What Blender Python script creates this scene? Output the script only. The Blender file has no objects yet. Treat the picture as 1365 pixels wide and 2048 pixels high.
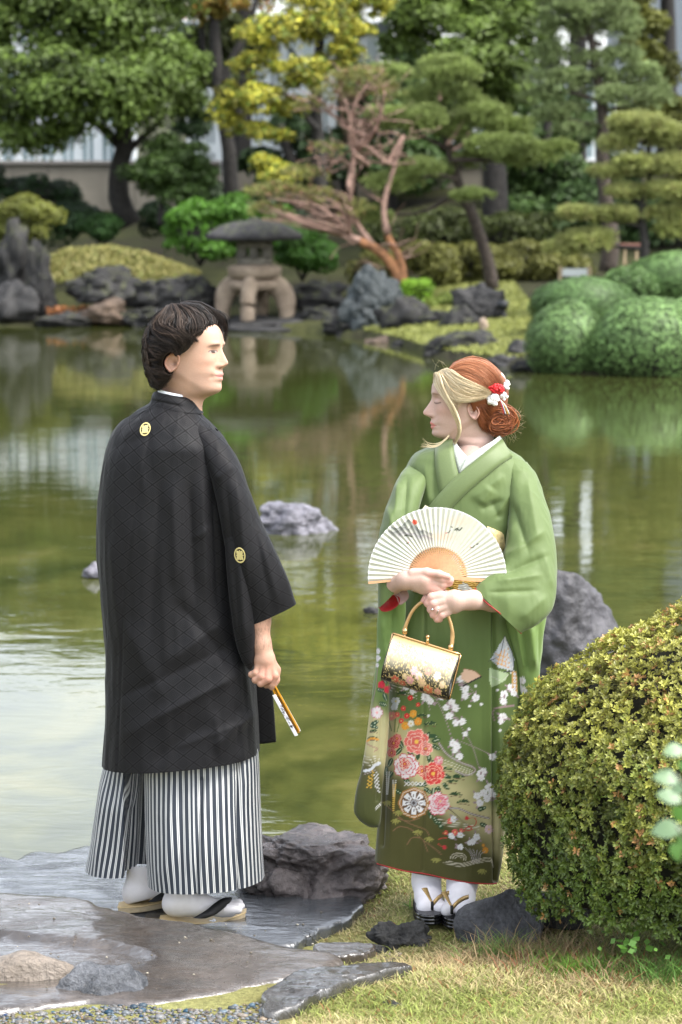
import bpy, math, random
import numpy as np
from mathutils import Vector, Matrix

# ---------------------------------------------------------------- camera, sky, sun
scene = bpy.context.scene
COL = scene.collection
FPX = 4836.0            # focal length in pixels of the 1365 x 2048 photograph
CAMZ = 2.13             # eye height above the stone the couple stands on
HOR = 400.0             # row of the horizon
PITCH = math.atan((1024 - HOR) / FPX)
cam_d = bpy.data.cameras.new('camera')
cam = bpy.data.objects.new('camera', cam_d); COL.objects.link(cam)
cam.location = (0, 0, CAMZ)
cam.rotation_euler = (math.pi / 2 - PITCH, 0, 0)
cam_d.sensor_fit = 'VERTICAL'; cam_d.sensor_height = 36.0
cam_d.lens = 36.0 * FPX / 2048
cam_d.clip_start = 0.05; cam_d.clip_end = 1000
cam_d.dof.use_dof = True
cam_d.dof.focus_distance = 7.13
cam_d.dof.aperture_fstop = 4.6
cam_d.dof.aperture_blades = 0
scene.camera = cam

world = bpy.data.worlds.new('World'); scene.world = world
world.use_nodes = True
wn = world.node_tree; wn.nodes.clear()
w_out = wn.nodes.new('ShaderNodeOutputWorld'); w_bg = wn.nodes.new('ShaderNodeBackground')
w_sky = wn.nodes.new('ShaderNodeTexSky'); w_sky.sky_type = 'NISHITA'; w_sky.sun_disc = False
SUN_EL, SUN_AZ = math.radians(54), math.radians(118)     # azimuth measured clockwise from +Y
w_sky.sun_elevation = SUN_EL; w_sky.sun_rotation = SUN_AZ
w_sky.air_density = 1.0; w_sky.dust_density = 3.0; w_sky.ozone_density = 1.0
w_hs = wn.nodes.new('ShaderNodeHueSaturation'); w_hs.inputs['Saturation'].default_value = 0.34
w_hs.inputs['Value'].default_value = 1.55
w_bg.inputs['Strength'].default_value = 0.15
wn.links.new(w_sky.outputs[0], w_hs.inputs['Color']); wn.links.new(w_hs.outputs[0], w_bg.inputs[0])
wn.links.new(w_bg.outputs[0], w_out.inputs[0])

sun_d = bpy.data.lights.new('sun', 'SUN'); sun_d.energy = 1.5; sun_d.angle = math.radians(22)
sun_d.color = (1.0, 0.955, 0.89)
sun = bpy.data.objects.new('sun', sun_d); COL.objects.link(sun)
sdir = Vector((math.sin(SUN_AZ) * math.cos(SUN_EL), math.cos(SUN_AZ) * math.cos(SUN_EL), math.sin(SUN_EL)))
sun.rotation_euler = sdir.to_track_quat('Z', 'Y').to_euler(); sun.location = (3, -3, 12)

scene.view_settings.view_transform = 'Standard'; scene.view_settings.look = 'None'
scene.view_settings.exposure = 1.36; scene.view_settings.gamma = 1.0
scene.view_settings.use_curve_mapping = False
scene.cycles.use_denoising = True
scene.cycles.max_bounces = 7; scene.cycles.diffuse_bounces = 3; scene.cycles.glossy_bounces = 3
scene.cycles.transmission_bounces = 3; scene.cycles.transparent_max_bounces = 6
scene.cycles.caustics_reflective = False; scene.cycles.caustics_refractive = False
scene.cycles.sample_clamp_indirect = 6.0

# ---------------------------------------------------------------- placing: pixel of the photograph + distance -> point
SP, CP = math.sin(PITCH), math.cos(PITCH)
def ray(px, py):
    x = (px - 682.5) / FPX; u = (1024 - py) / FPX
    return np.array([x, CP + u * SP, -SP + u * CP])
def at(px, py, Y):
    r = ray(px, py); return r * (Y / r[1]) + np.array([0, 0, CAMZ])
def onz(px, py, z=0.0):
    r = ray(px, py); return r * ((z - CAMZ) / r[2]) + np.array([0, 0, CAMZ])
def ppm(Y): return FPX / Y
def proj(P):
    """points -> photograph pixels"""
    P = np.asarray(P, float); x = P[..., 0]; y = P[..., 1]; z = P[..., 2] - CAMZ
    f = y * CP - z * SP; u = y * SP + z * CP
    return 682.5 + FPX * x / f, 1024 - FPX * u / f

# ---------------------------------------------------------------- noise on arrays
def _hash(ix, iy, iz, seed):
    h = (ix.astype(np.int64) * 374761393 + iy.astype(np.int64) * 668265263 + iz.astype(np.int64) * 2147483647 + seed * 974711) & 0xffffffff
    h = ((h ^ (h >> 13)) * 1274126177) & 0xffffffff
    h = (h ^ (h >> 16)) & 0xffff
    return h.astype(np.float32) / 65535.0
def vnoise(P, seed=0):
    P = np.asarray(P, float); i = np.floor(P); f = P - i; f = f * f * (3 - 2 * f)
    ix, iy, iz = i[..., 0], i[..., 1], i[..., 2]
    r = 0
    for a in (0, 1):
        wa = f[..., 0] if a else 1 - f[..., 0]
        for b in (0, 1):
            wb = f[..., 1] if b else 1 - f[..., 1]
            for c in (0, 1):
                wc = f[..., 2] if c else 1 - f[..., 2]
                r = r + wa * wb * wc * _hash(ix + a, iy + b, iz + c, seed)
    return r * 2 - 1
def fbm(P, seed=0, oct=4, gain=0.5, ridged=False):
    P = np.asarray(P, float); r = 0; a = 1.0; t = 0
    for k in range(oct):
        n = vnoise(P * (2.03 ** k) + k * 17.3, seed + k)
        if ridged: n = 1 - 2 * np.abs(n)
        r = r + n * a; t += a; a *= gain
    return r / t
def sstep(a, b, x):
    t = np.clip((np.asarray(x, float) - a) / (b - a), 0, 1); return t * t * (3 - 2 * t)
def lerp(a, b, t): return a + (b - a) * t

# ---------------------------------------------------------------- meshes and the tree of things
ORG = {}
def org(o): return ORG.get(o.name, np.zeros(3)) if o is not None else np.zeros(3)
def mesh_data(name, V, F, C=None, UV=None, smooth=True):
    """V (n,3); F (m,3|4) int array, or a list of such arrays; C (n,3) colours; UV (n,2) kept as an attribute"""
    V = np.asarray(V, np.float32)
    Fs = F if isinstance(F, (list, tuple)) else [F]
    Fs = [np.asarray(f, np.int32) for f in Fs if len(f)]
    me = bpy.data.meshes.new(name)
    me.vertices.add(len(V)); me.vertices.foreach_set('co', V.ravel())
    idx = np.concatenate([f.ravel() for f in Fs])
    tot = np.concatenate([np.full(len(f), f.shape[1], np.int32) for f in Fs])
    st = np.concatenate([[0], np.cumsum(tot)[:-1]]).astype(np.int32)
    me.loops.add(len(idx)); me.loops.foreach_set('vertex_index', idx)
    me.polygons.add(len(tot)); me.polygons.foreach_set('loop_start', st); me.polygons.foreach_set('loop_total', tot)
    me.polygons.foreach_set('use_smooth', np.full(len(tot), smooth, bool))
    me.update(calc_edges=True)
    if C is not None:
        a = me.color_attributes.new('Col', 'FLOAT_COLOR', 'POINT')
        c4 = np.ones((len(V), 4), np.float32); c4[:, :3] = C
        a.data.foreach_set('color', c4.ravel())
    if UV is not None:
        a = me.attributes.new('pat', 'FLOAT_VECTOR', 'POINT')
        c3 = np.zeros((len(V), 3), np.float32); c3[:, :2] = UV
        a.data.foreach_set('vector', c3.ravel())
    return me
def thing(name, label, cat, loc, group=None, parent=None):
    o = bpy.data.objects.new(name, None); COL.objects.link(o)
    o.empty_display_size = 0.1
    loc = np.asarray(loc, float); o.location = loc - org(parent)
    if parent: o.parent = parent
    ORG[o.name] = loc
    if label: o['label'] = label
    if cat: o['category'] = cat
    if group: o['group'] = group
    return o
def obj(name, V, F, mat, parent=None, C=None, UV=None, smooth=True, label=None, cat=None, group=None, kind=None, loc=None):
    """mesh object from world-space vertices; origin at loc, or at its parent's origin"""
    V = np.asarray(V, float)
    if parent is not None: base = org(parent)
    elif loc is not None: base = np.asarray(loc, float)
    else: base = np.zeros(3)
    me = mesh_data(name, V - base, F, C, UV, smooth)
    for m in (mat if isinstance(mat, (list, tuple)) else [mat]): me.materials.append(m)
    o = bpy.data.objects.new(name, me); COL.objects.link(o)
    if parent is not None: o.parent = parent
    else: o.location = base
    ORG[o.name] = base
    if label: o['label'] = label
    if cat: o['category'] = cat
    if group: o['group'] = group
    if kind: o['kind'] = kind
    return o
class MB:
    """collects pieces into one mesh"""
    def __init__(s): s.V = []; s.F3 = []; s.F4 = []; s.C = []; s.U = []; s.n = 0
    def add(s, V, F, C=None, U=None):
        V = np.asarray(V, float); Fs = F if isinstance(F, list) else [F]
        for f in Fs:
            f = np.asarray(f, int)
            if len(f): (s.F3 if f.shape[1] == 3 else s.F4).append(f + s.n)
        s.V.append(V); s.n += len(V)
        if C is None: C = (1, 1, 1)
        s.C.append(np.broadcast_to(np.asarray(C, float), (len(V), 3)))
        s.U.append(np.zeros((len(V), 2)) if U is None else np.asarray(U, float))
        return s
    def out(s):
        F = []
        if s.F3: F.append(np.concatenate(s.F3))
        if s.F4: F.append(np.concatenate(s.F4))
        return np.concatenate(s.V), F, np.concatenate(s.C), np.concatenate(s.U)
    def build(s, name, mat, parent=None, **k):
        V, F, C, U = s.out()
        return obj(name, V, F, mat, parent, C=C, UV=U, **k)

def grid_faces(r, c, close=False):
    """quads of an r x c vertex grid; close joins the last column to the first"""
    cc = c if close else c - 1
    i = np.arange(r - 1)[:, None]; j = np.arange(cc)[None, :]; j2 = (j + 1) % c
    return np.stack([i * c + j, i * c + j2, (i + 1) * c + j2, (i + 1) * c + j], -1).reshape(-1, 4)
def frames(P):
    P = np.asarray(P, float); T = np.gradient(P, axis=0)
    T /= np.linalg.norm(T, axis=1, keepdims=True) + 1e-9
    up = np.array([0.03, 0.12, 1.0]) if abs(T[:, 2]).mean() < 0.8 else np.array([0.1, 1.0, 0.05])
    N = np.cross(T, up); N /= np.linalg.norm(N, axis=1, keepdims=True) + 1e-9
    return T, N, np.cross(N, T)
def tube(P, R, n=8, cap=True, flat=1.0, bump=0.0, seed=0):
    """tapered tube along P with radii R"""
    P = np.asarray(P, float); R = np.broadcast_to(np.asarray(R, float), (len(P),))
    T, N, B = frames(P); a = np.linspace(0, 2 * math.pi, n, endpoint=False)
    r = R[:, None]
    if bump: r = r * (1 + bump * fbm(np.stack([np.cos(a)[None] * 1.5 + 0 * r, np.sin(a)[None] * 1.5 + 0 * r, np.arange(len(P))[:, None] * 0.6 + 0 * a[None]], -1), seed, 3))
    V = P[:, None] + r[..., None] * (np.cos(a)[None, :, None] * N[:, None] + flat * np.sin(a)[None, :, None] * B[:, None])
    F = [grid_faces(len(P), n, True)]; V = V.reshape(-1, 3)
    if cap:
        k = len(V); V = np.vstack([V, P[0], P[-1]])
        j = np.arange(n); j2 = (j + 1) % n; o = (len(P) - 1) * n
        F.append(np.concatenate([np.stack([np.full(n, k), j2, j], -1), np.stack([np.full(n, k + 1), o + j, o + j2], -1)]))
    return V, F
def spline(P, n):
    """Catmull-Rom through the rows of P (any width), n samples"""
    P = np.asarray(P, float)
    if len(P) == 2: return P[0] + (P[1] - P[0]) * np.linspace(0, 1, n)[:, None]
    d = np.concatenate([[0], np.cumsum(np.linalg.norm(np.diff(P[:, :3], axis=0), axis=1) + 1e-6)])
    t = np.linspace(0, d[-1], n); i = np.clip(np.searchsorted(d, t, 'right') - 1, 0, len(P) - 2)
    u = ((t - d[i]) / (d[i + 1] - d[i]))[:, None]
    Q = np.vstack([2 * P[0] - P[1], P, 2 * P[-1] - P[-2]])
    p0, p1, p2, p3 = Q[i], Q[i + 1], Q[i + 2], Q[i + 3]
    return 0.5 * ((2 * p1) + (p2 - p0) * u + (2 * p0 - 5 * p1 + 4 * p2 - p3) * u ** 2 + (3 * p1 - p0 - 3 * p2 + p3) * u ** 3)
def pchip(xs, ys, x):
    """monotone smooth interpolation of a table"""
    xs = np.asarray(xs, float); ys = np.asarray(ys, float); x = np.clip(x, xs[0], xs[-1])
    h = np.diff(xs); d = np.diff(ys) / h; m = np.zeros(len(xs)); m[0] = d[0]; m[-1] = d[-1]
    for k in range(1, len(xs) - 1):
        if d[k - 1] * d[k] > 0:
            w1, w2 = 2 * h[k] + h[k - 1], h[k] + 2 * h[k - 1]; m[k] = (w1 + w2) / (w1 / d[k - 1] + w2 / d[k])
    i = np.clip(np.searchsorted(xs, x, 'right') - 1, 0, len(xs) - 2); t = (x - xs[i]) / h[i]
    return ((2 * t**3 - 3 * t**2 + 1) * ys[i] + (t**3 - 2 * t**2 + t) * h[i] * m[i] + (-2 * t**3 + 3 * t**2) * ys[i + 1] + (t**3 - t**2) * h[i] * m[i + 1])
def box(c, s, rot=0.0):
    """box centred at c, size s, turned about z"""
    u = np.array([[a, b, d] for a in (-.5, .5) for b in (-.5, .5) for d in (-.5, .5)]) * np.asarray(s, float)
    ca, sa = math.cos(rot), math.sin(rot)
    u = np.stack([u[:, 0] * ca - u[:, 1] * sa, u[:, 0] * sa + u[:, 1] * ca, u[:, 2]], -1)
    F = np.array([[0, 1, 3, 2], [4, 6, 7, 5], [0, 4, 5, 1], [2, 3, 7, 6], [0, 2, 6, 4], [1, 5, 7, 3]])
    return u + np.asarray(c, float), F
def bbox_(c, s, b=0.01, rot=0.0):
    """box with chamfered edges"""
    sx, sy, sz = [v / 2 for v in s]; V = []
    for X in (-1, 1):
        for Y in (-1, 1):
            for Z in (-1, 1):
                V += [(X * (sx - b), Y * (sy - b), Z * sz), (X * (sx - b), Y * sy, Z * (sz - b)), (X * sx, Y * (sy - b), Z * (sz - b))]
    V = np.array(V); q = lambda X, Y, Z: 3 * ((X > 0) * 4 + (Y > 0) * 2 + (Z > 0))
    F4 = []; F3 = []
    for s_ in (-1, 1):
        for k, ax in ((0, 2), (1, 1), (2, 0)):
            u, v = [a for a in (0, 1, 2) if a != ax]; loop = []
            for (a, b_) in ((-1, -1), (1, -1), (1, 1), (-1, 1)):
                p = [0, 0, 0]; p[ax] = s_; p[u] = a; p[v] = b_; loop.append(q(*p) + k)
            F4.append(loop)
    for ax in (0, 1, 2):
        u, v = [a for a in (0, 1, 2) if a != ax]; kk = {2: 0, 1: 1, 0: 2}
        for a in (-1, 1):
            for b_ in (-1, 1):
                p = [0, 0, 0]; p[u] = a; p[v] = b_; p[ax] = -1; A = q(*p); p[ax] = 1; B = q(*p)
                F4.append([A + kk[u], B + kk[u], B + kk[v], A + kk[v]])
    for i in range(8): F3.append([3 * i, 3 * i + 1, 3 * i + 2])
    ca, sa = math.cos(rot), math.sin(rot)
    V = np.stack([V[:, 0] * ca - V[:, 1] * sa, V[:, 0] * sa + V[:, 1] * ca, V[:, 2]], -1)
    return V + np.asarray(c, float), [np.array(F4), np.array(F3)]
def lathe(c, prof, n=32, sx=1.0, sy=1.0, poly=None):
    """profile of (radius, z) turned about the vertical through c"""
    prof = np.asarray(prof, float); a = np.linspace(0, 2 * math.pi, n, endpoint=False)
    k = 1.0
    if poly: k = (np.cos(math.pi / poly) / np.cos((a % (2 * math.pi / poly)) - math.pi / poly))
    V = np.stack([prof[:, :1] * np.cos(a) * k * sx, prof[:, :1] * np.sin(a) * k * sy, prof[:, 1:] + 0 * a], -1).reshape(-1, 3)
    F = grid_faces(len(prof), n, True)
    return V + np.asarray(c, float), F

_ICO = {}
def ico(sub):
    if sub not in _ICO:
        import bmesh
        b = bmesh.new(); bmesh.ops.create_icosphere(b, subdivisions=sub, radius=1)
        V = np.array([v.co[:] for v in b.verts]); F = np.array([[v.index for v in f.verts] for f in b.faces]); b.free()
        _ICO[sub] = (V, F)
    return _ICO[sub]
def rock_mesh(c, r, seed, sub=5, amp=0.35, freq=1.6, flat=0.25, fine=0.06, rot=0.0, shape=None, facets=9):
    """an angular boulder: a ball cut by random planes, then roughened"""
    V, F = ico(sub); V = V.copy(); rng = np.random.RandomState(seed)
    rad = np.ones(len(V))
    for k in range(facets):
        d = rng.normal(size=3); d[2] = abs(d[2]) * 0.8 + .05; d /= np.linalg.norm(d); h = rng.uniform(0.6, 0.95)
        cs = V @ d; lim = np.where(cs > 0.05, h / np.maximum(cs, 0.05), 9)
        rad = np.minimum(rad, lim) * 0.5 + 0.5 * np.minimum(rad, lim)
    rad = rad * (1 + amp * fbm(V * freq + seed * 3.1, seed, 4) + fine * fbm(V * freq * 5 + seed, seed + 9, 3, ridged=True))
    V = V * rad[:, None] * 1.22
    V[:, 2] = np.where(V[:, 2] < -flat, -flat + (V[:, 2] + flat) * 0.25, V[:, 2])
    V = V * np.asarray(r, float)
    if shape is not None: V = shape(V)
    ca, sa = math.cos(rot), math.sin(rot)
    V = np.stack([V[:, 0] * ca - V[:, 1] * sa, V[:, 0] * sa + V[:, 1] * ca, V[:, 2]], -1)
    return V + np.asarray(c, float), F

# ---------------------------------------------------------------- materials
def nmat(name):
    m = bpy.data.materials.new(name); m.use_nodes = True
    nt = m.node_tree; b = nt.nodes['Principled BSDF']
    return m, nt, b
def N(nt, t, **kw):
    n = nt.nodes.new(t)
    for k, v in kw.items(): setattr(n, k, v)
    return n
def L(nt, a, b): nt.links.new(a, b)
def ramp(nt, src, stops):
    r = N(nt, 'ShaderNodeValToRGB'); e = r.color_ramp.elements
    while len(e) < len(stops): e.new(0.5)
    for i, (p, c) in enumerate(stops):
        e[i].position = p; e[i].color = (*c, 1) if len(c) == 3 else c
    L(nt, src, r.inputs[0]); return r.outputs[0]
def noise_n(nt, scale, detail=4, rough=0.55, vec=None, dist=0.0, dim='3D'):
    n = N(nt, 'ShaderNodeTexNoise'); n.inputs['Scale'].default_value = scale
    n.inputs['Detail'].default_value = detail; n.inputs['Roughness'].default_value = rough; n.inputs['Distortion'].default_value = dist
    if vec is not None: L(nt, vec, n.inputs['Vector'])
    return n.outputs[0]
def opos(nt, sc=(1, 1, 1)):
    t = N(nt, 'ShaderNodeTexCoord'); m = N(nt, 'ShaderNodeMapping'); m.inputs['Scale'].default_value = sc
    L(nt, t.outputs['Object'], m.inputs[0]); return m.outputs[0]
def bump_n(nt, h, dist, strength=1.0, nrm=None):
    b = N(nt, 'ShaderNodeBump'); b.inputs['Distance'].default_value = dist; b.inputs['Strength'].default_value = strength
    L(nt, h, b.inputs['Height'])
    if nrm is not None: L(nt, nrm, b.inputs['Normal'])
    return b.outputs[0]
def mathn(nt, op, a, b=None, c=None):
    n = N(nt, 'ShaderNodeMath', operation=op)
    for i, v in enumerate((a, b, c)):
        if v is None: continue
        if isinstance(v, (int, float)): n.inputs[i].default_value = v
        else: L(nt, v, n.inputs[i])
    return n.outputs[0]
def mixc(nt, f, a, b, mode='MIX'):
    n = N(nt, 'ShaderNodeMix', data_type='RGBA', blend_type=mode)
    for s, v in ((n.inputs[0], f), (n.inputs[6], a), (n.inputs[7], b)):
        if isinstance(v, (int, float)): s.default_value = v
        elif isinstance(v, tuple): s.default_value = (*v, 1)
        else: L(nt, v, s)
    return n.outputs[2]
def m_plain(name, col, rough=0.6, metal=0.0, var=0.15, scale=20, bump=0.0, spec=0.5, sheen=0.0):
    m, nt, b = nmat(name); v = opos(nt)
    n = noise_n(nt, scale, 4, vec=v)
    c = ramp(nt, n, [(0.3, tuple(x * (1 - var) for x in col)), (0.7, tuple(min(1, x * (1 + var)) for x in col))])
    L(nt, c, b.inputs['Base Color']); b.inputs['Roughness'].default_value = rough; b.inputs['Metallic'].default_value = metal
    b.inputs['Specular IOR Level'].default_value = spec
    if sheen: b.inputs['Sheen Weight'].default_value = sheen
    if bump: L(nt, bump_n(nt, n, bump), b.inputs['Normal'])
    return m
def m_attr(name, rough=0.6, metal=0.0, spec=0.5, nscale=60, nvar=0.12, bump=0.0, trans=0.0, sss=0.0, sheen=0.0):
    """base colour from the mesh's own colour attribute, with fine procedural variation on top"""
    m, nt, b = nmat(name); a = N(nt, 'ShaderNodeAttribute', attribute_name='Col')
    n = noise_n(nt, nscale, 3, vec=opos(nt))
    g = ramp(nt, n, [(0.25, (1 - nvar,) * 3), (0.75, (1 + nvar,) * 3)])
    c = mixc(nt, 1.0, a.outputs['Color'], g, 'MULTIPLY')
    L(nt, c, b.inputs['Base Color']); b.inputs['Roughness'].default_value = rough
    b.inputs['Metallic'].default_value = metal; b.inputs['Specular IOR Level'].default_value = spec
    if bump: L(nt, bump_n(nt, n, bump), b.inputs['Normal'])
    if sheen: b.inputs['Sheen Weight'].default_value = sheen
    if sss:
        b.inputs['Subsurface Weight'].default_value = sss; b.inputs['Subsurface Radius'].default_value = (0.012, 0.005, 0.003); b.inputs['Subsurface Scale'].default_value = 1.0
    if trans:
        tr = N(nt, 'ShaderNodeBsdfTranslucent'); L(nt, c, tr.inputs['Color'])
        mx = N(nt, 'ShaderNodeMixShader'); mx.inputs[0].default_value = trans
        L(nt, b.outputs[0], mx.inputs[1]); L(nt, tr.outputs[0], mx.inputs[2])
        L(nt, mx.outputs[0], nt.nodes['Material Output'].inputs['Surface'])
    return m
def m_rock(name, dark, light, rough=0.8, scale=6, wet=0.0, moss=None):
    m, nt, b = nmat(name); v = opos(nt)
    n1 = noise_n(nt, scale, 6, 0.65, v, 0.4); n2 = noise_n(nt, scale * 9, 5, 0.7, v)
    c = ramp(nt, n1, [(0.32, dark), (0.55, tuple((a + b_) / 2 for a, b_ in zip(dark, light))), (0.72, light)])
    c = mixc(nt, 0.7, c, ramp(nt, n2, [(0.3, (.45,) * 3), (0.7, (1.35,) * 3)]), 'MULTIPLY')
    if moss:
        g = N(nt, 'ShaderNodeNewGeometry'); s = N(nt, 'ShaderNodeSeparateXYZ'); L(nt, g.outputs['Normal'], s.inputs[0])
        f = mathn(nt, 'MULTIPLY', mathn(nt, 'MULTIPLY', s.outputs[2], 1.0), ramp(nt, noise_n(nt, scale * 1.7, 4, vec=v), [(0.5, (0, 0, 0)), (0.62, (1, 1, 1))]))
        c = mixc(nt, f, c, moss)
    L(nt, c, b.inputs['Base Color'])
    if wet:
        L(nt, ramp(nt, n1, [(0.35, (rough * (1 - wet),) * 3), (0.65, (rough,) * 3)]), b.inputs['Roughness'])
    else: b.inputs['Roughness'].default_value = rough
    vo = N(nt, 'ShaderNodeTexVoronoi'); vo.inputs['Scale'].default_value = scale * 7; L(nt, v, vo.inputs['Vector'])
    h = mathn(nt, 'ADD', mathn(nt, 'MULTIPLY', n2, 1.0), mathn(nt, 'MULTIPLY', vo.outputs[0], 0.35))
    L(nt, bump_n(nt, h, 0.012), b.inputs['Normal'])
    return m
# ================================================================ THE SETTING
rs = np.random.RandomState(7)
WATER = -0.12
# far shoreline: pixels on the water plane -> world
_sh = np.array([onz(px, py, WATER)[:2] for px, py in
    [(-1500, 668), (-400, 660), (0, 653), (250, 651), (450, 653), (600, 664), (740, 680), (800, 692), (870, 716), (950, 727), (1040, 738), (1100, 748), (1365, 752), (1700, 765), (2600, 790)]])
def shore_y(x): return np.interp(x, _sh[:, 0], _sh[:, 1])
def near_edge(x): return 7.92 + 0.25 * np.sin(x * 1.7 + 0.5) + 0.12 * np.sin(x * 5.1) + np.where(x < -0.45, 0.05, 0) + sstep(0.2, 1.2, x) * 0.5
def gz(x, y):
    """height of the ground"""
    x = np.asarray(x, float); y = np.asarray(y, float)
    d = y - shore_y(x)
    far = -0.12 + 0.10 * sstep(-0.1, 0.25, d) + 0.045 * np.maximum(d, 0) + 0.115 * np.maximum(np.minimum(y, 58) - 45.5, 0) - 0.6 * sstep(0.3, -2.5, d)
    e = near_edge(x) - y
    nr = -0.02 - .05 * sstep(.20, .06, x) * sstep(6.70, 6.85, y) - 0.75 * sstep(0.15, -1.3, e) - 0.06 * sstep(0.5, -0.2, e)
    bank = sstep(-0.12, 0.35, x + (6.6 - y) * 0.25)
    nr = nr + bank * (0.0 + 0.07 * sstep(6.75, 6.2, y)) + (1 - bank) * 0.062 * sstep(6.40, 6.27, y)
    nr = nr + 0.075 * np.maximum(6.0 - y, 0) + 0.012 * fbm(np.stack([x * 3, y * 3, 0 * x], -1), 5, 3)
    t = sstep(18, 24, y)
    return nr * (1 - t) + far * t

def ground_lines(dense, lo, hi, step, coarse):
    a = list(np.arange(lo, hi, step)); return np.array(sorted(set([round(v, 4) for v in a + coarse])))
gx = ground_lines(1, -1.4, 1.8, 0.03, [-90, -60, -40, -30, -22, -18, -15] + list(np.arange(-13, -1.5, .5)) + list(np.arange(1.9, 13, .5)) + [15, 18, 22, 30, 40, 60, 90])
gy = ground_lines(1, 5.4, 9.2, 0.03, [-8, -5, -3, -1, 0, 1, 2, 3, 4, 4.6, 5.0] + list(np.arange(9.5, 29, 1.0)) + list(np.arange(29, 60, .4)) + [62, 66, 72, 80, 95, 120, 160, 220, 320])
GX, GY = np.meshgrid(gx, gy); GZ = gz(GX, GY)
V = np.stack([GX, GY, GZ], -1).reshape(-1, 3)
m, nt, b = nmat('ground')
v = opos(nt); n1 = noise_n(nt, 2.2, 5, 0.6, v); n2 = noise_n(nt, 60, 4, 0.7, v); nb = noise_n(nt, 0.5, 4, 0.6, v)
cn = ramp(nt, n1, [(0.35, (0.13, 0.095, 0.055)), (0.5, (0.16, 0.15, 0.055)), (0.65, (0.2, 0.2, 0.075))])
cn = mixc(nt, 0.8, cn, ramp(nt, n2, [(0.3, (.5,) * 3), (0.7, (1.5,) * 3)]), 'MULTIPLY')
cf = ramp(nt, nb, [(0.35, (0.018, 0.016, 0.009)), (0.55, (0.032, 0.036, 0.012)), (0.7, (0.06, 0.062, 0.02))])
sp = N(nt, 'ShaderNodeSeparateXYZ'); L(nt, v, sp.inputs[0])
L(nt, mixc(nt, mathn(nt, 'GREATER_THAN', sp.outputs[1], 15.0), cn, cf), b.inputs['Base Color'])
b.inputs['Roughness'].default_value = 0.95; b.inputs['Specular IOR Level'].default_value = 0.2
L(nt, bump_n(nt, n2, 0.01), b.inputs['Normal'])
obj('ground', V, grid_faces(len(gy), len(gx)), m, kind='structure')

# the pond
m, nt, b = nmat('pond_water')
v = opos(nt)
bt = noise_n(nt, 1.3, 6, 0.62, opos(nt, (1, 0.7, 1)), 0.8)
bc = ramp(nt, bt, [(0.3, (0.02, 0.026, 0.008)), (0.5, (0.058, 0.064, 0.017)), (0.62, (0.094, 0.094, 0.027)), (0.8, (0.15, 0.13, 0.055))])
sp = N(nt, 'ShaderNodeSeparateXYZ'); L(nt, v, sp.inputs[0])
nearf = N(nt, 'ShaderNodeMapRange'); nearf.inputs['From Min'].default_value = 9; nearf.inputs['From Max'].default_value = 24
nearf.inputs['To Min'].default_value = 1; nearf.inputs['To Max'].default_value = 0; nearf.clamp = True; L(nt, sp.outputs[1], nearf.inputs['Value'])
bc = mixc(nt, nearf.outputs[0], (0.034, 0.040, 0.011), bc)
L(nt, bc, b.inputs['Base Color']); b.inputs['Roughness'].default_value = 0.035; b.inputs['IOR'].default_value = 1.38
r1 = noise_n(nt, 3.2, 3, 0.5, opos(nt, (0.8, 1.6, 1)), 0.5); r2 = noise_n(nt, 11, 3, 0.55, opos(nt, (0.8, 1.5, 1)), 0.6); r3 = noise_n(nt, 0.45, 2, 0.5, v)
pat = ramp(nt, r3, [(0.35, (0.25,) * 3), (0.62, (1, 1, 1))])
calm = mathn(nt, 'ADD', mathn(nt, 'MULTIPLY', nearf.outputs[0], 0.10), 0.12)
hgt = mathn(nt, 'MULTIPLY', mathn(nt, 'MULTIPLY', mathn(nt, 'ADD', r1, mathn(nt, 'MULTIPLY', r2, 0.16)), pat), calm)
L(nt, bump_n(nt, hgt, 0.015), b.inputs['Normal'])
xs = np.array([-90, -30, -10, -4, -2, -1, 0, 1, 2, 4, 10, 30, 90.]); ys = np.array([7.2, 8, 9, 10, 12, 15, 20, 27, 35, 46.])
X, Y = np.meshgrid(xs, ys);
obj('pond_water', np.stack([X, Y, 0 * X + WATER], -1).reshape(-1, 3), grid_faces(len(ys), len(xs)), m, kind='structure')

# ---------------------------------------------------------------- leaves
def leaves(P, Nrm, size, C, asp=0.6, jit=0.5, seed=0, fold=0.0):
    """rhombic leaf faces at P facing roughly Nrm"""
    r = np.random.RandomState(seed); n = len(P)
    nn = Nrm + r.normal(size=(n, 3)) * jit; nn /= np.linalg.norm(nn, axis=1, keepdims=True) + 1e-9
    t = np.cross(nn, r.normal(size=(n, 3))); t /= np.linalg.norm(t, axis=1, keepdims=True) + 1e-9
    bb = np.cross(nn, t); s = (np.broadcast_to(size, (n,)) * r.uniform(0.6, 1.25, n))[:, None]
    V = np.stack([P - t * s * .5, P + bb * s * asp * .5 + nn * s * fold, P + t * s * .5, P - bb * s * asp * .5 + nn * s * fold], 1).reshape(-1, 3)
    F = np.arange(4 * n).reshape(-1, 4)
    return V, F, np.repeat(C, 4, 0)
def blob_points(c, r, n, rng, seed, top=0.25, shell=(0.55, 1.0), rough=0.35, freq=2.0):
    d = rng.normal(size=(n, 3)); d[:, 2] += top * 2; d /= np.linalg.norm(d, axis=1, keepdims=True)
    k = rng.uniform(shell[0] ** 3, shell[1] ** 3, n) ** (1 / 3) * (1 + rough * fbm(d * freq + seed * 1.7, seed, 3))
    return c + d * k[:, None] * r, d
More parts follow.
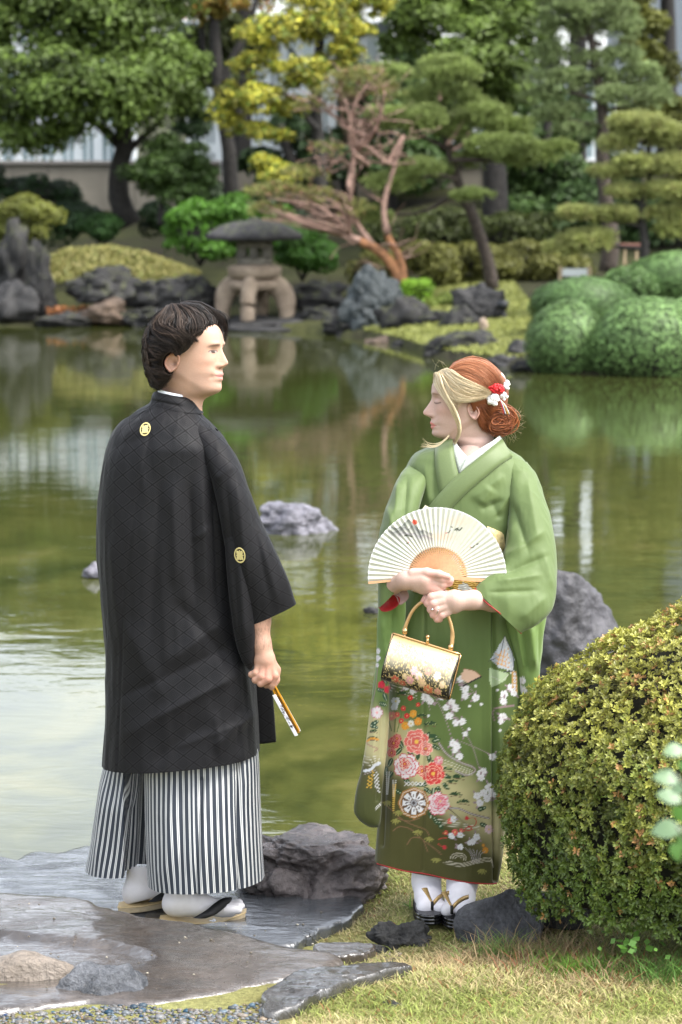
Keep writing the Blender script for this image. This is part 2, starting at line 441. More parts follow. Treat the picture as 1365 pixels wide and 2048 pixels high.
def cols(n, rng, base, var=0.25, hue=None, hv=0.0):
    c = np.array(base)[None] * (1 + var * rng.normal(size=(n, 1)).clip(-1.8, 1.8) * 0.6)
    if hue is not None:
        t = (rng.uniform(size=(n, 1)) < hv); c = np.where(t, np.array(hue)[None] * rng.uniform(.7, 1.2, (n, 1)), c)
    return c.clip(0.004, 0.9)
M_LEAF = m_attr('leaf', 0.55, spec=0.35, nscale=3, nvar=0.12, trans=0.3)
M_NEEDLE = m_attr('needle', 0.6, spec=0.3, nscale=3, nvar=0.12, trans=0.15)
M_GLOSSLEAF = m_attr('glossy_leaf', 0.42, spec=0.5, nscale=30, nvar=0.12, trans=0.25)
M_BARK = m_plain('dark_bark', (0.045, 0.034, 0.026), 0.9, var=0.5, scale=12, bump=0.03)
M_BARKB = m_plain('black_bark', (0.022, 0.02, 0.018), 0.9, var=0.5, scale=12, bump=0.03)
M_PINKBARK = m_plain('weathered_pink_bark', (0.29, 0.185, 0.145), 0.85, var=0.45, scale=9, bump=0.02)
M_ORBARK = m_plain('orange_bark', (0.25, 0.115, 0.05), 0.85, var=0.5, scale=9, bump=0.02)

def clump_crown(pads, n, size, base, seed, var=0.25, hue=None, hv=0, asp=0.65, top=0.3, rough=0.35, depth=0.8, sub=0, subr=0.4, padvar=0.18, shell=(0.5, 1.0), jit=0.55):
    """pads: (px, py, rx, ry, Y) in photograph pixels; sub > 0 breaks each pad into smaller clumps on its surface"""
    rng = np.random.RandomState(seed); E = []
    for (px, py, rx, ry, Y) in pads:
        c = at(px, py, Y); k = 1 / ppm(Y); r = np.array([rx * k, max(rx, ry) * k * depth, ry * k])
        if sub:
            P, d = blob_points(c, r * (0.78 if sub < 60 else .95), sub, rng, seed, top=0.1, shell=(0.7, 1.0) if sub < 60 else (.95, 1.0), rough=0.25 if sub < 60 else .06)
            for p in P: E.append((p, np.array([1, 1, 0.62]) * subr * min(max(rx, ry) * k, 1.6) * rng.uniform(0.65, 1.25)))
            E.append((c, r * 0.72))
        else: E.append((c, r))
    area = np.array([(r[0] * r[1] + r[0] * r[2] + r[1] * r[2]) for _, r in E]); cnt = np.maximum(12, (n * area / area.sum())).astype(int)
    Vs, Fs, Cs, k = [], [], [], 0
    for i, ((c, r), q) in enumerate(zip(E, cnt)):
        P, d = blob_points(c, r, q, rng, seed + i, top, shell, rough)
        cb = np.array(base) * (1 + padvar * rng.normal())
        C = cols(q, rng, cb, var, hue, hv)
        # young growth on the outermost tips is paler than old leaves
        tip = (np.linalg.norm((P - c) / r, axis=1) > 0.98) & (rng.uniform(size=q) < 0.5)
        C[tip] *= 1.35
        C *= (1 + .38 * fbm(P * 1.9, 77, 3))[:, None]
        V, F, CC = leaves(P, d + np.array([0, 0, .5]), size, C, asp, jit, seed + i)
        Vs.append(V); Fs.append(F + k); Cs.append(CC); k += len(V)
    return np.concatenate(Vs), np.concatenate(Fs), np.concatenate(Cs)
def limb(pts, Y, r0, r1, n=14, wob=0.0, seed=0, sides=8):
    """branch through pixel points; Y a number or one per point; radii in metres"""
    Ys = np.broadcast_to(np.asarray(Y, float), (len(pts),))
    P = spline(np.array([at(p[0], p[1], y) for p, y in zip(pts, Ys)]), n)
    if wob: P = P + wob * np.stack([fbm(P * 1.5 + k * 9 + seed, seed + k, 2) for k in range(3)], -1)
    return tube(P, np.linspace(r0, r1, n), sides, bump=0.18, seed=seed)
def tree(name, label, crown, limbs, leafm, barkm, base, group=None):
    t = thing(name, label, 'tree', base, group)
    mb = MB()
    for l in limbs: mb.add(*l)
    mb.build('trunk', barkm, t)
    if crown is not None: obj('crown', crown[0], crown[1], leafm, t, C=crown[2], smooth=False, kind='stuff')
    return t

# --- broad evergreen at the left
GREEN = (0.085, 0.13, 0.024); DGREEN = (0.048, 0.085, 0.02)
Y0 = 49.
pads = [(60, 60, 120, 60, Y0), (190, 30, 130, 55, Y0 - .5), (90, 130, 110, 45, Y0 - 1), (250, 130, 140, 60, Y0), (60, 200, 100, 40, Y0 - 1), (180, 215, 150, 42, Y0 - 1.6),
        (300, 205, 110, 45, Y0), (70, 275, 95, 32, Y0 - 1), (300, 60, 90, 70, Y0 + 1), (30, -5, 110, 45, Y0), (190, -15, 140, 45, Y0), (330, -10, 90, 50, Y0 + 1),
        (-80, 100, 110, 90, Y0), (-60, 240, 110, 45, Y0), (225, 170, 130, 45, Y0 - 1.8), (350, 140, 60, 60, Y0 + .5)]
cr = clump_crown([(a, b_, c_ * 1.12, d_ * 1.12, e) for a, b_, c_, d_, e in pads], 66000, 0.125, GREEN, 11, sub=22, subr=0.42, top=0.45, rough=0.3, padvar=0.25)
lb = [limb([(262, 450), (240, 400), (238, 340), (250, 280), (232, 200), (215, 60)], Y0, .24, .09, seed=1), limb([(245, 310), (300, 262), (340, 215)], Y0, .1, .03, seed=2),
      limb([(240, 290), (190, 245), (120, 215)], Y0, .12, .03, seed=3), limb([(250, 260), (300, 180), (320, 80)], Y0, .1, .04, seed=4), limb([(235, 230), (150, 140), (90, 60)], Y0, .1, .03, seed=5)]
tree('broadleaf_tree', 'big dark evergreen tree with layered leafy crown and black trunk standing before the pale wall', cr, lb, M_LEAF, M_BARKB, at(262, 455, Y0))
# small one beneath it, left of the yellow maple
cr = clump_crown([(345, 330, 75, 40, 48), (300, 350, 60, 30, 47.5), (395, 345, 45, 34, 48), (350, 300, 60, 24, 48.5), (345, 380, 75, 30, 48)], 14000, 0.1, DGREEN, 12, sub=8, subr=0.4, top=0.4)
tree('small_tree', 'low dark green tree in front of the pale wall, right of the broad evergreen trunk', cr, [limb([(320, 450), (325, 400), (340, 330)], 48, .06, .03, seed=6), limb([(327, 395), (365, 350), (390, 330)], 48, .03, .015, seed=7)], M_LEAF, M_BARKB, at(320, 450, 48))
# trunk cluster behind, orange young leaves at the top
cr = clump_crown([(400, 20, 60, 26, 52), (345, 25, 30, 30, 52), (450, 5, 60, 30, 52), (420, -60, 90, 50, 52), (520, -20, 60, 60, 53), (380, -130, 100, 60, 52)], 11000, 0.11, (0.21, 0.17, 0.03), 13, hue=(0.45, 0.2, 0.05), hv=0.22, sub=9, top=0.3)
cr2 = clump_crown([(400, 90, 60, 60, 53), (450, 60, 60, 50, 54), (440, 130, 50, 40, 54), (390, 170, 45, 45, 54), (500, 90, 50, 50, 55)], 9000, 0.12, (0.05, 0.065, 0.016), 14, sub=8, top=0.2)
k = len(cr[0]); cr = (np.concatenate([cr[0], cr2[0]]), np.concatenate([cr[1], cr2[1] + k]), np.concatenate([cr[2], cr2[2]]))
lb = [limb([(470, 440), (462, 380), (458, 300), (440, 200), (432, 100), (425, -30)], 52, .17, .1, seed=8), limb([(440, 170), (470, 110), (500, 50), (520, -40)], 52, .11, .05, seed=9), limb([(415, 140), (405, 80), (408, 0)], 52.3, .07, .05, seed=10), limb([(452, 260), (500, 210), (560, 180)], 52, .06, .03, seed=11)]
tree('tall_tree', 'tall tree with dark forked trunks and orange young leaves, left of the yellow maple', cr, lb, M_LEAF, M_BARKB, at(470, 445, 52))
# yellow-green maple
YEL = (0.36, 0.34, 0.045)
pads = [(560, 60, 90, 50, 47), (650, 50, 80, 45, 47), (520, 130, 60, 40, 47), (600, 140, 70, 40, 46.6), (455, 185, 42, 30, 47), (445, 225, 40, 40, 47), (520, 200, 65, 36, 46.5), (575, 215, 50, 30, 47), (690, 110, 60, 40, 48), (700, 40, 60, 60, 48),
        (530, 265, 60, 22, 47), (470, 250, 30, 34, 47), (620, -20, 120, 50, 47.5), (740, -10, 70, 50, 48), (530, 330, 42, 26, 46), (560, 350, 60, 22, 46)]
cr = clump_crown(pads, 34000, 0.085, YEL, 15, var=0.6, hue=(0.17, 0.24, 0.035), hv=0.3, sub=12, subr=0.3, top=0.3, rough=0.6, padvar=0.35, shell=(.3, 1.0))
lb = [limb([(640, 440), (640, 330), (632, 200), (640, 90), (650, -20)], 48.5, .16, .07, seed=12), limb([(636, 260), (560, 180), (480, 160)], 48, .07, .02, seed=13), limb([(640, 200), (590, 110), (540, 60)], 48, .06, .02, seed=14), limb([(640, 160), (690, 100), (740, 60)], 48, .06, .02, seed=15)]
tree('maple_tree', 'airy maple with bright yellow-green young leaves behind the stone lantern', cr, lb, M_LEAF, M_BARKB, at(640, 440, 48.5))
# large green tree, top right of centre
pads = [(860, 30, 120, 45, 50), (960, 60, 110, 45, 49.5), (930, 120, 110, 38, 49), (1010, 20, 100, 45, 50), (1000, 130, 80, 40, 49), (820, 90, 70, 35, 50), (850, -60, 140, 60, 50), (1000, -70, 130, 60, 50), (1010, 190, 70, 35, 49.5), (1080, 90, 60, 60, 50), (960, 185, 60, 25, 50)]
cr = clump_crown(pads, 38000, 0.125, (0.10, 0.15, 0.03), 16, sub=18, subr=0.33, top=0.45, padvar=0.2)
lb = [limb([(990, 455), (992, 380), (985, 280), (995, 180), (980, 60)], 50, .27, .12, seed=16), limb([(990, 260), (930, 170), (890, 100)], 50, .12, .04, seed=17), limb([(990, 230), (1050, 150), (1080, 80)], 50, .1, .04, seed=18)]
tree('broadleaf_tree', 'large mid-green tree with thick black trunk behind the bent pine', cr, lb, M_LEAF, M_BARKB, at(990, 460, 50))
# dark masses further back, each its own tree
for i, (lbl, pads, base, sz, col, trunk) in enumerate([
    ('shadowy evergreen behind the bare-branched pine, filling the middle of the view', [(760, 210, 90, 80, 55), (820, 150, 80, 80, 55), (700, 300, 60, 60, 55), (800, 330, 100, 60, 55), (880, 260, 90, 70, 56), (740, 250, 60, 60, 56)], (780, 440, 55), .12, (0.045, 0.085, 0.02), [(780, 440), (775, 300), (790, 150)]),
    ('dense green tree behind the tall right-hand pine trunk', [(1060, 300, 80, 60, 54), (1110, 350, 80, 50, 54), (1040, 380, 60, 50, 54), (1130, 260, 90, 70, 55), (1080, 220, 70, 60, 55), (1180, 380, 70, 40, 54), (1050, 430, 70, 30, 53)], (1095, 465, 54), .11, (0.055, 0.10, 0.024), [(1095, 465), (1085, 350), (1100, 220)]),
    ('dark evergreen filling the gap between the broad evergreen and the yellow maple', [(420, 400, 60, 50, 54.5), (560, 400, 90, 60, 54.5), (640, 330, 70, 60, 54.5), (520, 330, 60, 40, 55), (600, 260, 60, 50, 55), (330, 120, 50, 60, 54.5), (380, 230, 40, 50, 55)], (600, 450, 54.5), .12, (0.024, 0.05, 0.015), [(600, 450), (590, 350), (560, 250)]),
    ('shadowy bushy tree under the tall right-hand pine', [(1180, 420, 90, 50, 49), (1120, 470, 80, 30, 49), (1240, 480, 80, 40, 49), (1320, 440, 100, 60, 49), (1230, 360, 60, 50, 50)], (1200, 500, 49), .11, (0.04, 0.075, 0.02), [(1200, 500), (1190, 440), (1180, 380)]),
    ('leafy tree at the right edge with yellowing tips below the grey building', [(1290, 60, 50, 60, 50), (1340, 250, 80, 60, 50), (1310, 150, 60, 60, 50), (1260, 30, 60, 50, 50), (1250, -50, 90, 60, 50), (1380, 350, 80, 90, 51), (1270, 240, 60, 60, 51)], (1385, 480, 50.5), .1, (0.14, 0.15, 0.03), [(1385, 480), (1360, 300), (1300, 100)]),
    ('tall dark tree whose crown fills the sky over the pines', [(1120, -60, 150, 90, 57), (940, -160, 190, 80, 57), (1160, -190, 200, 90, 57), (1000, -330, 230, 100, 57), (1180, -430, 200, 110, 57)], (1130, 440, 57), .16, (0.03, 0.062, 0.016), [(1130, 440), (1110, 200), (1080, -100), (1060, -350)]),
    ('tall tree rising behind the yellow maple, its crown mostly above the frame', [(620, -130, 160, 80, 56), (560, -260, 190, 90, 56), (720, -240, 170, 90, 56), (640, -420, 210, 110, 56), (760, -520, 180, 110, 56), (520, -440, 90, 70, 56)], (700, 430, 56), .16, (0.04, 0.075, 0.018), [(700, 430), (690, 200), (670, -100), (650, -350)]),
    ('tree behind the broad evergreen, beyond the left edge', [(-120, 40, 120, 70, 60), (-180, -20, 110, 60, 60), (-60, 120, 90, 70, 60)], (-90, 430, 60), .16, (0.035, 0.07, 0.018), [(-90, 430), (-100, 250), (-110, 50)]),
    ]):
    cr = clump_crown(pads, 14000 if base[2] < 56 else 8500, sz * 1.42, col, 30 + i, sub=14 if base[2] < 56 else 10, subr=0.45, top=0.3)
    tree('background_tree', lbl, cr, [limb(trunk, base[2], .2, .09, seed=30 + i)], M_LEAF, M_BARKB, at(*base))
for i, (px, Yt, zc, zr) in enumerate([(480, 60, -300, 170), (820, 61, -480, 300), (1150, 61, -560, 330), (1420, 60, -450, 330), (690, 62, -560, 240), (1000, 62, -250, 200), (1330, 62, -220, 200)]):
    cr = clump_crown([(px, zc, 150, zr, Yt), (px - 70, zc + 90, 110, zr * .6, Yt), (px + 80, zc - 60, 110, zr * .6, Yt)], 3600, 0.46, (0.035, 0.065, 0.016), 45 + i, sub=26, subr=0.5, top=0.1)
    tree('background_tree', ['tall tree whose crown stands above the frame over the forked dark trunks', 'tall tree whose crown stands above the frame over the half-bare pine', 'tall tree whose crown stands above the frame over the big green tree', 'tall tree whose crown stands above the frame over the right-hand pines', 'tallest tree behind the yellow maple, crown out of view', 'back-row tree over the bent pine, crown out of view', 'back-row tree over the straight pine, crown out of view'][i],
         cr, [limb([(px, 440), (px + 6, 100), (px, zc)], Yt, .3, .12, seed=45 + i)], M_LEAF, M_BARKB, at(px, 440, Yt))
# far right filler trees so that the garden goes on outside the frame
for i, (px, Yt) in enumerate([(1640, 48), (1900, 50), (-420, 56), (-800, 58)]):
    cr = clump_crown([(px, 100, 190, 170, Yt), (px - 60, -160, 170, 150, Yt), (px + 90, -60, 150, 160, Yt), (px, 290, 170, 80, Yt)], 4000, 0.3, GREEN, 60 + i, sub=12, subr=0.36, top=0.3)
    tree('background_tree', ['evergreen just outside the right edge of the view', 'evergreen far outside the right edge of the view', 'evergreen just outside the left edge of the view', 'evergreen far outside the left edge of the view'][i],
         cr, [limb([(px, 470), (px + 10, 300), (px, 0)], Yt, .3, .12, seed=60 + i)], M_LEAF, M_BARKB, at(px, 470, Yt))

# ---------------------------------------------------------------- pines
def pine_crown(pads, n, base, seed, nl=0.085, w=0.011, up=0.9, per=6, tipc=None, sub=7):
    """cloud pads of needle tufts: each tuft is a star of narrow blades"""
    rng = np.random.RandomState(seed); E = []
    for (px, py, rx, ry, Y) in pads:
        c = at(px, py, Y); k = 1 / ppm(Y); r = np.array([rx * k, rx * k * 0.75, ry * k * 1.25])
        P, d = blob_points(c, r * np.array([.8, .8, .55]), max(3, int(sub * rx / 60)), rng, seed, 0, (0.3, 1), 0.2)
        for p in P: E.append((p, np.array([.5, .5, .36 * min(1.6, (rx / ry) ** .5)]) * r * rng.uniform(.7, 1.1)))
        E.append((c, r * .8))
    area = np.array([r[0] * r[1] + r[0] * r[2] for _, r in E]); cnt = np.maximum(8, n * area / area.sum()).astype(int)
    Ps, Ds, Cs = [], [], []
    for i, ((c, r), q) in enumerate(zip(E, cnt)):
        P, d = blob_points(c, r, q, rng, seed + i, 0.45, (0.55, 1.0), 0.35)
        Ps.append(P); Ds.append(d); cb = np.array(base) * (1 + .15 * rng.normal())
        Cs.append(cols(q, rng, cb, 0.28, tipc, 0.12 if tipc else 0))
    P = np.concatenate(Ps); d = np.concatenate(Ds); C = np.concatenate(Cs); m = len(P)
    D = d[:, None] * 0.7 + np.array([0, 0, up]) * 0.7 + rng.normal(size=(m, per, 3)) * 0.65
    D /= np.linalg.norm(D, axis=2, keepdims=True)
    S = np.cross(D, rng.normal(size=(m, per, 3))); S /= np.linalg.norm(S, axis=2, keepdims=True)
    ln = nl * rng.uniform(.7, 1.3, (m, per, 1))
    a = P[:, None] + S * w; b_ = P[:, None] - S * w; t = P[:, None] + D * ln
    V = np.stack([a, b_, t], 2).reshape(-1, 3)
    return V, np.arange(len(V)).reshape(-1, 3), np.repeat(C, per * 3, 0)
PG = (0.22, 0.28, 0.085)
Yp = 43.5
pads = [(890, 150, 75, 38, Yp), (850, 200, 60, 30, Yp), (930, 200, 45, 30, Yp), (820, 240, 70, 25, Yp - .5), (960, 240, 80, 28, Yp), (1020, 260, 50, 25, Yp), (770, 150, 60, 18, Yp + .6), (760, 230, 40, 16, Yp),
        (985, 290, 70, 20, Yp - .4), (1050, 310, 80, 26, Yp - .6), (1110, 300, 45, 16, Yp - .6), (940, 320, 50, 18, Yp), (840, 340, 60, 20, Yp - .8), (780, 372, 55, 24, Yp - .8), (940, 392, 48, 11, Yp - 1), (890, 345, 30, 12, Yp), (745, 440, 45, 22, Yp - .6), (900, 265, 40, 16, Yp)]
cr = pine_crown(pads, 14500, PG, 71, sub=10, up=1.2)
lb = [limb([(985, 578), (975, 520), (945, 430), (918, 370), (900, 300), (885, 230), (880, 160)], Yp, .125, .05, seed=71, n=22), limb([(925, 380), (840, 425), (765, 430)], Yp, .045, .02, seed=72, wob=.05), limb([(905, 320), (1000, 320), (1060, 325)], Yp - .3, .05, .02, seed=73, wob=.05),
      limb([(900, 300), (840, 270), (800, 250)], Yp, .045, .02, seed=74), limb([(890, 240), (940, 215), (985, 245)], Yp, .04, .02, seed=75), limb([(915, 360), (870, 350), (800, 375)], Yp - .4, .04, .015, seed=76), limb([(940, 425), (945, 400)], Yp - .5, .03, .02, seed=77)]
t = tree('pine_tree', 'bent garden pine leaning left with flat needle pads, dark trunk rising behind the pond rocks', cr, lb, M_NEEDLE, M_BARK, at(985, 580, Yp))
for pts, r0 in (([(895, 290), (915, 262), (930, 235)], .04), ([(905, 300), (925, 290), (940, 262)], .035), ([(880, 200), (878, 175)], .04)): obj('pruned_branch', *limb(pts, Yp - .2, r0, .02, seed=78), M_PINKBARK, t)
# reddish, half-bare pine
Yb = 42.5
main = [[(800, 560), (785, 530), (755, 500), (720, 482), (680, 468), (620, 450), (570, 432)], [(805, 560), (800, 520), (775, 470), (768, 410), (790, 330), (808, 270)], [(745, 492), (712, 440), (700, 380), (698, 330), (672, 322), (655, 345)],
        [(702, 385), (706, 300), (700, 240), (690, 200)], [(706, 310), (740, 280), (760, 240), (770, 180)], [(740, 330), (715, 310), (700, 290)], [(735, 275), (690, 250), (650, 215), (630, 190)], [(700, 245), (712, 205), (735, 170)], [(790, 330), (765, 320), (745, 300), (720, 288)]]
cr = pine_crown([(720, 160, 70, 24, Yb), (670, 190, 55, 20, Yb), (775, 185, 45, 20, Yb), (620, 215, 40, 16, Yb), (640, 395, 60, 18, Yb), (560, 385, 70, 20, Yb), (600, 350, 60, 16, Yb), (700, 420, 50, 20, Yb), (530, 420, 50, 14, Yb), (650, 300, 40, 14, Yb)], 1500, (0.24, 0.25, 0.08), 81, sub=6, tipc=(0.30, 0.17, 0.10))
t = thing('bare_pine_tree', 'half-bare pine with twisting pinkish branches and orange trunk beside the stone lantern', 'tree', at(802, 565, Yb))
mb = MB(); mo = MB()
mo.add(*limb(main[0][:4], Yb, .10, .075, seed=81, n=18)); mo.add(*limb([(800, 572)] + main[1][:3], Yb, .09, .06, seed=82, n=14)); mb.add(*limb([(775, 330), (790, 300), (805, 275)], Yb, .045, .03, seed=83))
mb.add(*limb(main[0][3:], Yb, .07, .02, seed=84, n=16, wob=.04)); mb.add(*limb(main[1][2:], Yb, .06, .03, seed=85, n=14))
rng = np.random.RandomState(5)
for i, pts in enumerate(main[2:]): mb.add(*limb(pts, [Yb + rng.uniform(-.3, .3) * (k > 0) for k in range(len(pts))], .062 - .005 * i, .02, seed=86 + i, n=16, wob=.03))
for i in range(120):   # bare twigs
    s = main[rng.randint(len(main))]; k = rng.randint(1, len(s)); p = np.array(s[k], float) + rng.uniform(-10, 10, 2)
    a = rng.uniform(-2.9, 0.1); q = [tuple(p)]
    for _ in range(3): a += rng.uniform(-.6, .6); p = p + rng.uniform(14, 30) * np.array([math.cos(a), math.sin(a)]); q.append(tuple(p))
    mb.add(*limb(q, [Yb, Yb + rng.uniform(-.3, .3), Yb + rng.uniform(-.5, .5), Yb + rng.uniform(-.7, .7)], .016, .004, n=8, seed=i, sides=4))
for i in range(26):
    x0 = rng.uniform(480, 640); y0 = rng.uniform(380, 440)
    mb.add(*limb([(700, 470), (x0 + 70, y0 + rng.uniform(0, 25)), (x0, y0)], [Yb, Yb - .3, Yb + rng.uniform(-.6, .4)], .02, .006, n=10, seed=100 + i, wob=.08, sides=4))
mo.build('trunk', M_ORBARK, t); mb.build('branches', M_PINKBARK, t, kind='stuff')
obj('crown', cr[0], cr[1], M_NEEDLE, t, C=cr[2], smooth=False, kind='stuff')
# tall pine, right
Yr = 41.
pads = [(1180, 20, 110, 30, Yr), (1130, 60, 60, 24, Yr), (1110, 110, 60, 26, Yr), (1230, 60, 60, 24, Yr), (1120, 165, 75, 24, Yr), (1230, 120, 70, 24, Yr), (1280, 150, 60, 22, Yr), (1080, 195, 45, 16, Yr), (1130, 225, 60, 18, Yr), (1260, 195, 80, 26, Yr), (1310, 180, 40, 18, Yr), (1150, 260, 50, 16, Yr), (1110, 235, 45, 14, Yr), (1200, 160, 50, 20, Yr), (1170, -40, 120, 40, Yr)]
cr = pine_crown(pads, 12000, (0.19, 0.245, 0.10), 91)
lb = [limb([(1215, 545), (1222, 480), (1212, 400), (1205, 320), (1205, 230), (1195, 150), (1180, 60), (1170, 0)], Yr, .15, .05, seed=91, n=24)] + [limb([(1205, y), (1205 + dx * .5, y - 12), (1205 + dx, y - 20)], Yr, .045, .015, seed=92 + i, wob=.04) for i, (y, dx) in enumerate([(300, 90), (255, -80), (225, 90), (200, -95), (170, 80), (140, -70), (110, 60), (90, -60)])]
tree('pine_tree', 'tall straight garden pine with open layered pads at the upper right', cr, lb, M_NEEDLE, M_BARK, at(1215, 548, Yr))
# nearer layered pine, right edge
Yn = 38.
pads = [(1290, 255, 75, 26, Yn), (1340, 275, 60, 24, Yn), (1240, 290, 50, 18, Yn), (1290, 335, 80, 22, Yn), (1360, 330, 60, 22, Yn), (1220, 345, 50, 14, Yn), (1250, 385, 50, 14, Yn), (1330, 385, 70, 20, Yn), (1170, 430, 58, 14, Yn), (1240, 430, 55, 15, Yn), (1320, 430, 55, 16, Yn), (1380, 400, 40, 30, Yn), (1160, 488, 62, 20, Yn), (1200, 475, 50, 14, Yn), (1360, 460, 50, 20, Yn), (1130, 500, 40, 12, Yn)]
cr = pine_crown(pads, 14000, (0.30, 0.33, 0.11), 95, tipc=(0.26, 0.25, .09))
lb = [limb([(1277, 606), (1280, 560), (1290, 500), (1285, 420), (1300, 350), (1295, 270)], Yn, .085, .04, seed=95, n=20)] + [limb([(1288, y), (1288 + dx * .5, y - 6), (1288 + dx, y - 8)], Yn, .035, .012, seed=96 + i, wob=.04) for i, (y, dx) in enumerate([(500, -110), (450, -100), (440, 50), (395, 50), (400, -60), (345, 60), (350, -60), (300, -45)])]
tree('pine_tree', 'yellow-green layered pine at the right edge with black trunk among clipped azaleas', cr, lb, M_NEEDLE, M_BARKB, at(1277, 608, Yn))

# ---------------------------------------------------------------- shrubs on the far bank
def shrub(name, label, cat, pads, n, size, col, seed, base=None, hue=None, hv=0, sub=0, rough=0.12, stem=True, group=None, top=.35, asp=.65, padvar=.08, var=.25, shell=(.82, 1.0), depth=.8, subr=.4, jit=.55):
    px, py, rx, ry, Y = pads[0]
    b_ = at(px, py + ry * .9, Y) if base is None else base
    t = thing(name, label, cat, b_, group)
    cr = clump_crown(pads, n, size, col, seed, var=var, hue=hue, hv=hv, sub=sub, rough=rough, top=top, asp=asp, padvar=padvar, shell=shell, depth=depth, subr=subr, jit=jit)
    obj('foliage', cr[0], cr[1], M_LEAF, t, C=cr[2], smooth=False, kind='stuff')
    mb = MB(); k = 1 / ppm(Y)
    for i in range(5):
        a = i * 1.3; c = at(px, py, Y)
        mb.add(*tube(spline(np.array([b_ + [0, 0, -.1], (b_ + c) / 2 + np.array([math.cos(a), math.sin(a), 0]) * rx * k * .3, c + np.array([math.cos(a), math.sin(a), .4]) * rx * k * .5]), 6), [.03, .025, .02, .015, .01, .006], 5))
    for (px_, py_, rx_, ry_, Y_) in pads:   # dense twig heart that the leaves grow on
        V, F = ico(2); V = V * np.array([rx_, max(rx_, ry_) * depth, ry_]) / ppm(Y_) * (.84 if not sub or sub > 60 else .6); mb.add(V * (1 + .1 * fbm(V * 4, seed, 2))[:, None] + at(px_, py_, Y_), F)
    mb.build('twigs', M_BARKB, t, kind='stuff')
    return t
AZ = (0.12, 0.20, 0.068)
shrub('azalea_bush', 'round clipped azalea on the waterline, left one of the two in front', 'bush', [(1135, 690, 82, 84, 31.8)], 17000, .052, AZ, 201, var=.8, shell=(.90, 1.05), rough=.13, jit=1.0)
shrub('azalea_bush', 'widest clipped azalea mound on the waterline at the right edge of the pond', 'bush', [(1295, 690, 118, 92, 31.4), (1390, 680, 90, 90, 31.5), (1215, 712, 60, 55, 31.7)], 27000, .052, AZ, 202, var=.8, shell=(.90, 1.05), rough=.13, jit=1.0)
shrub('azalea_bush', 'flatter clipped azalea mound behind the two front ones, below the small white board', 'bush', [(1165, 615, 105, 62, 35.5)], 16000, .055, (0.105, 0.185, 0.06), 203, var=.5, shell=(.90, 1.05), rough=.13, jit=1.0)
shrub('azalea_bush', 'clipped azalea mound highest on the bank, around the black pine trunk', 'bush', [(1350, 560, 95, 56, 37.5), (1265, 570, 60, 36, 37.2)], 15000, .06, (0.105, 0.18, 0.06), 204, var=.5, shell=(.90, 1.05), rough=.13, jit=1.0)
shrub('round_shrub', 'bright green rounded shrub behind the stone lantern, left part of its dome free', 'shrub', [(400, 462, 80, 66, 45.6), (475, 455, 78, 72, 45.8), (560, 470, 60, 60, 46)], 24000, .095, (0.06, 0.15, 0.014), 205, sub=26, rough=.2, top=.5)
shrub('round_shrub', 'bright green shrub to the right of the stone lantern light box', 'shrub', [(605, 500, 66, 56, 45)], 14000, .08, (0.05, 0.135, 0.014), 206, sub=20, rough=.2)
shrub('round_shrub', 'olive green rounded shrub behind the tall dark rock at the left', 'shrub', [(66, 440, 62, 52, 45.6), (0, 450, 50, 42, 46)], 14000, .075, (0.14, 0.155, 0.03), 207, sub=22, rough=.25)
shrub('small_shrub', 'small dark shrub at the foot of the pale wall', 'shrub', [(205, 455, 50, 40, 48)], 7000, .075, (0.035, 0.085, 0.018), 208, sub=6)
shrub('hedge_shrub', 'dark hedge under the pale wall at the far left', 'hedge', [(70, 385, 90, 36, 50), (-30, 375, 60, 50, 50), (140, 400, 40, 35, 50), (330, 440, 60, 35, 50), (100, 440, 120, 40, 49)], 18000, .09, (0.022, 0.05, 0.015), 209, sub=7)
shrub('low_hedge', 'low olive hedge running behind the pine trunks on the bank', 'hedge', [(870, 525, 80, 46, 45.5), (760, 545, 70, 40, 45.5), (970, 522, 80, 42, 45.8), (1060, 522, 75, 42, 45.8), (1130, 530, 60, 36, 45.8)], 22000, .085, (0.12, 0.125, 0.028), 210, rough=.2, sub=20)
shrub('low_hedge', 'upper dark green hedge behind the bent pine, under the grey wall', 'hedge', [(870, 462, 90, 42, 49), (1000, 470, 90, 38, 49), (1100, 462, 70, 36, 49), (780, 475, 70, 40, 49)], 15000, .095, (0.055, 0.072, 0.018), 211, rough=.2, sub=20)
shrub('small_shrub', 'bright lime green low plant beside the blue-grey boulder', 'shrub', [(840, 578, 42, 20, 42), (810, 590, 30, 12, 42)], 2500, .06, (0.2, 0.36, 0.03), 212, sub=6, rough=.4)
shrub('small_shrub', 'yellow-green low plant on the rocks below the half-bare pine', 'shrub', [(890, 602, 36, 14, 41.5)], 1500, .05, (0.15, 0.2, 0.03), 213, sub=5, rough=.4)
shrub('small_shrub', 'brownish low shrub behind the blue-grey boulder', 'shrub', [(735, 545, 40, 28, 45)], 2800, .06, (0.10, 0.085, 0.03), 214, sub=5, rough=.4)
# bamboo grass over the left rocks
rng = np.random.RandomState(9); P = []
for _ in range(9000):
    x = rng.uniform(85, 400); top = np.interp(x, [85, 130, 220, 300, 400], [520, 497, 490, 505, 545]); bot = np.interp(x, [85, 150, 180, 250, 300, 400], [570, 560, 545, 550, 590, 560])
    y = rng.uniform(top, bot); P.append(at(x, y, 45.2 - (y - 490) / 100 * 1.1 + rng.uniform(-.3, .3)))
P = np.array(P); C = cols(len(P), rng, (0.27, 0.25, 0.085), .3, (0.2, .22, .06), .3)
V, F, CC = leaves(P, np.tile([0, -.6, .6], (len(P), 1)), .13, C, .3, .9, 5)
t = thing('bamboo_grass', 'straw-coloured dwarf bamboo draped over the dark rocks at the left bank', 'plant', at(240, 560, 44.6))
obj('foliage', V, F, M_LEAF, t, C=CC, smooth=False, kind='stuff')
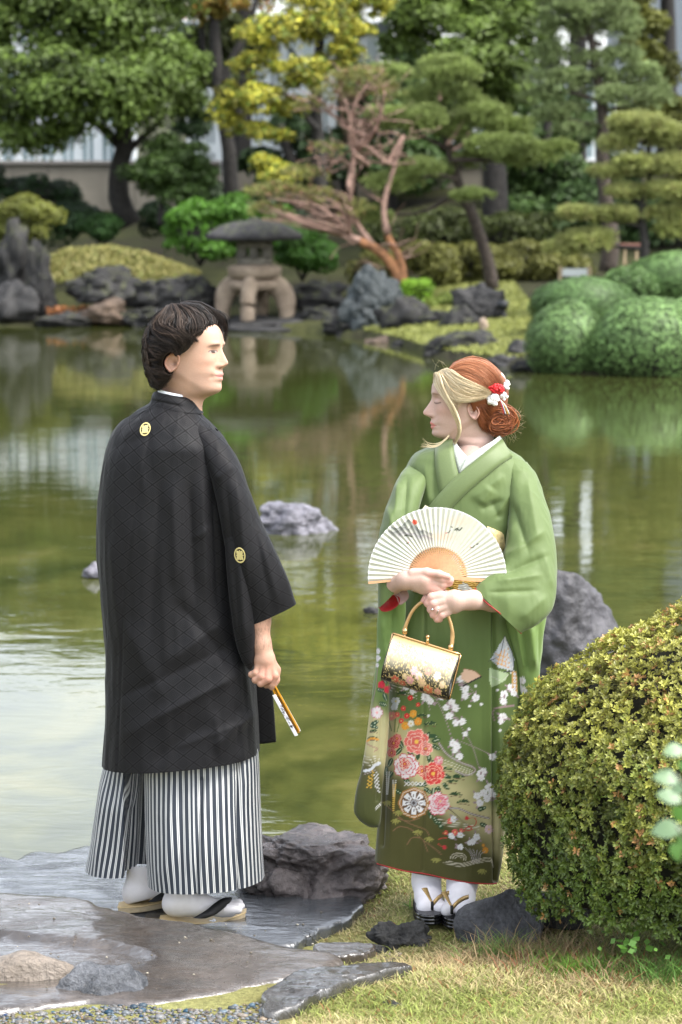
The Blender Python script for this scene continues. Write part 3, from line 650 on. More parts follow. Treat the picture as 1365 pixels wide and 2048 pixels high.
# dry orange leaves and a few ferns at the left waterline
P = np.array([at(rng.uniform(95, 200), rng.uniform(612, 648), 43.9 + rng.uniform(-.3, .2)) for _ in range(500)])
V, F, CC = leaves(P, np.tile([0, -.6, .8], (len(P), 1)), .10, cols(len(P), rng, (0.28, 0.11, 0.035), .4), .4, .9, 6)
t = thing('dry_fern', 'orange-brown withered fern on the left rocks at the waterline', 'plant', at(150, 645, 43.8)); obj('foliage', V, F, M_LEAF, t, C=CC, smooth=False, kind='stuff')
# grassy tongue at the right waterline, light grass
P = []
for _ in range(16000):
    x = rng.uniform(.4, 3.2); y = rng.uniform(33, 46); P.append((x, y, gz(x, y) + .02))
P = np.array(P); keep = (P[:, 1] > shore_y(P[:, 0]) + .3); P = P[keep]
V, F, CC = leaves(P, np.tile([0, -.3, 1], (len(P), 1)), .12, cols(len(P), rng, (0.22, 0.24, 0.06), .3), .3, .7, 7)
obj('bank_grass', V, F, M_LEAF, C=CC, smooth=False, kind='stuff', label='short yellow-green grass on the far bank between the rocks and azaleas', cat='grass')

# ---------------------------------------------------------------- rocks of the far bank
R_DARK = m_rock('dark_lava_rock', (0.005, 0.005, 0.005), (0.030, 0.029, 0.028), .8, 3, moss=(.05, .055, .02))
R_BLUE = m_rock('blue_grey_rock', (0.012, 0.017, 0.018), (0.065, 0.08, 0.084), .75, 2.5)
R_GREY = m_rock('grey_rock', (0.005, 0.005, 0.005), (0.034, 0.033, 0.033), .7, 3)
R_BROWN = m_rock('brown_rock', (0.04, 0.028, 0.02), (0.16, 0.11, 0.075), .8, 3)
far_rocks = [  # px, py(centre), rx, ry px, Y, material, label
    (25, 520, 32, 62, 44.6, R_DARK, 'tall dark upright rock at the left edge of the far bank'),
    (78, 575, 30, 62, 44.2, R_DARK, 'leaning dark slab of rock beside the bamboo grass'),
    (22, 605, 42, 42, 43.8, R_GREY, 'grey rounded rock at the left edge on the waterline'),
    (212, 575, 58, 34, 44.0, R_DARK, 'dark rock bulging out under the bamboo grass'),
    (290, 590, 40, 28, 44.0, R_DARK, 'low dark rock right of the one under the bamboo grass'),
    (370, 590, 62, 42, 44.2, R_DARK, 'dark rock mass between the bamboo grass and the lantern'),
    (215, 628, 45, 24, 43.7, R_BROWN, 'brown rock with dry leaves at the left waterline'),
    (300, 635, 50, 20, 43.6, R_DARK, 'flat dark rock on the waterline behind the man'),
    (130, 640, 50, 14, 43.5, R_DARK, 'flat wet rock at the left waterline'),
    (400, 640, 50, 16, 43.5, R_DARK, 'flat dark rock left of the lantern feet'),
    (530, 655, 92, 15, 42.6, R_GREY, 'long flat grey stone in the water before the lantern'),
    (650, 640, 50, 26, 42.8, R_DARK, 'dark rock right of the lantern feet'),
    (630, 590, 60, 34, 44, R_DARK, 'shadowed rock behind the right side of the lantern'),
    (745, 615, 52, 56, 40.5, R_BLUE, 'tall blue-grey boulder on the waterline'),
    (815, 640, 52, 42, 39.5, R_DARK, 'rounded black boulder right of the blue-grey one'),
    (700, 655, 40, 20, 40.5, R_DARK, 'small dark rock at the foot of the blue-grey boulder'),
    (770, 685, 30, 12, 38.5, R_BROWN, 'small brown stone in the shallows'),
    (815, 692, 30, 13, 37.5, R_GREY, 'small grey flat stone in the shallows'),
    (880, 640, 42, 20, 39, R_DARK, 'low dark rock behind the dark pointed rock'),
    (960, 618, 42, 40, 38.5, R_GREY, 'pointed dark rock standing on the grass tongue'),
    (925, 640, 36, 30, 38, R_DARK, 'dark rock leaning against the pointed one'),
    (930, 697, 68, 30, 35, R_DARK, 'wide black block of rock behind the woman\'s head'),
    (1035, 712, 32, 24, 33.3, R_GREY, 'small grey rock between the grass tongue and azaleas'),
    (1005, 728, 30, 14, 33, R_GREY, 'low grey rock at the waterline behind the woman\'s hair flower'),
    (880, 715, 26, 12, 35, R_DARK, 'little dark stone left of the wide black block'),
    (1060, 735, 30, 12, 32.2, R_DARK, 'low dark stone at the foot of the front azalea'),
]
for i, (px, py, rx, ry, Y, mt, lb_) in enumerate(far_rocks):
    k = 1 / ppm(Y)
    V, F = rock_mesh(at(px, py, Y), (rx * k * .95, rx * k * .75, ry * k * .98), 300 + i, sub=4, amp=.6, freq=2.0, fine=.12, flat=.8, facets=7)
    obj('shore_rock', V, F, mt, label=lb_, cat='rock', group='rocks along the far shore', loc=at(px, py + ry * .8, Y), smooth=False if i % 2 else True)

# ---------------------------------------------------------------- stone lantern (snow-viewing kind)
Yl = 43.6; kx = 1 / ppm(Yl)
M_LST = m_rock('lantern_stone', (0.20, 0.15, 0.105), (0.40, 0.32, 0.24), .85, 5)
M_LRF = m_rock('lantern_roof_stone', (0.02, 0.019, 0.021), (0.085, 0.08, 0.082), .85, 5, moss=(.1, .11, .06))
def LZ(py): return at(510, py, Yl)[2]
lc = at(510, 640, Yl)
t = thing('stone_lantern', 'low stone lantern with wide dark mushroom roof on four arched legs at the pond edge', 'lantern', lc)
q = lambda r, py: (r * kx, LZ(py))
prof = [q(0.5, 440), q(40, 443), q(70, 452), q(92, 466), q(97, 473), q(94, 479), q(84, 480), q(60, 481), q(36, 484), q(0.5, 485)]
V, F = lathe([lc[0], lc[1], 0], prof, 36); obj('roof', V, F, M_LRF, t)
V, F = lathe([lc[0], lc[1], 0], [q(.5, 434), q(10, 436), q(16, 441), q(12, 446), q(.5, 447)], 16); obj('finial', V, F, M_LRF, t)
# light box: six posts with openings between top and bottom rings
zt, zb = LZ(484), LZ(530)
mb = MB(); V, F = lathe([lc[0], lc[1], 0], [(.01, zt), (35 * kx, zt), (36 * kx, LZ(495)), (30 * kx, LZ(495)), (.01, LZ(495))], 24, poly=6); mb.add(V, F)
V, F = lathe([lc[0], lc[1], 0], [(.01, LZ(516)), (32 * kx, LZ(516)), (35 * kx, LZ(518)), (35 * kx, zb), (.01, zb)], 24, poly=6); mb.add(V, F)
for i in range(6):
    a = i * math.pi / 3 + .5; V, F = bbox_([lc[0] + 29 * kx * math.cos(a), lc[1] + 29 * kx * math.sin(a), (LZ(495) + LZ(516)) / 2], (15 * kx, 15 * kx, LZ(494) - LZ(517)), .01, a); mb.add(V, F)
mb.build('light_box', M_LRF if False else m_rock('lantern_box_stone', (0.12, 0.11, 0.09), (0.27, 0.25, 0.2), .85, 5), t)
V, F = lathe([lc[0], lc[1], 0], [q(.5, 529), q(40, 529), q(53, 533), q(54, 540), q(52, 552), q(42, 558), q(.5, 559)], 36); obj('platform', V, F, M_LST, t)
V, F = lathe([lc[0], lc[1], 0], [q(.5, 559), q(38, 559), q(50, 563), q(52, 572), q(46, 580), q(.5, 581)], 36); obj('leg_crown', V, F, M_LST, t)
for i in range(4):
    a = i * math.pi / 2 + math.radians(-100); d = np.array([math.cos(a), math.sin(a), 0])
    pts = [(30, 568), (48, 574), (60, 590), (65, 612), (66, 640)]
    P = spline(np.array([np.array([lc[0], lc[1], 0]) + d * r * kx + np.array([0, 0, LZ(py)]) for r, py in pts]), 14)
    V, F = tube(P, np.linspace(17, 14, 14) * kx, 10, flat=1.35); obj('leg', V, F, M_LST, t)
V, F = rock_mesh(at(510, 655, Yl), (90 * kx, 80 * kx, 20 * kx), 77, 4, .2, flat=.5); obj('plinth_rock', V, F, R_GREY, label='flat base stone under the lantern feet', cat='rock', loc=at(510, 655, Yl))

# ---------------------------------------------------------------- wall and buildings behind
m, nt, b = nmat('plaster'); v = opos(nt)
c = ramp(nt, noise_n(nt, .6, 5, .6, v), [(.3, (0.13, 0.12, 0.10)), (.7, (0.24, 0.22, 0.18))]); L(nt, c, b.inputs['Base Color']); b.inputs['Roughness'].default_value = .9
M_PL = m; M_CAP = m_plain('wall_cap', (0.16, 0.15, 0.14), .8)
wz0, wz1 = 1.2, at(200, 330, 57)[2]
t = thing('garden_wall', 'long pale plastered garden wall with grey coping behind the trees', 'wall', (0, 57, wz0))
for i in range(24):
    x = -24 + i * 2.02; V, F = box((x, 57, (wz0 + wz1) / 2), (2.0, .25, wz1 - wz0)); obj('wall_panel', V, F, M_PL, t, smooth=False)
    V, F = bbox_((x, 57, wz1 + .05), (2.0, .42, .1), .02); obj('coping', V, F, M_CAP, t, smooth=False)
M_WHITE = m_plain('white_frame', (0.75, 0.8, 0.82), .5, var=.05)
M_GLASS = nmat('pale_glass'); _b = M_GLASS[2]; _b.inputs['Base Color'].default_value = (0.42, 0.55, 0.6, 1); _b.inputs['Roughness'].default_value = .12; _b.inputs['Metallic'].default_value = .35; M_GLASS = M_GLASS[0]
M_GREYP = m_plain('grey_panel', (0.16, 0.19, 0.22), .5, var=.1)
M_DARKP = m_plain('dark_panel', (0.03, 0.035, 0.045), .4, var=.1)
def facade(name, label, x0, x1, Y, z0, z1, nx, nz, frame, glass, depth=6, fw=.12):
    t = thing(name, label, 'building', ((x0 + x1) / 2, Y, z0))
    V, F = box(((x0 + x1) / 2, Y + depth / 2 + .12, (z0 + z1) / 2), (x1 - x0, depth, z1 - z0)); obj('wall', V, F, frame, t, smooth=False)
    V, F = bbox_(((x0 + x1) / 2, Y + depth / 2, z1 + .15), (x1 - x0 + .5, depth + .6, .3), .04); obj('roof', V, F, M_GREYP, t, smooth=False)
    dx = (x1 - x0) / nx; dz = (z1 - z0) / nz; me = None; mp = None
    for i in range(nx):
        for j in range(nz):
            cx, cz = x0 + (i + .5) * dx, z0 + (j + .5) * dz
            if me is None:
                mb = MB()
                for s in (-1, 1):
                    mb.add(*box((s * (dx - fw) / 2, 0, 0), (fw, .22, dz))); mb.add(*box((0, 0, s * (dz - fw) / 2), (dx - 2 * fw, .2, fw)))
                mb.add(*box((0, 0, 0), (fw * .5, .16, dz - 2 * fw)))
                V, F, _, _ = mb.out(); me = mesh_data('window', V, F, smooth=False); me.materials.append(frame)
                V, F = box((0, .06, 0), (dx - fw, .03, dz - fw)); mp = mesh_data('pane', V, F, smooth=False); mp.materials.append(glass)
            w = bpy.data.objects.new('window', me); COL.objects.link(w); w.parent = t; w.location = np.array([cx, Y, cz]) - org(t)
            p = bpy.data.objects.new('pane', mp); COL.objects.link(p); p.parent = w
    return t
def X(px, Y): return at(px, 400, Y)[0]
facade('glass_building', 'pale white-framed glass building seen through the gap under the evergreen', X(-120, 66), X(238, 66), 66, 2.0, 7.2, 9, 5, M_WHITE, M_GLASS)
facade('glass_building', 'white building with tall narrow windows behind the yellow maple', X(375, 64), X(760, 64), 64, 2.0, 6.4, 12, 3, M_WHITE, M_GLASS)
facade('office_building', 'grey office block with dark window bands above the right-hand trees', X(1255, 70), X(1800, 70), 70, 2.0, 12.5, 10, 7, M_GREYP, M_DARKP, fw=.35)
facade('office_building', 'grey office block showing a sliver at the top left corner', X(-500, 74), X(22, 74), 74, 2.0, 8.6, 8, 6, M_GREYP, M_DARKP, fw=.3)
facade('low_building', 'low white building glimpsed behind the pines', X(820, 68), X(1250, 68), 68, 2.0, 5.5, 10, 3, M_WHITE, M_GLASS)

# ---------------------------------------------------------------- small things on the far bank
M_WOODL = m_plain('pale_wood', (0.42, 0.32, 0.2), .7); M_WOODD = m_plain('red_brown_wood', (0.16, 0.07, 0.05), .7); M_BOARD = m_plain('white_board', (0.7, 0.74, 0.74), .5, var=.04)
M_BLK = m_plain('black_metal', (0.01, 0.012, 0.014), .5)
c = at(1150, 545, 38.5); k = 1 / ppm(38.5)
t = thing('notice_board', 'small white notice board on wooden posts behind the clipped azaleas', 'sign', c - [0, 0, .25])
V, F = bbox_(c, (50 * k, .03, 15 * k), .005); obj('board', V, F, M_BOARD, t, smooth=False)
for s in (-1, 1): V, F = bbox_(c + [s * 29 * k, 0, -.08], (7 * k, .05, 24 * k + .16), .006); obj('post', V, F, M_WOODL, t, smooth=False)
c = at(1262, 490, 39.5)
t = thing('wooden_sign', 'little roofed red-brown wooden sign between the pine trunks', 'sign', c - [0, 0, .4])
V, F = bbox_(c, (44 * k, .12, 7 * k), .01); obj('roof', V, F, M_WOODD, t, smooth=False)
for s in (-1, 1): V, F = bbox_(c + [s * 12 * k, 0, -.2], (5 * k, .05, 32 * k), .006); obj('post', V, F, M_WOODL, t, smooth=False)
c = at(1005, 610, 38.2)
t = thing('garden_spotlight', 'black garden spotlight on the grass beside the pointed rock', 'lamp', c - [0, 0, .12])
P = np.array([c + [-.07, 0, .03], c + [.0, -.02, .01], c + [.08, -.04, -.01]]); V, F = tube(P, [.05, .075, .085], 14); obj('lamp_head', V, F, M_BLK, t)
V, F = bbox_(c - [0, 0, .09], (.05, .05, .12), .01); obj('stand', V, F, M_BLK, t)

t = obj("stone_post", *rock_mesh(at(968, 650, 36.8), (.06, .06, .1), 5, 3, .1, flat=.9), M_LST, label='short pale stone marker on the grass tongue below the spotlight', cat='stone marker', loc=at(968, 660, 36.8))
# rocks standing in the pond
for i, (px, py, rx, ry, base, mt, lb_) in enumerate([
    (592, 1043, 76, 33, 1068, 'R_PALE', 'pale grey boulder with white lichen rising from the middle of the pond'),
    (190, 1143, 22, 15, 1158, 'R_PALE', 'small pale wet stone just breaking the surface beside the man\'s sleeve'),
    (745, 1222, 14, 6, 1228, 'R_GREY', 'small dark stone at the surface beside the woman\'s sleeve'),
    ]):
    if i == 0: R_PALE = m_rock('lichen_rock', (0.035, 0.035, 0.045), (0.34, 0.33, 0.38), .6, 7, wet=.4)
    Y = onz(px, base, WATER)[1] + rx / FPX * 16 * .7; k = 1 / ppm(Y)
    V, F = rock_mesh(at(px, py, Y), (rx * k * .98, rx * k * .8, ry * k * .98), 400 + i, 5, .45, freq=1.8, flat=.7)
    obj('pond_rock', V, F, globals()[mt], label=lb_, cat='rock', loc=onz(px, base, WATER))
# ================================================================ THE NEAR BANK
def slab(name, poly, z, thick, mat, label, cat='stone slab', seed=0, und=0.006, edge=0.02, rings=28, step=None, group=None, tilt=None):
    """a stone sheet with a rounded rim from a pixel outline on the plane z"""
    P = np.array([onz(px, py, z) for px, py in poly]); n = 160
    Q = spline(np.vstack([P[-1:], P, P[:2]]), n * 3)
    d = np.linalg.norm(Q - P[0], axis=1); i0 = int(np.argmin(d[: n])); d2 = np.linalg.norm(Q[n:] - P[0], axis=1); i1 = n + int(np.argmin(d2))
    Q = Q[i0:i1]; Q = Q[np.linspace(0, len(Q) - 1, n).astype(int)]
    nz = fbm(np.stack([Q[:, 0] * 9, Q[:, 1] * 9, 0 * Q[:, 0]], -1), seed, 4)[:, None]
    c = Q.mean(0); Q = Q + (Q - c) / np.linalg.norm(Q - c, axis=1, keepdims=True) * nz * 0.05
    s = np.concatenate([np.linspace(0.02, .9, rings), [.93, .96, .98, .992, 1.0, 1.004, 1.0]])
    dz = np.concatenate([np.zeros(rings), [-.02 * edge, -.1 * edge, -.25 * edge, -.5 * edge, -edge, -edge - thick * .5, -edge - thick]])
    V = c + (Q - c)[None] * s[:, None, None]; V[..., 2] = z + dz[:, None]
    f = np.minimum(1, (1.02 - s) * 8)[:, None]
    V[..., 2] += und * f * (fbm(V * 4 + seed, seed + 3, 4) + .6 * fbm(V * np.array([11, 24, 11]) + seed, seed + 5, 4, ridged=True))
    if step: V[..., 2] += step(V)
    if tilt: V[..., 2] += (V[..., 0] - c[0]) * tilt[0] + (V[..., 1] - c[1]) * tilt[1]
    F = grid_faces(len(s), n, True)[:, ::-1]; V = V.reshape(-1, 3)
    cc = V[:n].mean(0); V = np.vstack([V, cc]); j = np.arange(n); F3 = np.stack([np.full(n, len(V) - 1), j, (j + 1) % n], -1)
    return obj(name, V, [F, F3], mat, label=label, cat=cat, group=group, loc=(c[0], c[1], z - thick))
def m_wet(name, cols_, scale=2.2, r0=.06, r1=.36, crack=True, patch=1.1):
    m, nt, b = nmat(name); v = opos(nt)
    n1 = noise_n(nt, scale, 6, .62, v, .6); n2 = noise_n(nt, scale * 16, 5, .7, v); n3 = noise_n(nt, patch * 2.3, 5, .65, v, 1.2)
    c = ramp(nt, n1, [(.3, cols_[0]), (.5, cols_[1]), (.68, cols_[2])])
    c = mixc(nt, .75, c, ramp(nt, n2, [(.3, (.6,) * 3), (.7, (1.3,) * 3)]), 'MULTIPLY')
    h = mathn(nt, 'MULTIPLY', n2, .5)
    if crack:
        vo = N(nt, 'ShaderNodeTexVoronoi', feature='DISTANCE_TO_EDGE'); vo.inputs['Scale'].default_value = 2.4
        wv = N(nt, 'ShaderNodeVectorMath', operation='ADD'); L(nt, v, wv.inputs[0])
        nn = N(nt, 'ShaderNodeTexNoise'); nn.inputs['Scale'].default_value = 5; nn.inputs['Detail'].default_value = 5; L(nt, v, nn.inputs[0]); L(nt, nn.outputs[1], wv.inputs[1]); L(nt, wv.outputs[0], vo.inputs['Vector'])
        e = ramp(nt, vo.outputs[0], [(0.0, (0, 0, 0)), (0.012, (1, 1, 1))])
        mask = ramp(nt, n3, [(.48, (1, 1, 1)), (.54, (0, 0, 0))]); e = mathn(nt, 'MAXIMUM', e, mask)
        c = mixc(nt, 1.0, c, mixc(nt, e, (.10, .09, .08), (1.0, 1.0, 1.0)), 'MULTIPLY'); h = mathn(nt, 'ADD', h, mathn(nt, 'MULTIPLY', e, .6))
    L(nt, c, b.inputs['Base Color'])
    L(nt, ramp(nt, n3, [(.46, (r0,) * 3), (.62, (r1,) * 3)]), b.inputs['Roughness'])
    b.inputs['Specular IOR Level'].default_value = .8
    n4 = noise_n(nt, 7, 5, .6, opos(nt, (1, 3.2, 1)), 1.5); h = mathn(nt, 'ADD', h, mathn(nt, 'MULTIPLY', n4, 1.1))
    L(nt, bump_n(nt, h, 0.007), b.inputs['Normal'])
    b.inputs['Coat Weight'].default_value = .0; L(nt, ramp(nt, n3, [(.46, (1.0,) * 3), (.60, (.25,) * 3)]), b.inputs['Coat Weight']); b.inputs['Coat Roughness'].default_value = .07; b.inputs['Coat IOR'].default_value = 1.4
    L(nt, bump_n(nt, n4, 0.003), b.inputs['Coat Normal'])
    return m
W_BLUE = m_wet('wet_slate', ((0.03, 0.033, 0.037), (0.055, 0.06, 0.066), (0.10, 0.104, 0.11)))
W_BROWN = m_wet('wet_brown_stone', ((0.026, 0.021, 0.018), (0.055, 0.045, 0.037), (0.095, 0.08, 0.07)), crack=False, patch=.8)
slab('stone_slab', [(-150, 1722), (-40, 1706), (20, 1716), (70, 1702), (110, 1704), (160, 1690), (215, 1682), (330, 1690), (480, 1722), (530, 1772), (500, 1800), (400, 1832), (200, 1830), (60, 1815), (-150, 1830)], -0.043, .18, W_BLUE, 'wet blue-grey flat stone at the water\'s edge under the man\'s left foot', seed=1, und=.005)
slab('stone_slab', [(380, 1800), (480, 1772), (560, 1773), (640, 1777), (700, 1790), (725, 1806), (708, 1832), (660, 1852), (600, 1884), (540, 1886), (450, 1868), (330, 1850), (300, 1820)], -0.041, .18, W_BLUE, 'wet cracked slate slab between the man and the grass', seed=2, und=.004)
def st(V):
    px, py = proj(V); e = np.interp(px, [0, 60, 130, 200, 260, 320, 330, 400], [1858, 1864, 1872, 1878, 1890, 1908, 1925, 1960])
    lo = np.interp(px, [0, 100, 200, 300, 325], [1990, 1985, 1962, 1935, 1918])
    return -.016 * sstep(0, 8, py - e) * sstep(0, 40, lo - py) * (px < 330)
slab('stone_slab', [(-200, 1790), (-60, 1776), (0, 1779), (90, 1783), (165, 1790), (222, 1810), (330, 1838), (430, 1850), (520, 1878), (600, 1894), (692, 1910), (668, 1932), (590, 1952), (500, 1974), (380, 1990), (200, 1998), (-200, 2005)], 0.055, .25, W_BROWN, 'largest wet brown-grey slab across the lower left with a shallow hollow', seed=3, und=.010, step=st)
slab('stone_slab', [(560, 1960), (610, 1944), (700, 1930), (790, 1924), (830, 1928), (770, 1945), (690, 1968), (640, 1990), (600, 2010), (545, 2020), (528, 2000), (535, 1978)], 0.075, .15, m_wet('dark_wet_stone', ((0.02, 0.02, 0.02), (0.05, 0.048, 0.045), (0.09, 0.085, 0.08)), crack=False), 'narrow dark stone half sunk in the grass, pointing to the small lumpy rock', seed=4, und=.014)
slab('stone_slab', [(640, 1892), (670, 1886), (735, 1888), (745, 1900), (700, 1912), (650, 1908)], 0.01, .1, W_BROWN, 'small flat brown stone between the big slab and the grass', seed=5)
# rocks at hand
R_PURPLE = m_rock('purple_grey_rock', (0.022, 0.017, 0.016), (0.22, 0.185, 0.18), .45, 5, wet=.7)
R_NEAR = m_rock('grey_pitted_rock', (0.03, 0.031, 0.035), (0.15, 0.153, 0.165), .7, 9)
R_LAVA = m_rock('black_lava_rock', (0.014, 0.014, 0.014), (0.07, 0.07, 0.068), .75, 12)
R_TAN = m_rock('pale_tan_rock', (0.16, 0.13, 0.10), (0.30, 0.26, 0.22), .6, 6, wet=.3)
R_MARB = m_rock('blue_white_mottled_rock', (0.03, 0.035, 0.042), (0.24, 0.25, 0.27), .4, 13, wet=.5)
def near_rock(px, py, rx, ry, Y, mt, label, seed, dep=.8, amp=.35, freq=1.6, shape=None, rot=0, sub=5, fine=.06, flat=.5, facets=9):
    k = 1 / ppm(Y); V, F = rock_mesh(at(px, py, Y), (rx * k, rx * k * dep, ry * k), seed, sub, amp, freq, flat, fine, rot, shape, facets)
    return obj('rock', V, F, mt, label=label, cat='rock', loc=at(px, py + ry * .5, Y))
def crest(V):   # ridge up on the left with a long slope to the right
    V = V.copy(); r = np.abs(V[:, 0]).max(); u = V[:, 0] / r
    up = V[:, 2] > 0
    V[up, 2] *= (1.25 - .25 * u[up] + .2 * np.sin(u[up] * 5 + V[up, 1] * 8)); V[:, 2] = .115 * np.tanh(V[:, 2] / .115) + .02 * fbm(V * 9, 3, 3)
    return V
near_rock(645, 1742, 134, 106, 7.52, R_PURPLE, 'large purplish grey rock with a pitted crest between the couple', 501, .75, .55, 1.9, crest, sub=6, fine=.05, flat=.6, facets=6)
near_rock(1135, 1250, 120, 130, 11.4, m_rock('dark_blue_rock', (0.012, 0.011, 0.012), (0.12, 0.118, 0.135), .6, 2.5, wet=.3), 'big dark rock in the pond behind the woman\'s sleeve', 502, .7, .4, 1.1, sub=6, flat=.8, fine=.025)
near_rock(1004, 1859, 80, 70, 6.90, R_NEAR, 'smooth dark grey boulder in front of the woman\'s sandals', 503, .7, .22, 1.2, lambda V: np.stack([V[:, 0] * (1 + .0 * V[:, 2]), V[:, 1], V[:, 2] + V[:, 0] * .15], -1), fine=.03)
near_rock(806, 1882, 46, 37, 6.86, R_LAVA, 'small black lumpy lava rock on the grass', 504, .8, .6, 2.4, fine=.16, facets=5)
near_rock(746, 1903, 20, 12, 6.78, R_LAVA, 'tiny black stone left of the lumpy lava rock', 505, .8, .4, 2, sub=4)
near_rock(60, 1975, 92, 60, 6.35, R_TAN, 'pale tan rounded stone at the lower left corner', 506, .6, .18, 1.1, fine=.02)
near_rock(210, 2008, 105, 66, 6.22, R_MARB, 'blue and white mottled boulder at the bottom left', 507, .6, .35, 1.6, fine=.05)
near_rock(415, 2060, 62, 34, 6.08, R_NEAR, 'grey stone cut by the bottom edge beside the gravel', 508, .7, .2, 1.4)
near_rock(798, 2034, 64, 40, 6.12, R_LAVA, 'low black stone in the grass at the bottom edge', 509, .7, .35, 1.8, fine=.1)
near_rock(776, 1948, 30, 22, 6.5, R_LAVA, 'small black stone in the grass above the bottom one', 510, .7, .4, 2, sub=4)
near_rock(735, 1970, 16, 15, 6.4, R_LAVA, 'pebble-sized dark stone in the grass', 511, .7, .4, 2, sub=4)
near_rock(1105, 1822, 60, 44, 7.0, R_LAVA, 'dark rock under the overhanging azalea leaves', 512, .7, .4, 1.8)
near_rock(-42, 1802, 32, 26, 6.95, R_LAVA, 'small dark rock at the left edge on the slabs', 513, .7, .4, 1.8, sub=4)
rng = np.random.RandomState(33)
mb = MB(); I0, F0 = ico(1)
for _ in range(3000):
    if rng.uniform() < .84: px, py = rng.uniform(-60, 560), rng.uniform(1990, 2075)
    else: px, py = rng.uniform(560, 800), rng.uniform(1880, 1935)
    if py < 2004 + 8 * math.sin(px * .02) and px < 560: continue
    p = onz(px, py, 0.06 if px < 560 else .01); p[2] = gz(p[0], p[1]) + .002; s = rng.uniform(.0025, .0075) * (1 + (rng.uniform() < .08))
    mb.add(I0 * np.array([s, s * rng.uniform(.6, 1), s * .6]) * (1 + .2 * rng.normal(size=(len(I0), 1)) * .5) + p, F0, np.array((0.10, 0.10, 0.098)) * rng.uniform(.35, 1.9) + np.array((.03, .01, -.01)) * rng.normal())
mb.build('gravel', m_attr('pebble', .5, nscale=200), label='fine grey gravel along the bottom left and beside the slabs', cat='gravel', kind='stuff')
# flat scatter on the slabs: a few crumbs and pine needles
mb = MB()
for _ in range(46):
    px, py = rng.uniform(20, 690), rng.uniform(1800, 1985); p = onz(px, py, .06)
    if py < 1850 + (px - 220) * .14 and px > 230: p = onz(px, py, -.036)
    s = rng.uniform(.002, .005); mb.add(I0 * [s, s * .8, s * .6] + p, F0, (.1, .085, .06) if rng.uniform() < .6 else (.35, .32, .25))
mb.build('stone_crumbs', bpy.data.materials['pebble'], label='crumbs of soil and needles scattered on the wet slabs', cat='litter', kind='stuff')

# ---------------------------------------------------------------- grass
def blades(P, ln, w, C, lean=.5, seed=0, bend=.5, droop=None):
    r = np.random.RandomState(seed); n = len(P); a = r.uniform(0, 6.283, n)
    d = np.stack([np.cos(a), np.sin(a), 0 * a], -1) * (lean * r.uniform(.2, 1.2, (n, 1))) + [0, 0, 1]; d /= np.linalg.norm(d, axis=1, keepdims=True)
    s = np.stack([-np.sin(a + r.normal(size=n)), np.cos(a), 0 * a], -1) * (w * r.uniform(.6, 1.3, n))[:, None]
    ln = (np.broadcast_to(ln, (n,)) * r.uniform(.5, 1.3, n))[:, None]; h = np.stack([np.cos(a), np.sin(a), 0 * a - .3], -1) * bend
    m1 = P + d * ln * .55 + h * ln * .1; t = P + d * ln * .95 + h * ln * .45
    V = np.stack([P - s, P + s, m1 + s * .8, m1 - s * .8, t], 1).reshape(-1, 3); k = np.arange(n)[:, None] * 5
    return V, [k + np.array([[0, 1, 2, 3]]), k + np.array([[3, 2, 4]])], np.repeat(C, 5, 0)
GRS = m_attr('grass_blade', .6, spec=.3, nscale=5, trans=.3)
rng = np.random.RandomState(44); n = 180000
x = rng.uniform(-.75, 1.75, n); y = rng.uniform(5.6, 8.25, n); z = gz(x, y)
px, py = proj(np.stack([x, y, z], -1))
left = np.interp(py, [1740, 1752, 1778, 1800, 1815, 1850, 1885, 1900, 1925, 1960, 1990, 2020, 2100], [760, 715, 690, 724, 722, 665, 628, 690, 690, 640, 610, 600, 560]) + 18 * fbm(np.stack([x * 30, y * 30, 0 * x], -1), 3, 2)
bare = fbm(np.stack([x * 5, y * 5, 0 * x], -1), 8, 4)
soil = (np.abs(py - 1893 - 0.0 * px) < 22) & (px < 880) & (px > 600)
keep = (px > left) & (px < 1500) & (py > 1690) & (y < near_edge(x) - .05) & ((bare < .42) | (rng.uniform(size=n) < .3)) & (~soil | (rng.uniform(size=n) < .25)) & (~((np.abs(px - 885) < 66) & (py > 1775) & (py < 1868)) | (rng.uniform(size=n) < .22))
x, y, z, bare, py, px = x[keep], y[keep], z[keep], bare[keep], py[keep], px[keep]; n = len(x)
gr = fbm(np.stack([x * 3.3, y * 3.3, 0 * x + 3], -1), 12, 4) * 1.8 + rng.normal(size=n) * .45
tt = sstep(-.55, .6, gr - .05)[:, None]
C = np.array((0.50, 0.40, 0.22)) * (1 - tt) + np.array((0.28, 0.31, 0.085)) * tt; C = C * rng.uniform(.6, 1.3, (n, 1)) * np.array([.95, 1.0, .95])
rd = rng.uniform(size=n) < .035; C[rd] = (0.30, 0.13, 0.06)
V, F, CC = blades(np.stack([x, y, z - .002], -1), .020 + .008 * (py > 1900), .0015, C, 1.3, 1, 1.0)
obj('grass', V, F, GRS, C=CC, smooth=False, kind='stuff', label='short straw and green lawn grass on the near bank', cat='grass')
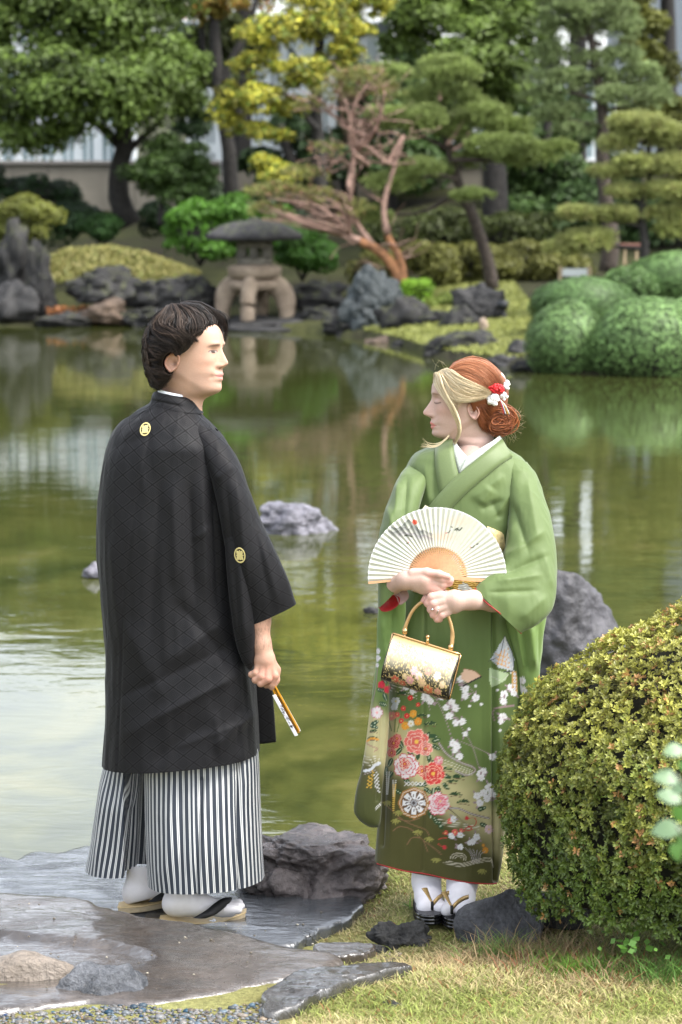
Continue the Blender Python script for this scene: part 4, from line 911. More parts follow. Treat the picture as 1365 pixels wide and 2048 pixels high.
# longer tufts
def tuft(name, label, cx, cy, n, ln, spread, col, seed, lean=.7, w=.0014, bend=.8, hue=None):
    r = np.random.RandomState(seed); c = onz(cx, cy, .05); c[2] = gz(c[0], c[1])
    P = c + np.stack([r.normal(size=n) * spread, r.normal(size=n) * spread * .7, 0 * r.normal(size=n)], -1); P[:, 2] = gz(P[:, 0], P[:, 1]) - .003
    C = cols(n, r, col, .35, hue, .3 if hue else 0)
    V, F, CC = blades(P, ln, w, C, lean, seed, bend)
    t = thing(name, label, 'grass tuft', c); obj('blades', V, F, GRS, t, C=CC, smooth=False, kind='stuff')
STR = (0.42, 0.31, 0.17); GG = (0.16, 0.24, 0.05)
tuft('straw_tuft', 'dry straw tuft in front of the smooth dark boulder', 915, 1905, 160, .05, .05, STR, 1)
tuft('straw_tuft', 'dry straw tuft against the black lumpy rock', 800, 1915, 90, .04, .045, STR, 2)
tuft('straw_tuft', 'long straw-coloured grass hanging under the azalea, right of the boulder', 1075, 1880, 700, .085, .10, (0.33, 0.24, 0.13), 3, hue=GG)
tuft('straw_tuft', 'wide straw fringe along the foot of the azalea bush', 1190, 1925, 700, .07, .15, (0.28, 0.19, 0.11), 4, hue=(.3, .12, .06))
tuft('green_tuft', 'fresh green blades rising beside the dark boulder', 985, 1880, 120, .085, .035, (0.17, 0.28, 0.07), 5, lean=.6)
tuft('green_tuft', 'bushy bright green grass clump below the azalea', 1150, 1935, 520, .07, .06, (0.12, 0.25, 0.03), 6, lean=.8, w=.001)
tuft('green_tuft', 'green weeds at the right edge under the azalea', 1325, 1950, 420, .09, .08, (0.10, 0.2, 0.04), 7, lean=.9)
tuft('green_tuft', 'small green sprig in the grass left of the woman\'s sandals', 838, 1772, 24, .045, .012, (0.13, 0.24, 0.04), 8, w=.003, lean=1.0)
tuft('straw_tuft', 'straw grass at the hem between the boulder and the azalea', 1015, 1765, 420, .05, .07, (0.42, 0.36, 0.19), 9, hue=GG)
tuft('green_tuft', 'green and straw blades behind the lumpy lava rock, at the bottom right lawn', 1000, 1960, 500, .035, .16, (0.2, 0.26, 0.06), 10, hue=STR)
# creeping broad-leaf weed
r = np.random.RandomState(3); c = onz(1265, 1905, .08)
t = thing('broadleaf_weed', 'low weed with round bright green leaves under the azalea', 'plant', c)
P = c + np.stack([r.normal(size=30) * .05, r.normal(size=30) * .05, r.uniform(.01, .06, 30)], -1)
V, F, CC = leaves(P, np.tile([0, -.5, 1], (30, 1)), .026, cols(30, r, (0.14, 0.30, 0.05), .3), .8, .4, 3)
obj('leaves', V, F, M_GLOSSLEAF, t, C=CC, kind='stuff', smooth=False)

# ---------------------------------------------------------------- the clipped azalea at the right
BC = at(1452, 1608, 6.74); BR = np.array([.64, .50, .565])
def bush_r(d): return 1 + .08 * fbm(d * 2.2, 21, 3) + .10 * fbm(d * 5.5, 22, 3)
t = thing('azalea_bush', 'large clipped azalea in the right foreground, dense with yellow-green leaf rosettes', 'bush', [BC[0], BC[1], .03])
V, F = ico(5); k = bush_r(V) * .86; V = V * k[:, None] * BR; V[:, 2] = np.maximum(V[:, 2], -.26 + .04 * fbm(V * 8, 4, 2)); obj('branch_mass', V + BC, F, m_plain('bush_heart', (0.012, 0.012, 0.006), .95, var=.5, scale=30), t)
rng = np.random.RandomState(55); n = 33000
d = rng.normal(size=(n, 3)); d /= np.linalg.norm(d, axis=1, keepdims=True)
d = d[(d[:, 2] > -.50) & (d[:, 1] < .55)]; n = len(d)
hole = fbm(d * 6.5, 31, 3)
k = bush_r(d) * (1 - np.abs(rng.normal(size=n)) * .045)
k = np.where(hole < -.33, k - .07, k)
P = BC + d * k[:, None] * BR
outer = k / bush_r(d)
nrm = d / BR; nrm /= np.linalg.norm(nrm, axis=1, keepdims=True); nrm = nrm + rng.normal(size=(n, 3)) * .32 + [0, 0, .28]; nrm /= np.linalg.norm(nrm, axis=1, keepdims=True)
per = 7
u = np.cross(nrm, rng.normal(size=(n, 3))); u /= np.linalg.norm(u, axis=1, keepdims=True); w_ = np.cross(nrm, u)
A = (np.arange(per) / per * 6.283)[None] + rng.uniform(0, 6.28, (n, 1)) + rng.normal(size=(n, per)) * .2
el = rng.uniform(.25, 1.0, (n, per, 1))
D = (np.cos(A)[..., None] * u[:, None] + np.sin(A)[..., None] * w_[:, None]) * np.cos(el) + nrm[:, None] * np.sin(el)
S = np.cross(D, nrm[:, None]); S /= np.linalg.norm(S, axis=2, keepdims=True) + 1e-9; U = np.cross(S, D)
ln = rng.uniform(.010, .0185, (n, per, 1)); wd = ln * .22
b0 = P[:, None] + D * ln * .1
V = np.stack([b0, P[:, None] + D * ln * .6 + S * wd + U * wd * .3, P[:, None] + D * ln - U * wd * .2, P[:, None] + D * ln * .6 - S * wd + U * wd * .3], 2).reshape(-1, 3)
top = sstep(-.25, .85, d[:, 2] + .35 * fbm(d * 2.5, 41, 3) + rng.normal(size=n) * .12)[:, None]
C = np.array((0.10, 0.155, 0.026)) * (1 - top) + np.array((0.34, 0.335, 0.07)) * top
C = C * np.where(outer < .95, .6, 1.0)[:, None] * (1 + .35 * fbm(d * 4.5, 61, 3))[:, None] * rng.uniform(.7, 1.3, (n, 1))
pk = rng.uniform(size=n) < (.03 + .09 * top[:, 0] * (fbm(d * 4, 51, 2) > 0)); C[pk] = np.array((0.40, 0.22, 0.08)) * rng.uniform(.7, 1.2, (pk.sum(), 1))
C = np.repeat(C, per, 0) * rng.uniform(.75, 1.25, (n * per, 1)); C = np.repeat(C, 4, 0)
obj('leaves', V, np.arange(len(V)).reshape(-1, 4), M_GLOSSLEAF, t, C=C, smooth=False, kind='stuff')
mb = MB()
for i in range(26):
    a = rng.uniform(0, 6.28); e = rng.uniform(-.3, .9); q = BC + np.array([math.cos(a) * math.cos(e), math.sin(a) * math.cos(e), math.sin(e)]) * BR * .93
    b0 = np.array([BC[0] + rng.normal() * .06, BC[1] + rng.normal() * .06, .0]); mb.add(*tube(spline(np.array([b0, (b0 + q) / 2 + rng.normal(size=3) * .04, q]), 8), np.linspace(.011, .003, 8), 5))
mb.build('stems', M_BARK, t)
# out-of-focus leaves of a shrub close to the camera
rng = np.random.RandomState(8); Yc = 3.3
t = thing('near_shrub', 'blurred pale green leaves of a shrub close to the camera at the right edge', 'shrub', [at(1520, 1700, Yc)[0], Yc, .25])
mb = MB(); k = 1 / ppm(Yc)
stems = [[(1540, 2300), (1500, 1900), (1440, 1700), (1360, 1600)], [(1540, 2300), (1480, 1800), (1400, 1620), (1345, 1545)], [(1540, 2300), (1520, 1900), (1420, 1760), (1352, 1650)]]
mbs = MB()
for i, s in enumerate(stems): mbs.add(*limb(s, [Yc, Yc, Yc - .05 * i, Yc - .05 * i], .004, .0015, sides=5))
mbs.build('stem', M_BARK, t)
for (px, py, a, l, g) in [(1350, 1498, -.1, 64, 1), (1335, 1552, .15, 76, 1), (1362, 1572, -.5, 56, 1), (1340, 1590, .3, 70, 1), (1335, 1655, -.1, 84, 1), (1372, 1530, .4, 50, 0), (1360, 1625, .9, 60, 0), (1372, 1680, 1.0, 70, 0), (1385, 1600, -.9, 60, 0), (1390, 1640, .2, 60, 1), (1400, 1500, .5, 60, 0), (1352, 1700, 1.2, 50, 0)]:
    c = at(px, py, Yc + rng.uniform(-.06, .06)); T = np.array([math.cos(a), rng.uniform(-.3, .3), -math.sin(a)]); T /= np.linalg.norm(T); B = np.array([.0, -.75, .65]) if g else np.array([.1, -.9, .2]); S = np.cross(T, B); S /= np.linalg.norm(S)
    l = l * .82; s = np.linspace(-1, 1, 9)[:, None]; wv = (1 - np.abs(s) ** 1.8) * .32 * l * k
    mid = c + T * s * l * k * .5 + np.array([0, 0, -.12 * l * k]) * s ** 2
    Vv = np.concatenate([mid - S * wv - np.array([0, 0, .1]) * wv, mid, mid + S * wv - np.array([0, 0, .1]) * wv]).reshape(3, 9, 3)
    mb.add(Vv.reshape(-1, 3), grid_faces(3, 9), np.array((0.20, 0.31, 0.17) if g else (0.07, 0.17, 0.03)))
mb.build('leaves', m_attr('pale_leaf', .4, nscale=60, trans=.35), t, kind='stuff')
# ================================================================ TOOLS FOR BODIES AND CLOTH
YM = 7.15                                   # distance of the couple
SM = YM / FPX                               # metres per photograph pixel there
def surfnet(f, lo, hi, h):
    """surface of f < 0 inside the box, one vertex per crossed cell"""
    lo = np.asarray(lo, float); n = np.ceil((np.asarray(hi, float) - lo) / h).astype(int) + 1
    g = np.meshgrid(*[lo[k] + h * np.arange(n[k]) for k in range(3)], indexing='ij')
    D = f(np.stack(g, -1).astype(np.float32)).astype(np.float32); ins = D < 0
    nc = n - 1; acc = np.zeros((*nc, 3), np.float32); cnt = np.zeros(nc, np.float32)
    for ax in range(3):
        o = [a for a in range(3) if a != ax]
        for b0 in (0, 1):
            for b1 in (0, 1):
                s0 = [None] * 3; s1 = [None] * 3
                s0[ax] = slice(0, nc[ax]); s1[ax] = slice(1, nc[ax] + 1)
                for oo, bb in zip(o, (b0, b1)): s0[oo] = s1[oo] = slice(bb, bb + nc[oo])
                a, b = D[tuple(s0)], D[tuple(s1)]; cr = (a < 0) != (b < 0)
                t = np.where(cr, a / np.where(cr, a - b, 1), 0); cnt += cr
                acc[..., ax] += np.where(cr, t, 0)
                for oo, bb in zip(o, (b0, b1)): acc[..., oo] += cr * bb
    act = cnt > 0; idx = -np.ones(nc, int); idx[act] = np.arange(act.sum())
    ii = np.argwhere(act); V = lo + h * (ii + acc[act] / cnt[act][:, None])
    Fs = []
    for ax in range(3):
        u, v = [(1, 2), (2, 0), (0, 1)][ax]
        s0 = [slice(1, nc[k]) for k in range(3)]; s0[ax] = slice(0, nc[ax]); s1 = list(s0); s1[ax] = slice(1, nc[ax] + 1)
        a, b = ins[tuple(s0)], ins[tuple(s1)]; e = np.argwhere(a != b)
        if not len(e): continue
        fl = a[tuple(e.T)]; base = e.copy(); base[:, u] += 1; base[:, v] += 1
        def c_(du, dv):
            q = base.copy(); q[:, u] -= du; q[:, v] -= dv; return idx[tuple(q.T)]
        q = np.stack([c_(1, 1), c_(0, 1), c_(0, 0), c_(1, 0)], -1); q[~fl] = q[~fl][:, ::-1]; Fs.append(q)
    F = np.concatenate(Fs); F = F[(F >= 0).all(1)]
    return V, F
def cap_sdf(P, a, b, ra, rb):
    a = np.asarray(a, np.float32); b = np.asarray(b, np.float32); ab = b - a
    t = np.clip(((P - a) @ ab) / max(float(ab @ ab), 1e-9), 0, 1)
    return np.linalg.norm(P - a - t[..., None] * ab, axis=-1) - (ra + (rb - ra) * t)
def ell_sdf(P, c, r):
    q = (P - np.asarray(c, np.float32)) / np.asarray(r, np.float32); k = np.linalg.norm(q, axis=-1); return (k - 1) * min(r)
def smin(a, b, k):
    h = np.clip(.5 + .5 * (b - a) / k, 0, 1); return b * (1 - h) + a * h - k * h * (1 - h)
def chain(P, pts, rad, k):
    d = None
    for i in range(len(pts) - 1):
        q = cap_sdf(P, pts[i], pts[i + 1], rad[i], rad[i + 1]); d = q if d is None else smin(d, q, k)
    return d
def px2w(V, Y0):
    """(px, py, depth px towards the camera) -> world about the distance Y0"""
    V = np.asarray(V, float); Y = Y0 - V[:, 2] * (Y0 / FPX)
    x = (V[:, 0] - 682.5) / FPX; u = (1024 - V[:, 1]) / FPX
    r = np.stack([x, CP + u * SP, -SP + u * CP], -1)
    return r * (Y / r[:, 1])[:, None] + np.array([0, 0, CAMZ])
def smooth_mesh(V, F, it=3, lam=.5):
    V = V.copy(); n = len(V); E = np.concatenate([F[:, [0, 1]], F[:, [1, 2]], F[:, [2, 3]], F[:, [3, 0]]])
    E = np.concatenate([E, E[:, ::-1]]); c = np.bincount(E[:, 0], minlength=n)[:, None] + 1e-9
    for _ in range(it):
        A = np.stack([np.bincount(E[:, 0], V[E[:, 1], k], n) for k in range(3)], -1) / c; V += lam * (A - V)
    return V
def ridge(px, py, lines):
    """soft folds: (x0, y0, x1, y1, width, height) in photograph pixels"""
    d = 0 * px
    for (x0, y0, x1, y1, w, a) in lines:
        L2 = (x1 - x0) ** 2 + (y1 - y0) ** 2; t = ((px - x0) * (x1 - x0) + (py - y0) * (y1 - y0)) / L2
        tc = np.clip(t, 0, 1); q = np.hypot(px - x0 - tc * (x1 - x0), py - y0 - tc * (y1 - y0))
        fade = sstep(-.05, .25, t) * sstep(1.05, .75, t) if w > 4 else 1.0
        d = d + a * np.exp(-(q / w) ** (2 if w <= 4 else 1.45)) * fade
    return d
def loft(levels, rows, n, conc=1.0, Y=YM, e=2.2, ends=(False, False), foldf=None, fold_noise=0.0, seed=0, start=0.0):
    """closed garment form. levels: (xl, yl, xr, yr, near, far[, Y]) - the two silhouette points in pixels, half depths in metres"""
    Lv = np.array([list(l) + ([Y] if len(l) == 6 else []) for l in levels], float)
    mid = np.concatenate([[0], np.cumsum(np.hypot(np.diff((Lv[:, 0] + Lv[:, 2]) / 2), np.diff((Lv[:, 1] + Lv[:, 3]) / 2)))])
    t = np.linspace(0, mid[-1], rows); T = np.stack([pchip(mid, Lv[:, k], t) for k in range(7)], -1)
    a = np.linspace(0, 2 * math.pi, n, endpoint=False) + start
    if conc != 1.0: a = a - (1 - 1 / conc) * 0.5 * -np.sin(2 * (a - 0)) * 0  # even spacing
    # more columns on the side that faces the camera
    w = 1 + (conc - 1) * (np.sin(np.linspace(0, 2 * math.pi, 2000, endpoint=False)) > -.15); cw = np.concatenate([[0], np.cumsum(1 / (1 / w))]); cw /= cw[-1]
    a = np.interp(np.linspace(0, 1, n, endpoint=False), cw, np.linspace(0, 2 * math.pi, 2001))
    L0 = px2w(np.stack([T[:, 0], T[:, 1], 0 * t], -1), 1.0);
    def W(px, py, Yv):
        x = (px - 682.5) / FPX; u = (1024 - py) / FPX; r = np.stack([x, CP + u * SP, -SP + u * CP], -1)
        return r * (Yv / r[:, 1])[:, None] + np.array([0, 0, CAMZ])
    A = W(T[:, 0], T[:, 1], T[:, 6]); B = W(T[:, 2], T[:, 3], T[:, 6]); c = (A + B) / 2; h = (B - A) / 2
    p = 2 / e; ca = np.sign(np.cos(a)) * np.abs(np.cos(a)) ** p; sa = np.sign(np.sin(a)) * np.abs(np.sin(a)) ** p
    dep = np.where(sa > 0, -T[:, 4:5] * sa, -T[:, 5:6] * sa)
    V = c[:, None] + h[:, None] * ca[None, :, None]; V[..., 1] += dep
    # normals of the plain form
    du = np.roll(V, -1, 1) - np.roll(V, 1, 1); dv = np.gradient(V, axis=0); Nn = np.cross(du, dv); Nn /= np.linalg.norm(Nn, axis=2, keepdims=True) + 1e-9
    out = V - c[:, None]; Nn *= np.sign((Nn * out).sum(2, keepdims=True));
    px, py = proj(V); near = (sa > -.1)[None] & np.ones(len(t), bool)[:, None]
    d = 0 * px
    if foldf is not None: d = d + np.where(near, foldf(px, py), 0)
    if fold_noise: d = d + fold_noise * fbm(V * np.array([9, 9, 3.0]) + seed, seed, 3) + fold_noise * .7 * fbm(V * np.array([17, 17, 4.0]) + .35 * V[..., [2, 2, 0]] + seed, seed + 5, 3, ridged=True)
    V = V + Nn * d[..., None]
    seg = np.linalg.norm(np.roll(V, -1, 1) - V, axis=2); s = np.cumsum(seg, 1) - seg; j0 = int(np.argmin(np.abs(a - math.pi / 2))); s = s - s[:, j0:j0 + 1]
    cx = ((T[:, 0] + T[:, 2]) / 2)[:, None]
    UV = np.stack([cx - s / SM, np.broadcast_to(np.interp(np.arange(rows), np.arange(rows), V[:, j0, 2])[:, None] / -SM, s.shape)], -1)
    F = [grid_faces(rows, n, True)]
    Vf = V.reshape(-1, 3); Uf = UV.reshape(-1, 2)
    for q, on in enumerate(ends):
        if on:
            i0 = 0 if q == 0 else (rows - 1) * n; k = len(Vf); Vf = np.vstack([Vf, V[0 if q == 0 else -1].mean(0)]); Uf = np.vstack([Uf, Uf[i0]])
            j = np.arange(n); F.append(np.stack([i0 + j, i0 + (j + 1) % n, np.full(n, k)], -1))
    return Vf, F, Uf, V
def surf_at(V, px, py, w=None):
    """nearest camera-facing point of a vertex cloud at a pixel"""
    x, y = proj(V); d = np.hypot(x - px, y - py); m = d < max(2.5, d.min() + 1.0); i = np.where(m)[0]
    return i[np.argmin(V[i, 1] + d[i] * SM * .5)]
def ribbon(E1, E2, surf, lift, n=40, thick=.004, m=5):
    """band between two pixel polylines laid on (lift in front of) a surface, with thickness"""
    A = spline(np.array(E1, float), n); B = spline(np.array(E2, float), n); s = np.linspace(0, 1, m)
    G = A[:, None] * (1 - s)[None, :, None] + B[:, None] * s[None, :, None]
    sx, sy = proj(surf); Yv = np.zeros((n, m))
    for i in range(n):
        for j in range(m):
            d = np.hypot(sx - G[i, j, 0], sy - G[i, j, 1]); q = d < max(5, d.min() + 2); Yv[i, j] = surf[q, 1].min()
    for _ in range(6):
        Yp = np.pad(Yv, 1, mode='edge'); Yv = (Yp[:-2, 1:-1] + Yp[2:, 1:-1] + Yp[1:-1, :-2] + Yp[1:-1, 2:] + Yv * 2) / 6
    def W(Yq):
        x = (G[..., 0] - 682.5) / FPX; u = (1024 - G[..., 1]) / FPX; r = np.stack([x, CP + u * SP, -SP + u * CP], -1)
        return r * (Yq / r[..., 1])[..., None] + np.array([0, 0, CAMZ])
    f = W(Yv - lift); b = W(Yv - lift + thick); f[:, 0] = (f[:, 0] * .5 + b[:, 0] * .5); f[:, -1] = (f[:, -1] * .5 + b[:, -1] * .5)
    ring = np.concatenate([f, b[:, ::-1]], 1); k = 2 * m
    return ring.reshape(-1, 3), grid_faces(n, k, True), f
def hair_locks(guides, cen, rx, ry, depth, n, rad, col, seed, Y0=YM, wave=1.2, dcol=None, mirror=True, lift=0.0, pts=16, spread=1.0, sides=3, e=2.0, fly=0.0, jitter=2.0, cvar=.35, avoid=None, gd=None, clump=1, camp=3.0, clift=.006, cct=(.7, 1.3)):
    """locks of hair interpolated between pixel guide curves that lie on an ellipsoid (cen, rx, ry px; depth m)"""
    r = np.random.RandomState(seed); G = [spline(np.array(g, float), pts) for g in guides]; mb = MB()
    for i in range(n):
        s = np.linspace(0, 1, pts)
        if i % clump == 0: k0 = r.randint(len(G) - 1); t0 = r.uniform(); ph = r.uniform(0, 6.28, 2); fq = r.uniform(6, 12); am = camp * r.uniform(.4, 1.2); cl = r.uniform(-clift, clift); ct = r.uniform(*cct)
        k = k0; t = np.clip(t0 + r.normal() * (.12 if clump > 1 else 0), 0, 1) if clump > 1 else t0; P = G[k] * (1 - t) + G[k + 1] * t
        if clump > 1: P = P + am * np.stack([np.sin(s * fq + ph[0]), np.cos(s * fq * .9 + ph[1])], -1) * np.sin(s * math.pi)[:, None] ** .5
        j = r.normal(size=2) * jitter * (.6 if clump > 1 else 1)
        P = P + j * (0.4 + s[:, None]) * spread + wave * np.stack([np.sin(s * 9 + r.uniform(0, 6)), np.cos(s * 8 + r.uniform(0, 6))], -1) * r.uniform(.2, 1)
        if r.uniform() < .5:
            a = r.uniform(0, .5); b_ = r.uniform(a + .35, 1.0); P = spline(P[int(a * (pts - 1)): max(int(b_ * (pts - 1)) + 1, int(a * (pts - 1)) + 3)], pts)
        if avoid is not None:
            ax_, ay_, aw, ah = avoid; qx, qy = (P[:, 0] - ax_) / aw, (P[:, 1] - ay_) / ah; rr_ = np.hypot(qx, qy) + 1e-6; kf = np.where(rr_ < 1, 1 / rr_, 1); P = np.stack([ax_ + qx * kf * aw, ay_ + qy * kf * ah], -1)
        rt, rb_ = ry if isinstance(ry, tuple) else (ry, ry)
        u = (P[:, 0] - cen[0]) / rx; v = (P[:, 1] - cen[1]) / np.where(P[:, 1] < cen[1], rt, rb_); q = np.clip(1 - np.abs(u) ** e - np.abs(v) ** e, 0.0, 1) ** .5
        lf = lift + r.uniform(-.004, .004) * (.5 if clump > 1 else 1) + (cl * np.sin(s * math.pi) if clump > 1 else 0) + (fly * r.uniform(0, 1) * s if fly else 0)
        for sg in ((1, -1) if mirror and r.uniform() < .22 else (1,)):
            df_ = 1.0 if gd is None else (gd[k][0] * (1 - t) + gd[k + 1][0] * t) * (1 - s) + (gd[k][1] * (1 - t) + gd[k + 1][1] * t) * s
            Yv = Y0 - sg * (depth * q + lf) * df_
            W = px2w(np.stack([P[:, 0], P[:, 1], (Y0 - Yv) / (Y0 / FPX)], -1), Y0)
            w = rad * r.uniform(.55, 1.3) * np.sin(np.clip(s * 1.05 + .12, 0, 1) * math.pi) ** .6 + rad * .12
            V, F = tube(W, w, sides, cap=False, flat=.7)
            c = np.array(col if dcol is None or r.uniform() > .4 else dcol) * r.uniform(1 - cvar, 1 + cvar) * (ct if clump > 1 else 1)
            mb.add(V, F, c)
    return mb
def hair_mat(name):
    m, nt, b = nmat(name); a = N(nt, 'ShaderNodeAttribute', attribute_name='Col'); L(nt, a.outputs[0], b.inputs['Base Color'])
    b.inputs['Roughness'].default_value = .48; b.inputs['Specular IOR Level'].default_value = .35
    return m
M_HAIR = hair_mat('hair_strands')
M_SKIN = m_attr('skin', .52, spec=.3, nscale=260, nvar=.05, sss=.12, bump=.0004)

def head_mesh(T, yaw, cen, Y0, rows=200, n=170, skin=(.55, .36, .28), flip=1, paint=None, scale=SM, extra=None):
    """T: table rows (py, front, back, halfwidth, nose, nosewidth, lip) in px from the ear axis; loft of horizontal sections"""
    T = np.array(T, float); py = np.linspace(T[0, 0], T[-1, 0], rows)
    c = [pchip(T[:, 0], T[:, k], py) for k in range(T.shape[1])]
    def sm_(q, w): kk = np.exp(-np.linspace(-2, 2, 2 * w + 1) ** 2); kk /= kk.sum(); return np.convolve(np.pad(q, w, mode='edge'), kk, 'valid')
    c = [c[0]] + [sm_(q, 9 if k in (0, 1, 2, 6, 7) else 5) for k, q in enumerate(c[1:])]
    a = np.linspace(-1, 1, n, endpoint=False); a = np.sign(a) * np.abs(a) ** 1.35 * math.pi       # dense at the front
    fr, bk, hw, nose, nw, lip = [q[:, None] for q in c[1:7]]
    xc = c[7][:, None]; ef = c[8][:, None]
    ca, sa = np.cos(a)[None], np.sin(a)[None]
    p = 2 / np.where(ca > 0, ef, 2.1)
    X = xc + np.sign(ca) * np.abs(ca) ** p * np.where(ca > 0, fr - xc, xc - bk); Yl = hw * np.sign(sa) * np.abs(sa) ** p
    Z = np.broadcast_to(py[:, None], X.shape).copy(); front = np.clip(ca * 1.6, 0, 1)
    X = X + front * (nose * np.exp(-np.abs(Yl / nw) ** 2.2) + lip * np.exp(-(Yl / 15) ** 2))
    if extra is not None: X, Yl, Z = extra(X, Yl, Z, front)
    C = np.broadcast_to(np.array(skin, float), (*X.shape, 3)).copy()
    if paint is not None: C = paint(X, Yl, Z, C, front)
    cy, sy = math.cos(yaw), math.sin(yaw)
    # flip = 1 faces right, -1 faces left; positive lateral = side towards the camera
    sx = cen[0] + flip * (X * cy - Yl * sy); dp = X * sy + Yl * cy
    V = px2w(np.stack([sx.ravel(), Z.ravel(), dp.ravel()], -1), Y0)
    F = [grid_faces(rows, n, True)]; k = len(V); V = np.vstack([V, V[:n].mean(0)]); j = np.arange(n); F.append(np.stack([np.full(n, k), j, (j + 1) % n], -1))
    return V, F, np.vstack([C.reshape(-1, 3), skin]), dict(cen=cen, cy=cy, sy=sy, flip=flip, Y0=Y0)
def head_pt(hd, x, lat, py):
    x, lat, py = np.broadcast_arrays(np.asarray(x, float), lat, py)
    sx = hd['cen'][0] + hd['flip'] * (x * hd['cy'] - lat * hd['sy']); dp = x * hd['sy'] + lat * hd['cy']
    return px2w(np.stack([sx.ravel(), py.ravel(), dp.ravel()], -1), hd['Y0'])
def ear_mesh(hd, x0, py0, w, h, lat, tilt=.12, skin=(.5, .3, .24)):
    """ear: rim, hollow and lobe on a polar grid; centre (x0, py0), half sizes w, h in px"""
    r = np.linspace(0, 1, 16)[:, None]; a = np.linspace(0, 2 * math.pi, 48, endpoint=False)[None]
    wx = w * (1 + .18 * np.cos(a - 2.2) ) * (1 - .34 * np.clip(-np.sin(a), 0, 1) ** 2); hy = h * (1 + 0 * a)
    u = r * wx * np.cos(a) - tilt * r * hy * np.sin(a); v = r * hy * np.sin(a)
    rim = np.exp(-((r - .86) / .12) ** 2) * np.clip(.35 + .9 * (np.sin(a) * .6 - np.cos(a) * .7 + .55), 0, 1.1)
    anti = .55 * np.exp(-((r - .55) / .10) ** 2) * np.clip(-np.cos(a + .5), 0, 1)
    bowl = np.exp(-(((u - .12 * w) / (.38 * w)) ** 2 + ((v + .12 * h) / (.3 * h)) ** 2))
    lobe = np.exp(-(((v + .75 * h) / (.25 * h)) ** 2 + ((u - .1 * w) / (.5 * w)) ** 2))
    trag = np.exp(-(((u - .62 * w) / (.18 * w)) ** 2 + ((v + .15 * h) / (.16 * h)) ** 2))
    z = 3.6 * rim + 2.0 * anti - 4.2 * bowl + 1.4 * lobe + 2.4 * trag + 1.5
    back = -u / w * 3.0     # stands off the skull at the rear
    Vf = head_pt(hd, x0 + u, lat + z + back, py0 - v); edge = head_pt(hd, x0 + u[-1:] * .93, lat + back[-1:] * .4 - 5, py0 - v[-1:] * .93)
    V = np.vstack([Vf, edge]); F = grid_faces(17, 48, True)
    C = np.array(skin)[None] * (1 - .35 * bowl.reshape(-1, 1)) * np.array([1, .93, .9]) ** (1.5 * rim.reshape(-1, 1)); C = np.vstack([C, np.tile(skin, (48, 1))])
    return V, F, C
def torso(mb, cx, top, bottom, hw, skin, Y0=YM, dep=.08):
    V, F, _, _ = loft([(cx - 20, top, cx + 20, top, .045, .045), (cx - hw * .55, top + 45, cx + hw * .55, top + 45, dep * .6, dep * .6), (cx - hw, top + 120, cx + hw, top + 120, dep, dep), (cx - hw * .75, (top + bottom) / 2, cx + hw * .75, (top + bottom) / 2, dep, dep), (cx - hw * .6, bottom, cx + hw * .6, bottom, dep * .6, dep * .6)], 20, 24, Y=Y0, ends=(True, True))
    mb.add(V, F, skin)
# ================================================================ THE MAN
man = thing('person', 'dark-haired man in a black crested haori and striped hakama, turned away on the wet slab', 'person', at(380, 1838, 7.12))
HD_M = (.47, .295, .215)
# py, front, back, halfwidth, nose, nosewidth, lip, widest at, exponent
cM = (378, 722)
TM = [(632, 0, -30, 8, 0, 6, 0, -15, 2), (640, 38, -62, 38, 0, 6, 0, -15, 2.1), (655, 62, -74, 48, 0, 6, 0, -12, 2.3), (670, 69, -78, 50, 0, 6, 0, -8, 2.4), (684, 71.5, -80, 50, 0, 6, 0, -5, 2.45), (697, 70, -80, 49.5, 2.5, 5, 0, 0, 2.45),
      (710, 69, -78, 49, 9, 6, 0, 2, 2.4), (720, 68.5, -76, 48.5, 15, 7.5, 0, 4, 2.35), (726, 68.5, -74, 48, 18, 8.5, 0, 4, 2.3), (732, 68.5, -72, 47.5, 13, 11, 0, 5, 2.25), (738, 69, -70, 47, 2, 10, .5, 5, 2.2), (744, 69, -67, 46.5, 0, 8, 3.5, 6, 2.15), (749, 69, -65, 46, 0, 8, 6.5, 6, 2.1), (753, 69, -64, 45.5, 0, 8, 2.5, 6, 2.05), (758, 69, -62, 45, 0, 8, 5, 6, 2.0), (765, 69, -60, 44, 0, 8, -.5, 7, 1.95),
      (775, 70, -58, 42, 0, 8, .5, 8, 1.9), (783, 68, -56, 39, 0, 8, 0, 6, 1.9), (789, 55, -55, 36, 0, 8, 0, 0, 2.0), (794, 38, -54, 33, 0, 8, 0, -8, 2.1), (802, 30, -53, 31, 0, 8, 0, -12, 2), (815, 27, -53, 33, 0, 8, 0, -14, 2), (845, 28, -55, 40, 0, 8, 0, -14, 2)]
def exM(X, Y, Z, f):
    g = lambda y, z, sy, sz: np.exp(-(((np.abs(Y) - y) / sy) ** 2 + ((Z - z) / sz) ** 2))
    X = X + f * (-5.5 * g(21, 702, 9, 7) + 3.2 * g(21, 704, 7, 4.0) + 3.0 * g(20, 688, 13, 5) + 2.2 * g(32, 722, 10, 9) - 2.0 * g(14, 740, 5, 8) * 1.0 + 2.6 * g(9.5, 732, 4, 4.5) - 1.6 * g(23, 754, 4, 5) + 2.2 * g(27, 745, 8, 9))
    Y = Y + np.sign(Y) * 1.5 * np.exp(-(((X - 12) / 14) ** 2 + ((Z - 772) / 12) ** 2))
    jl = Z - (748 + np.clip(X + 4, -30, 60) * .62); sj = sstep(-6, 14, jl) * sstep(64, 30, X) * sstep(812, 792, Z); Y = Y * (1 - .07 * sj)
    return X, Y, Z
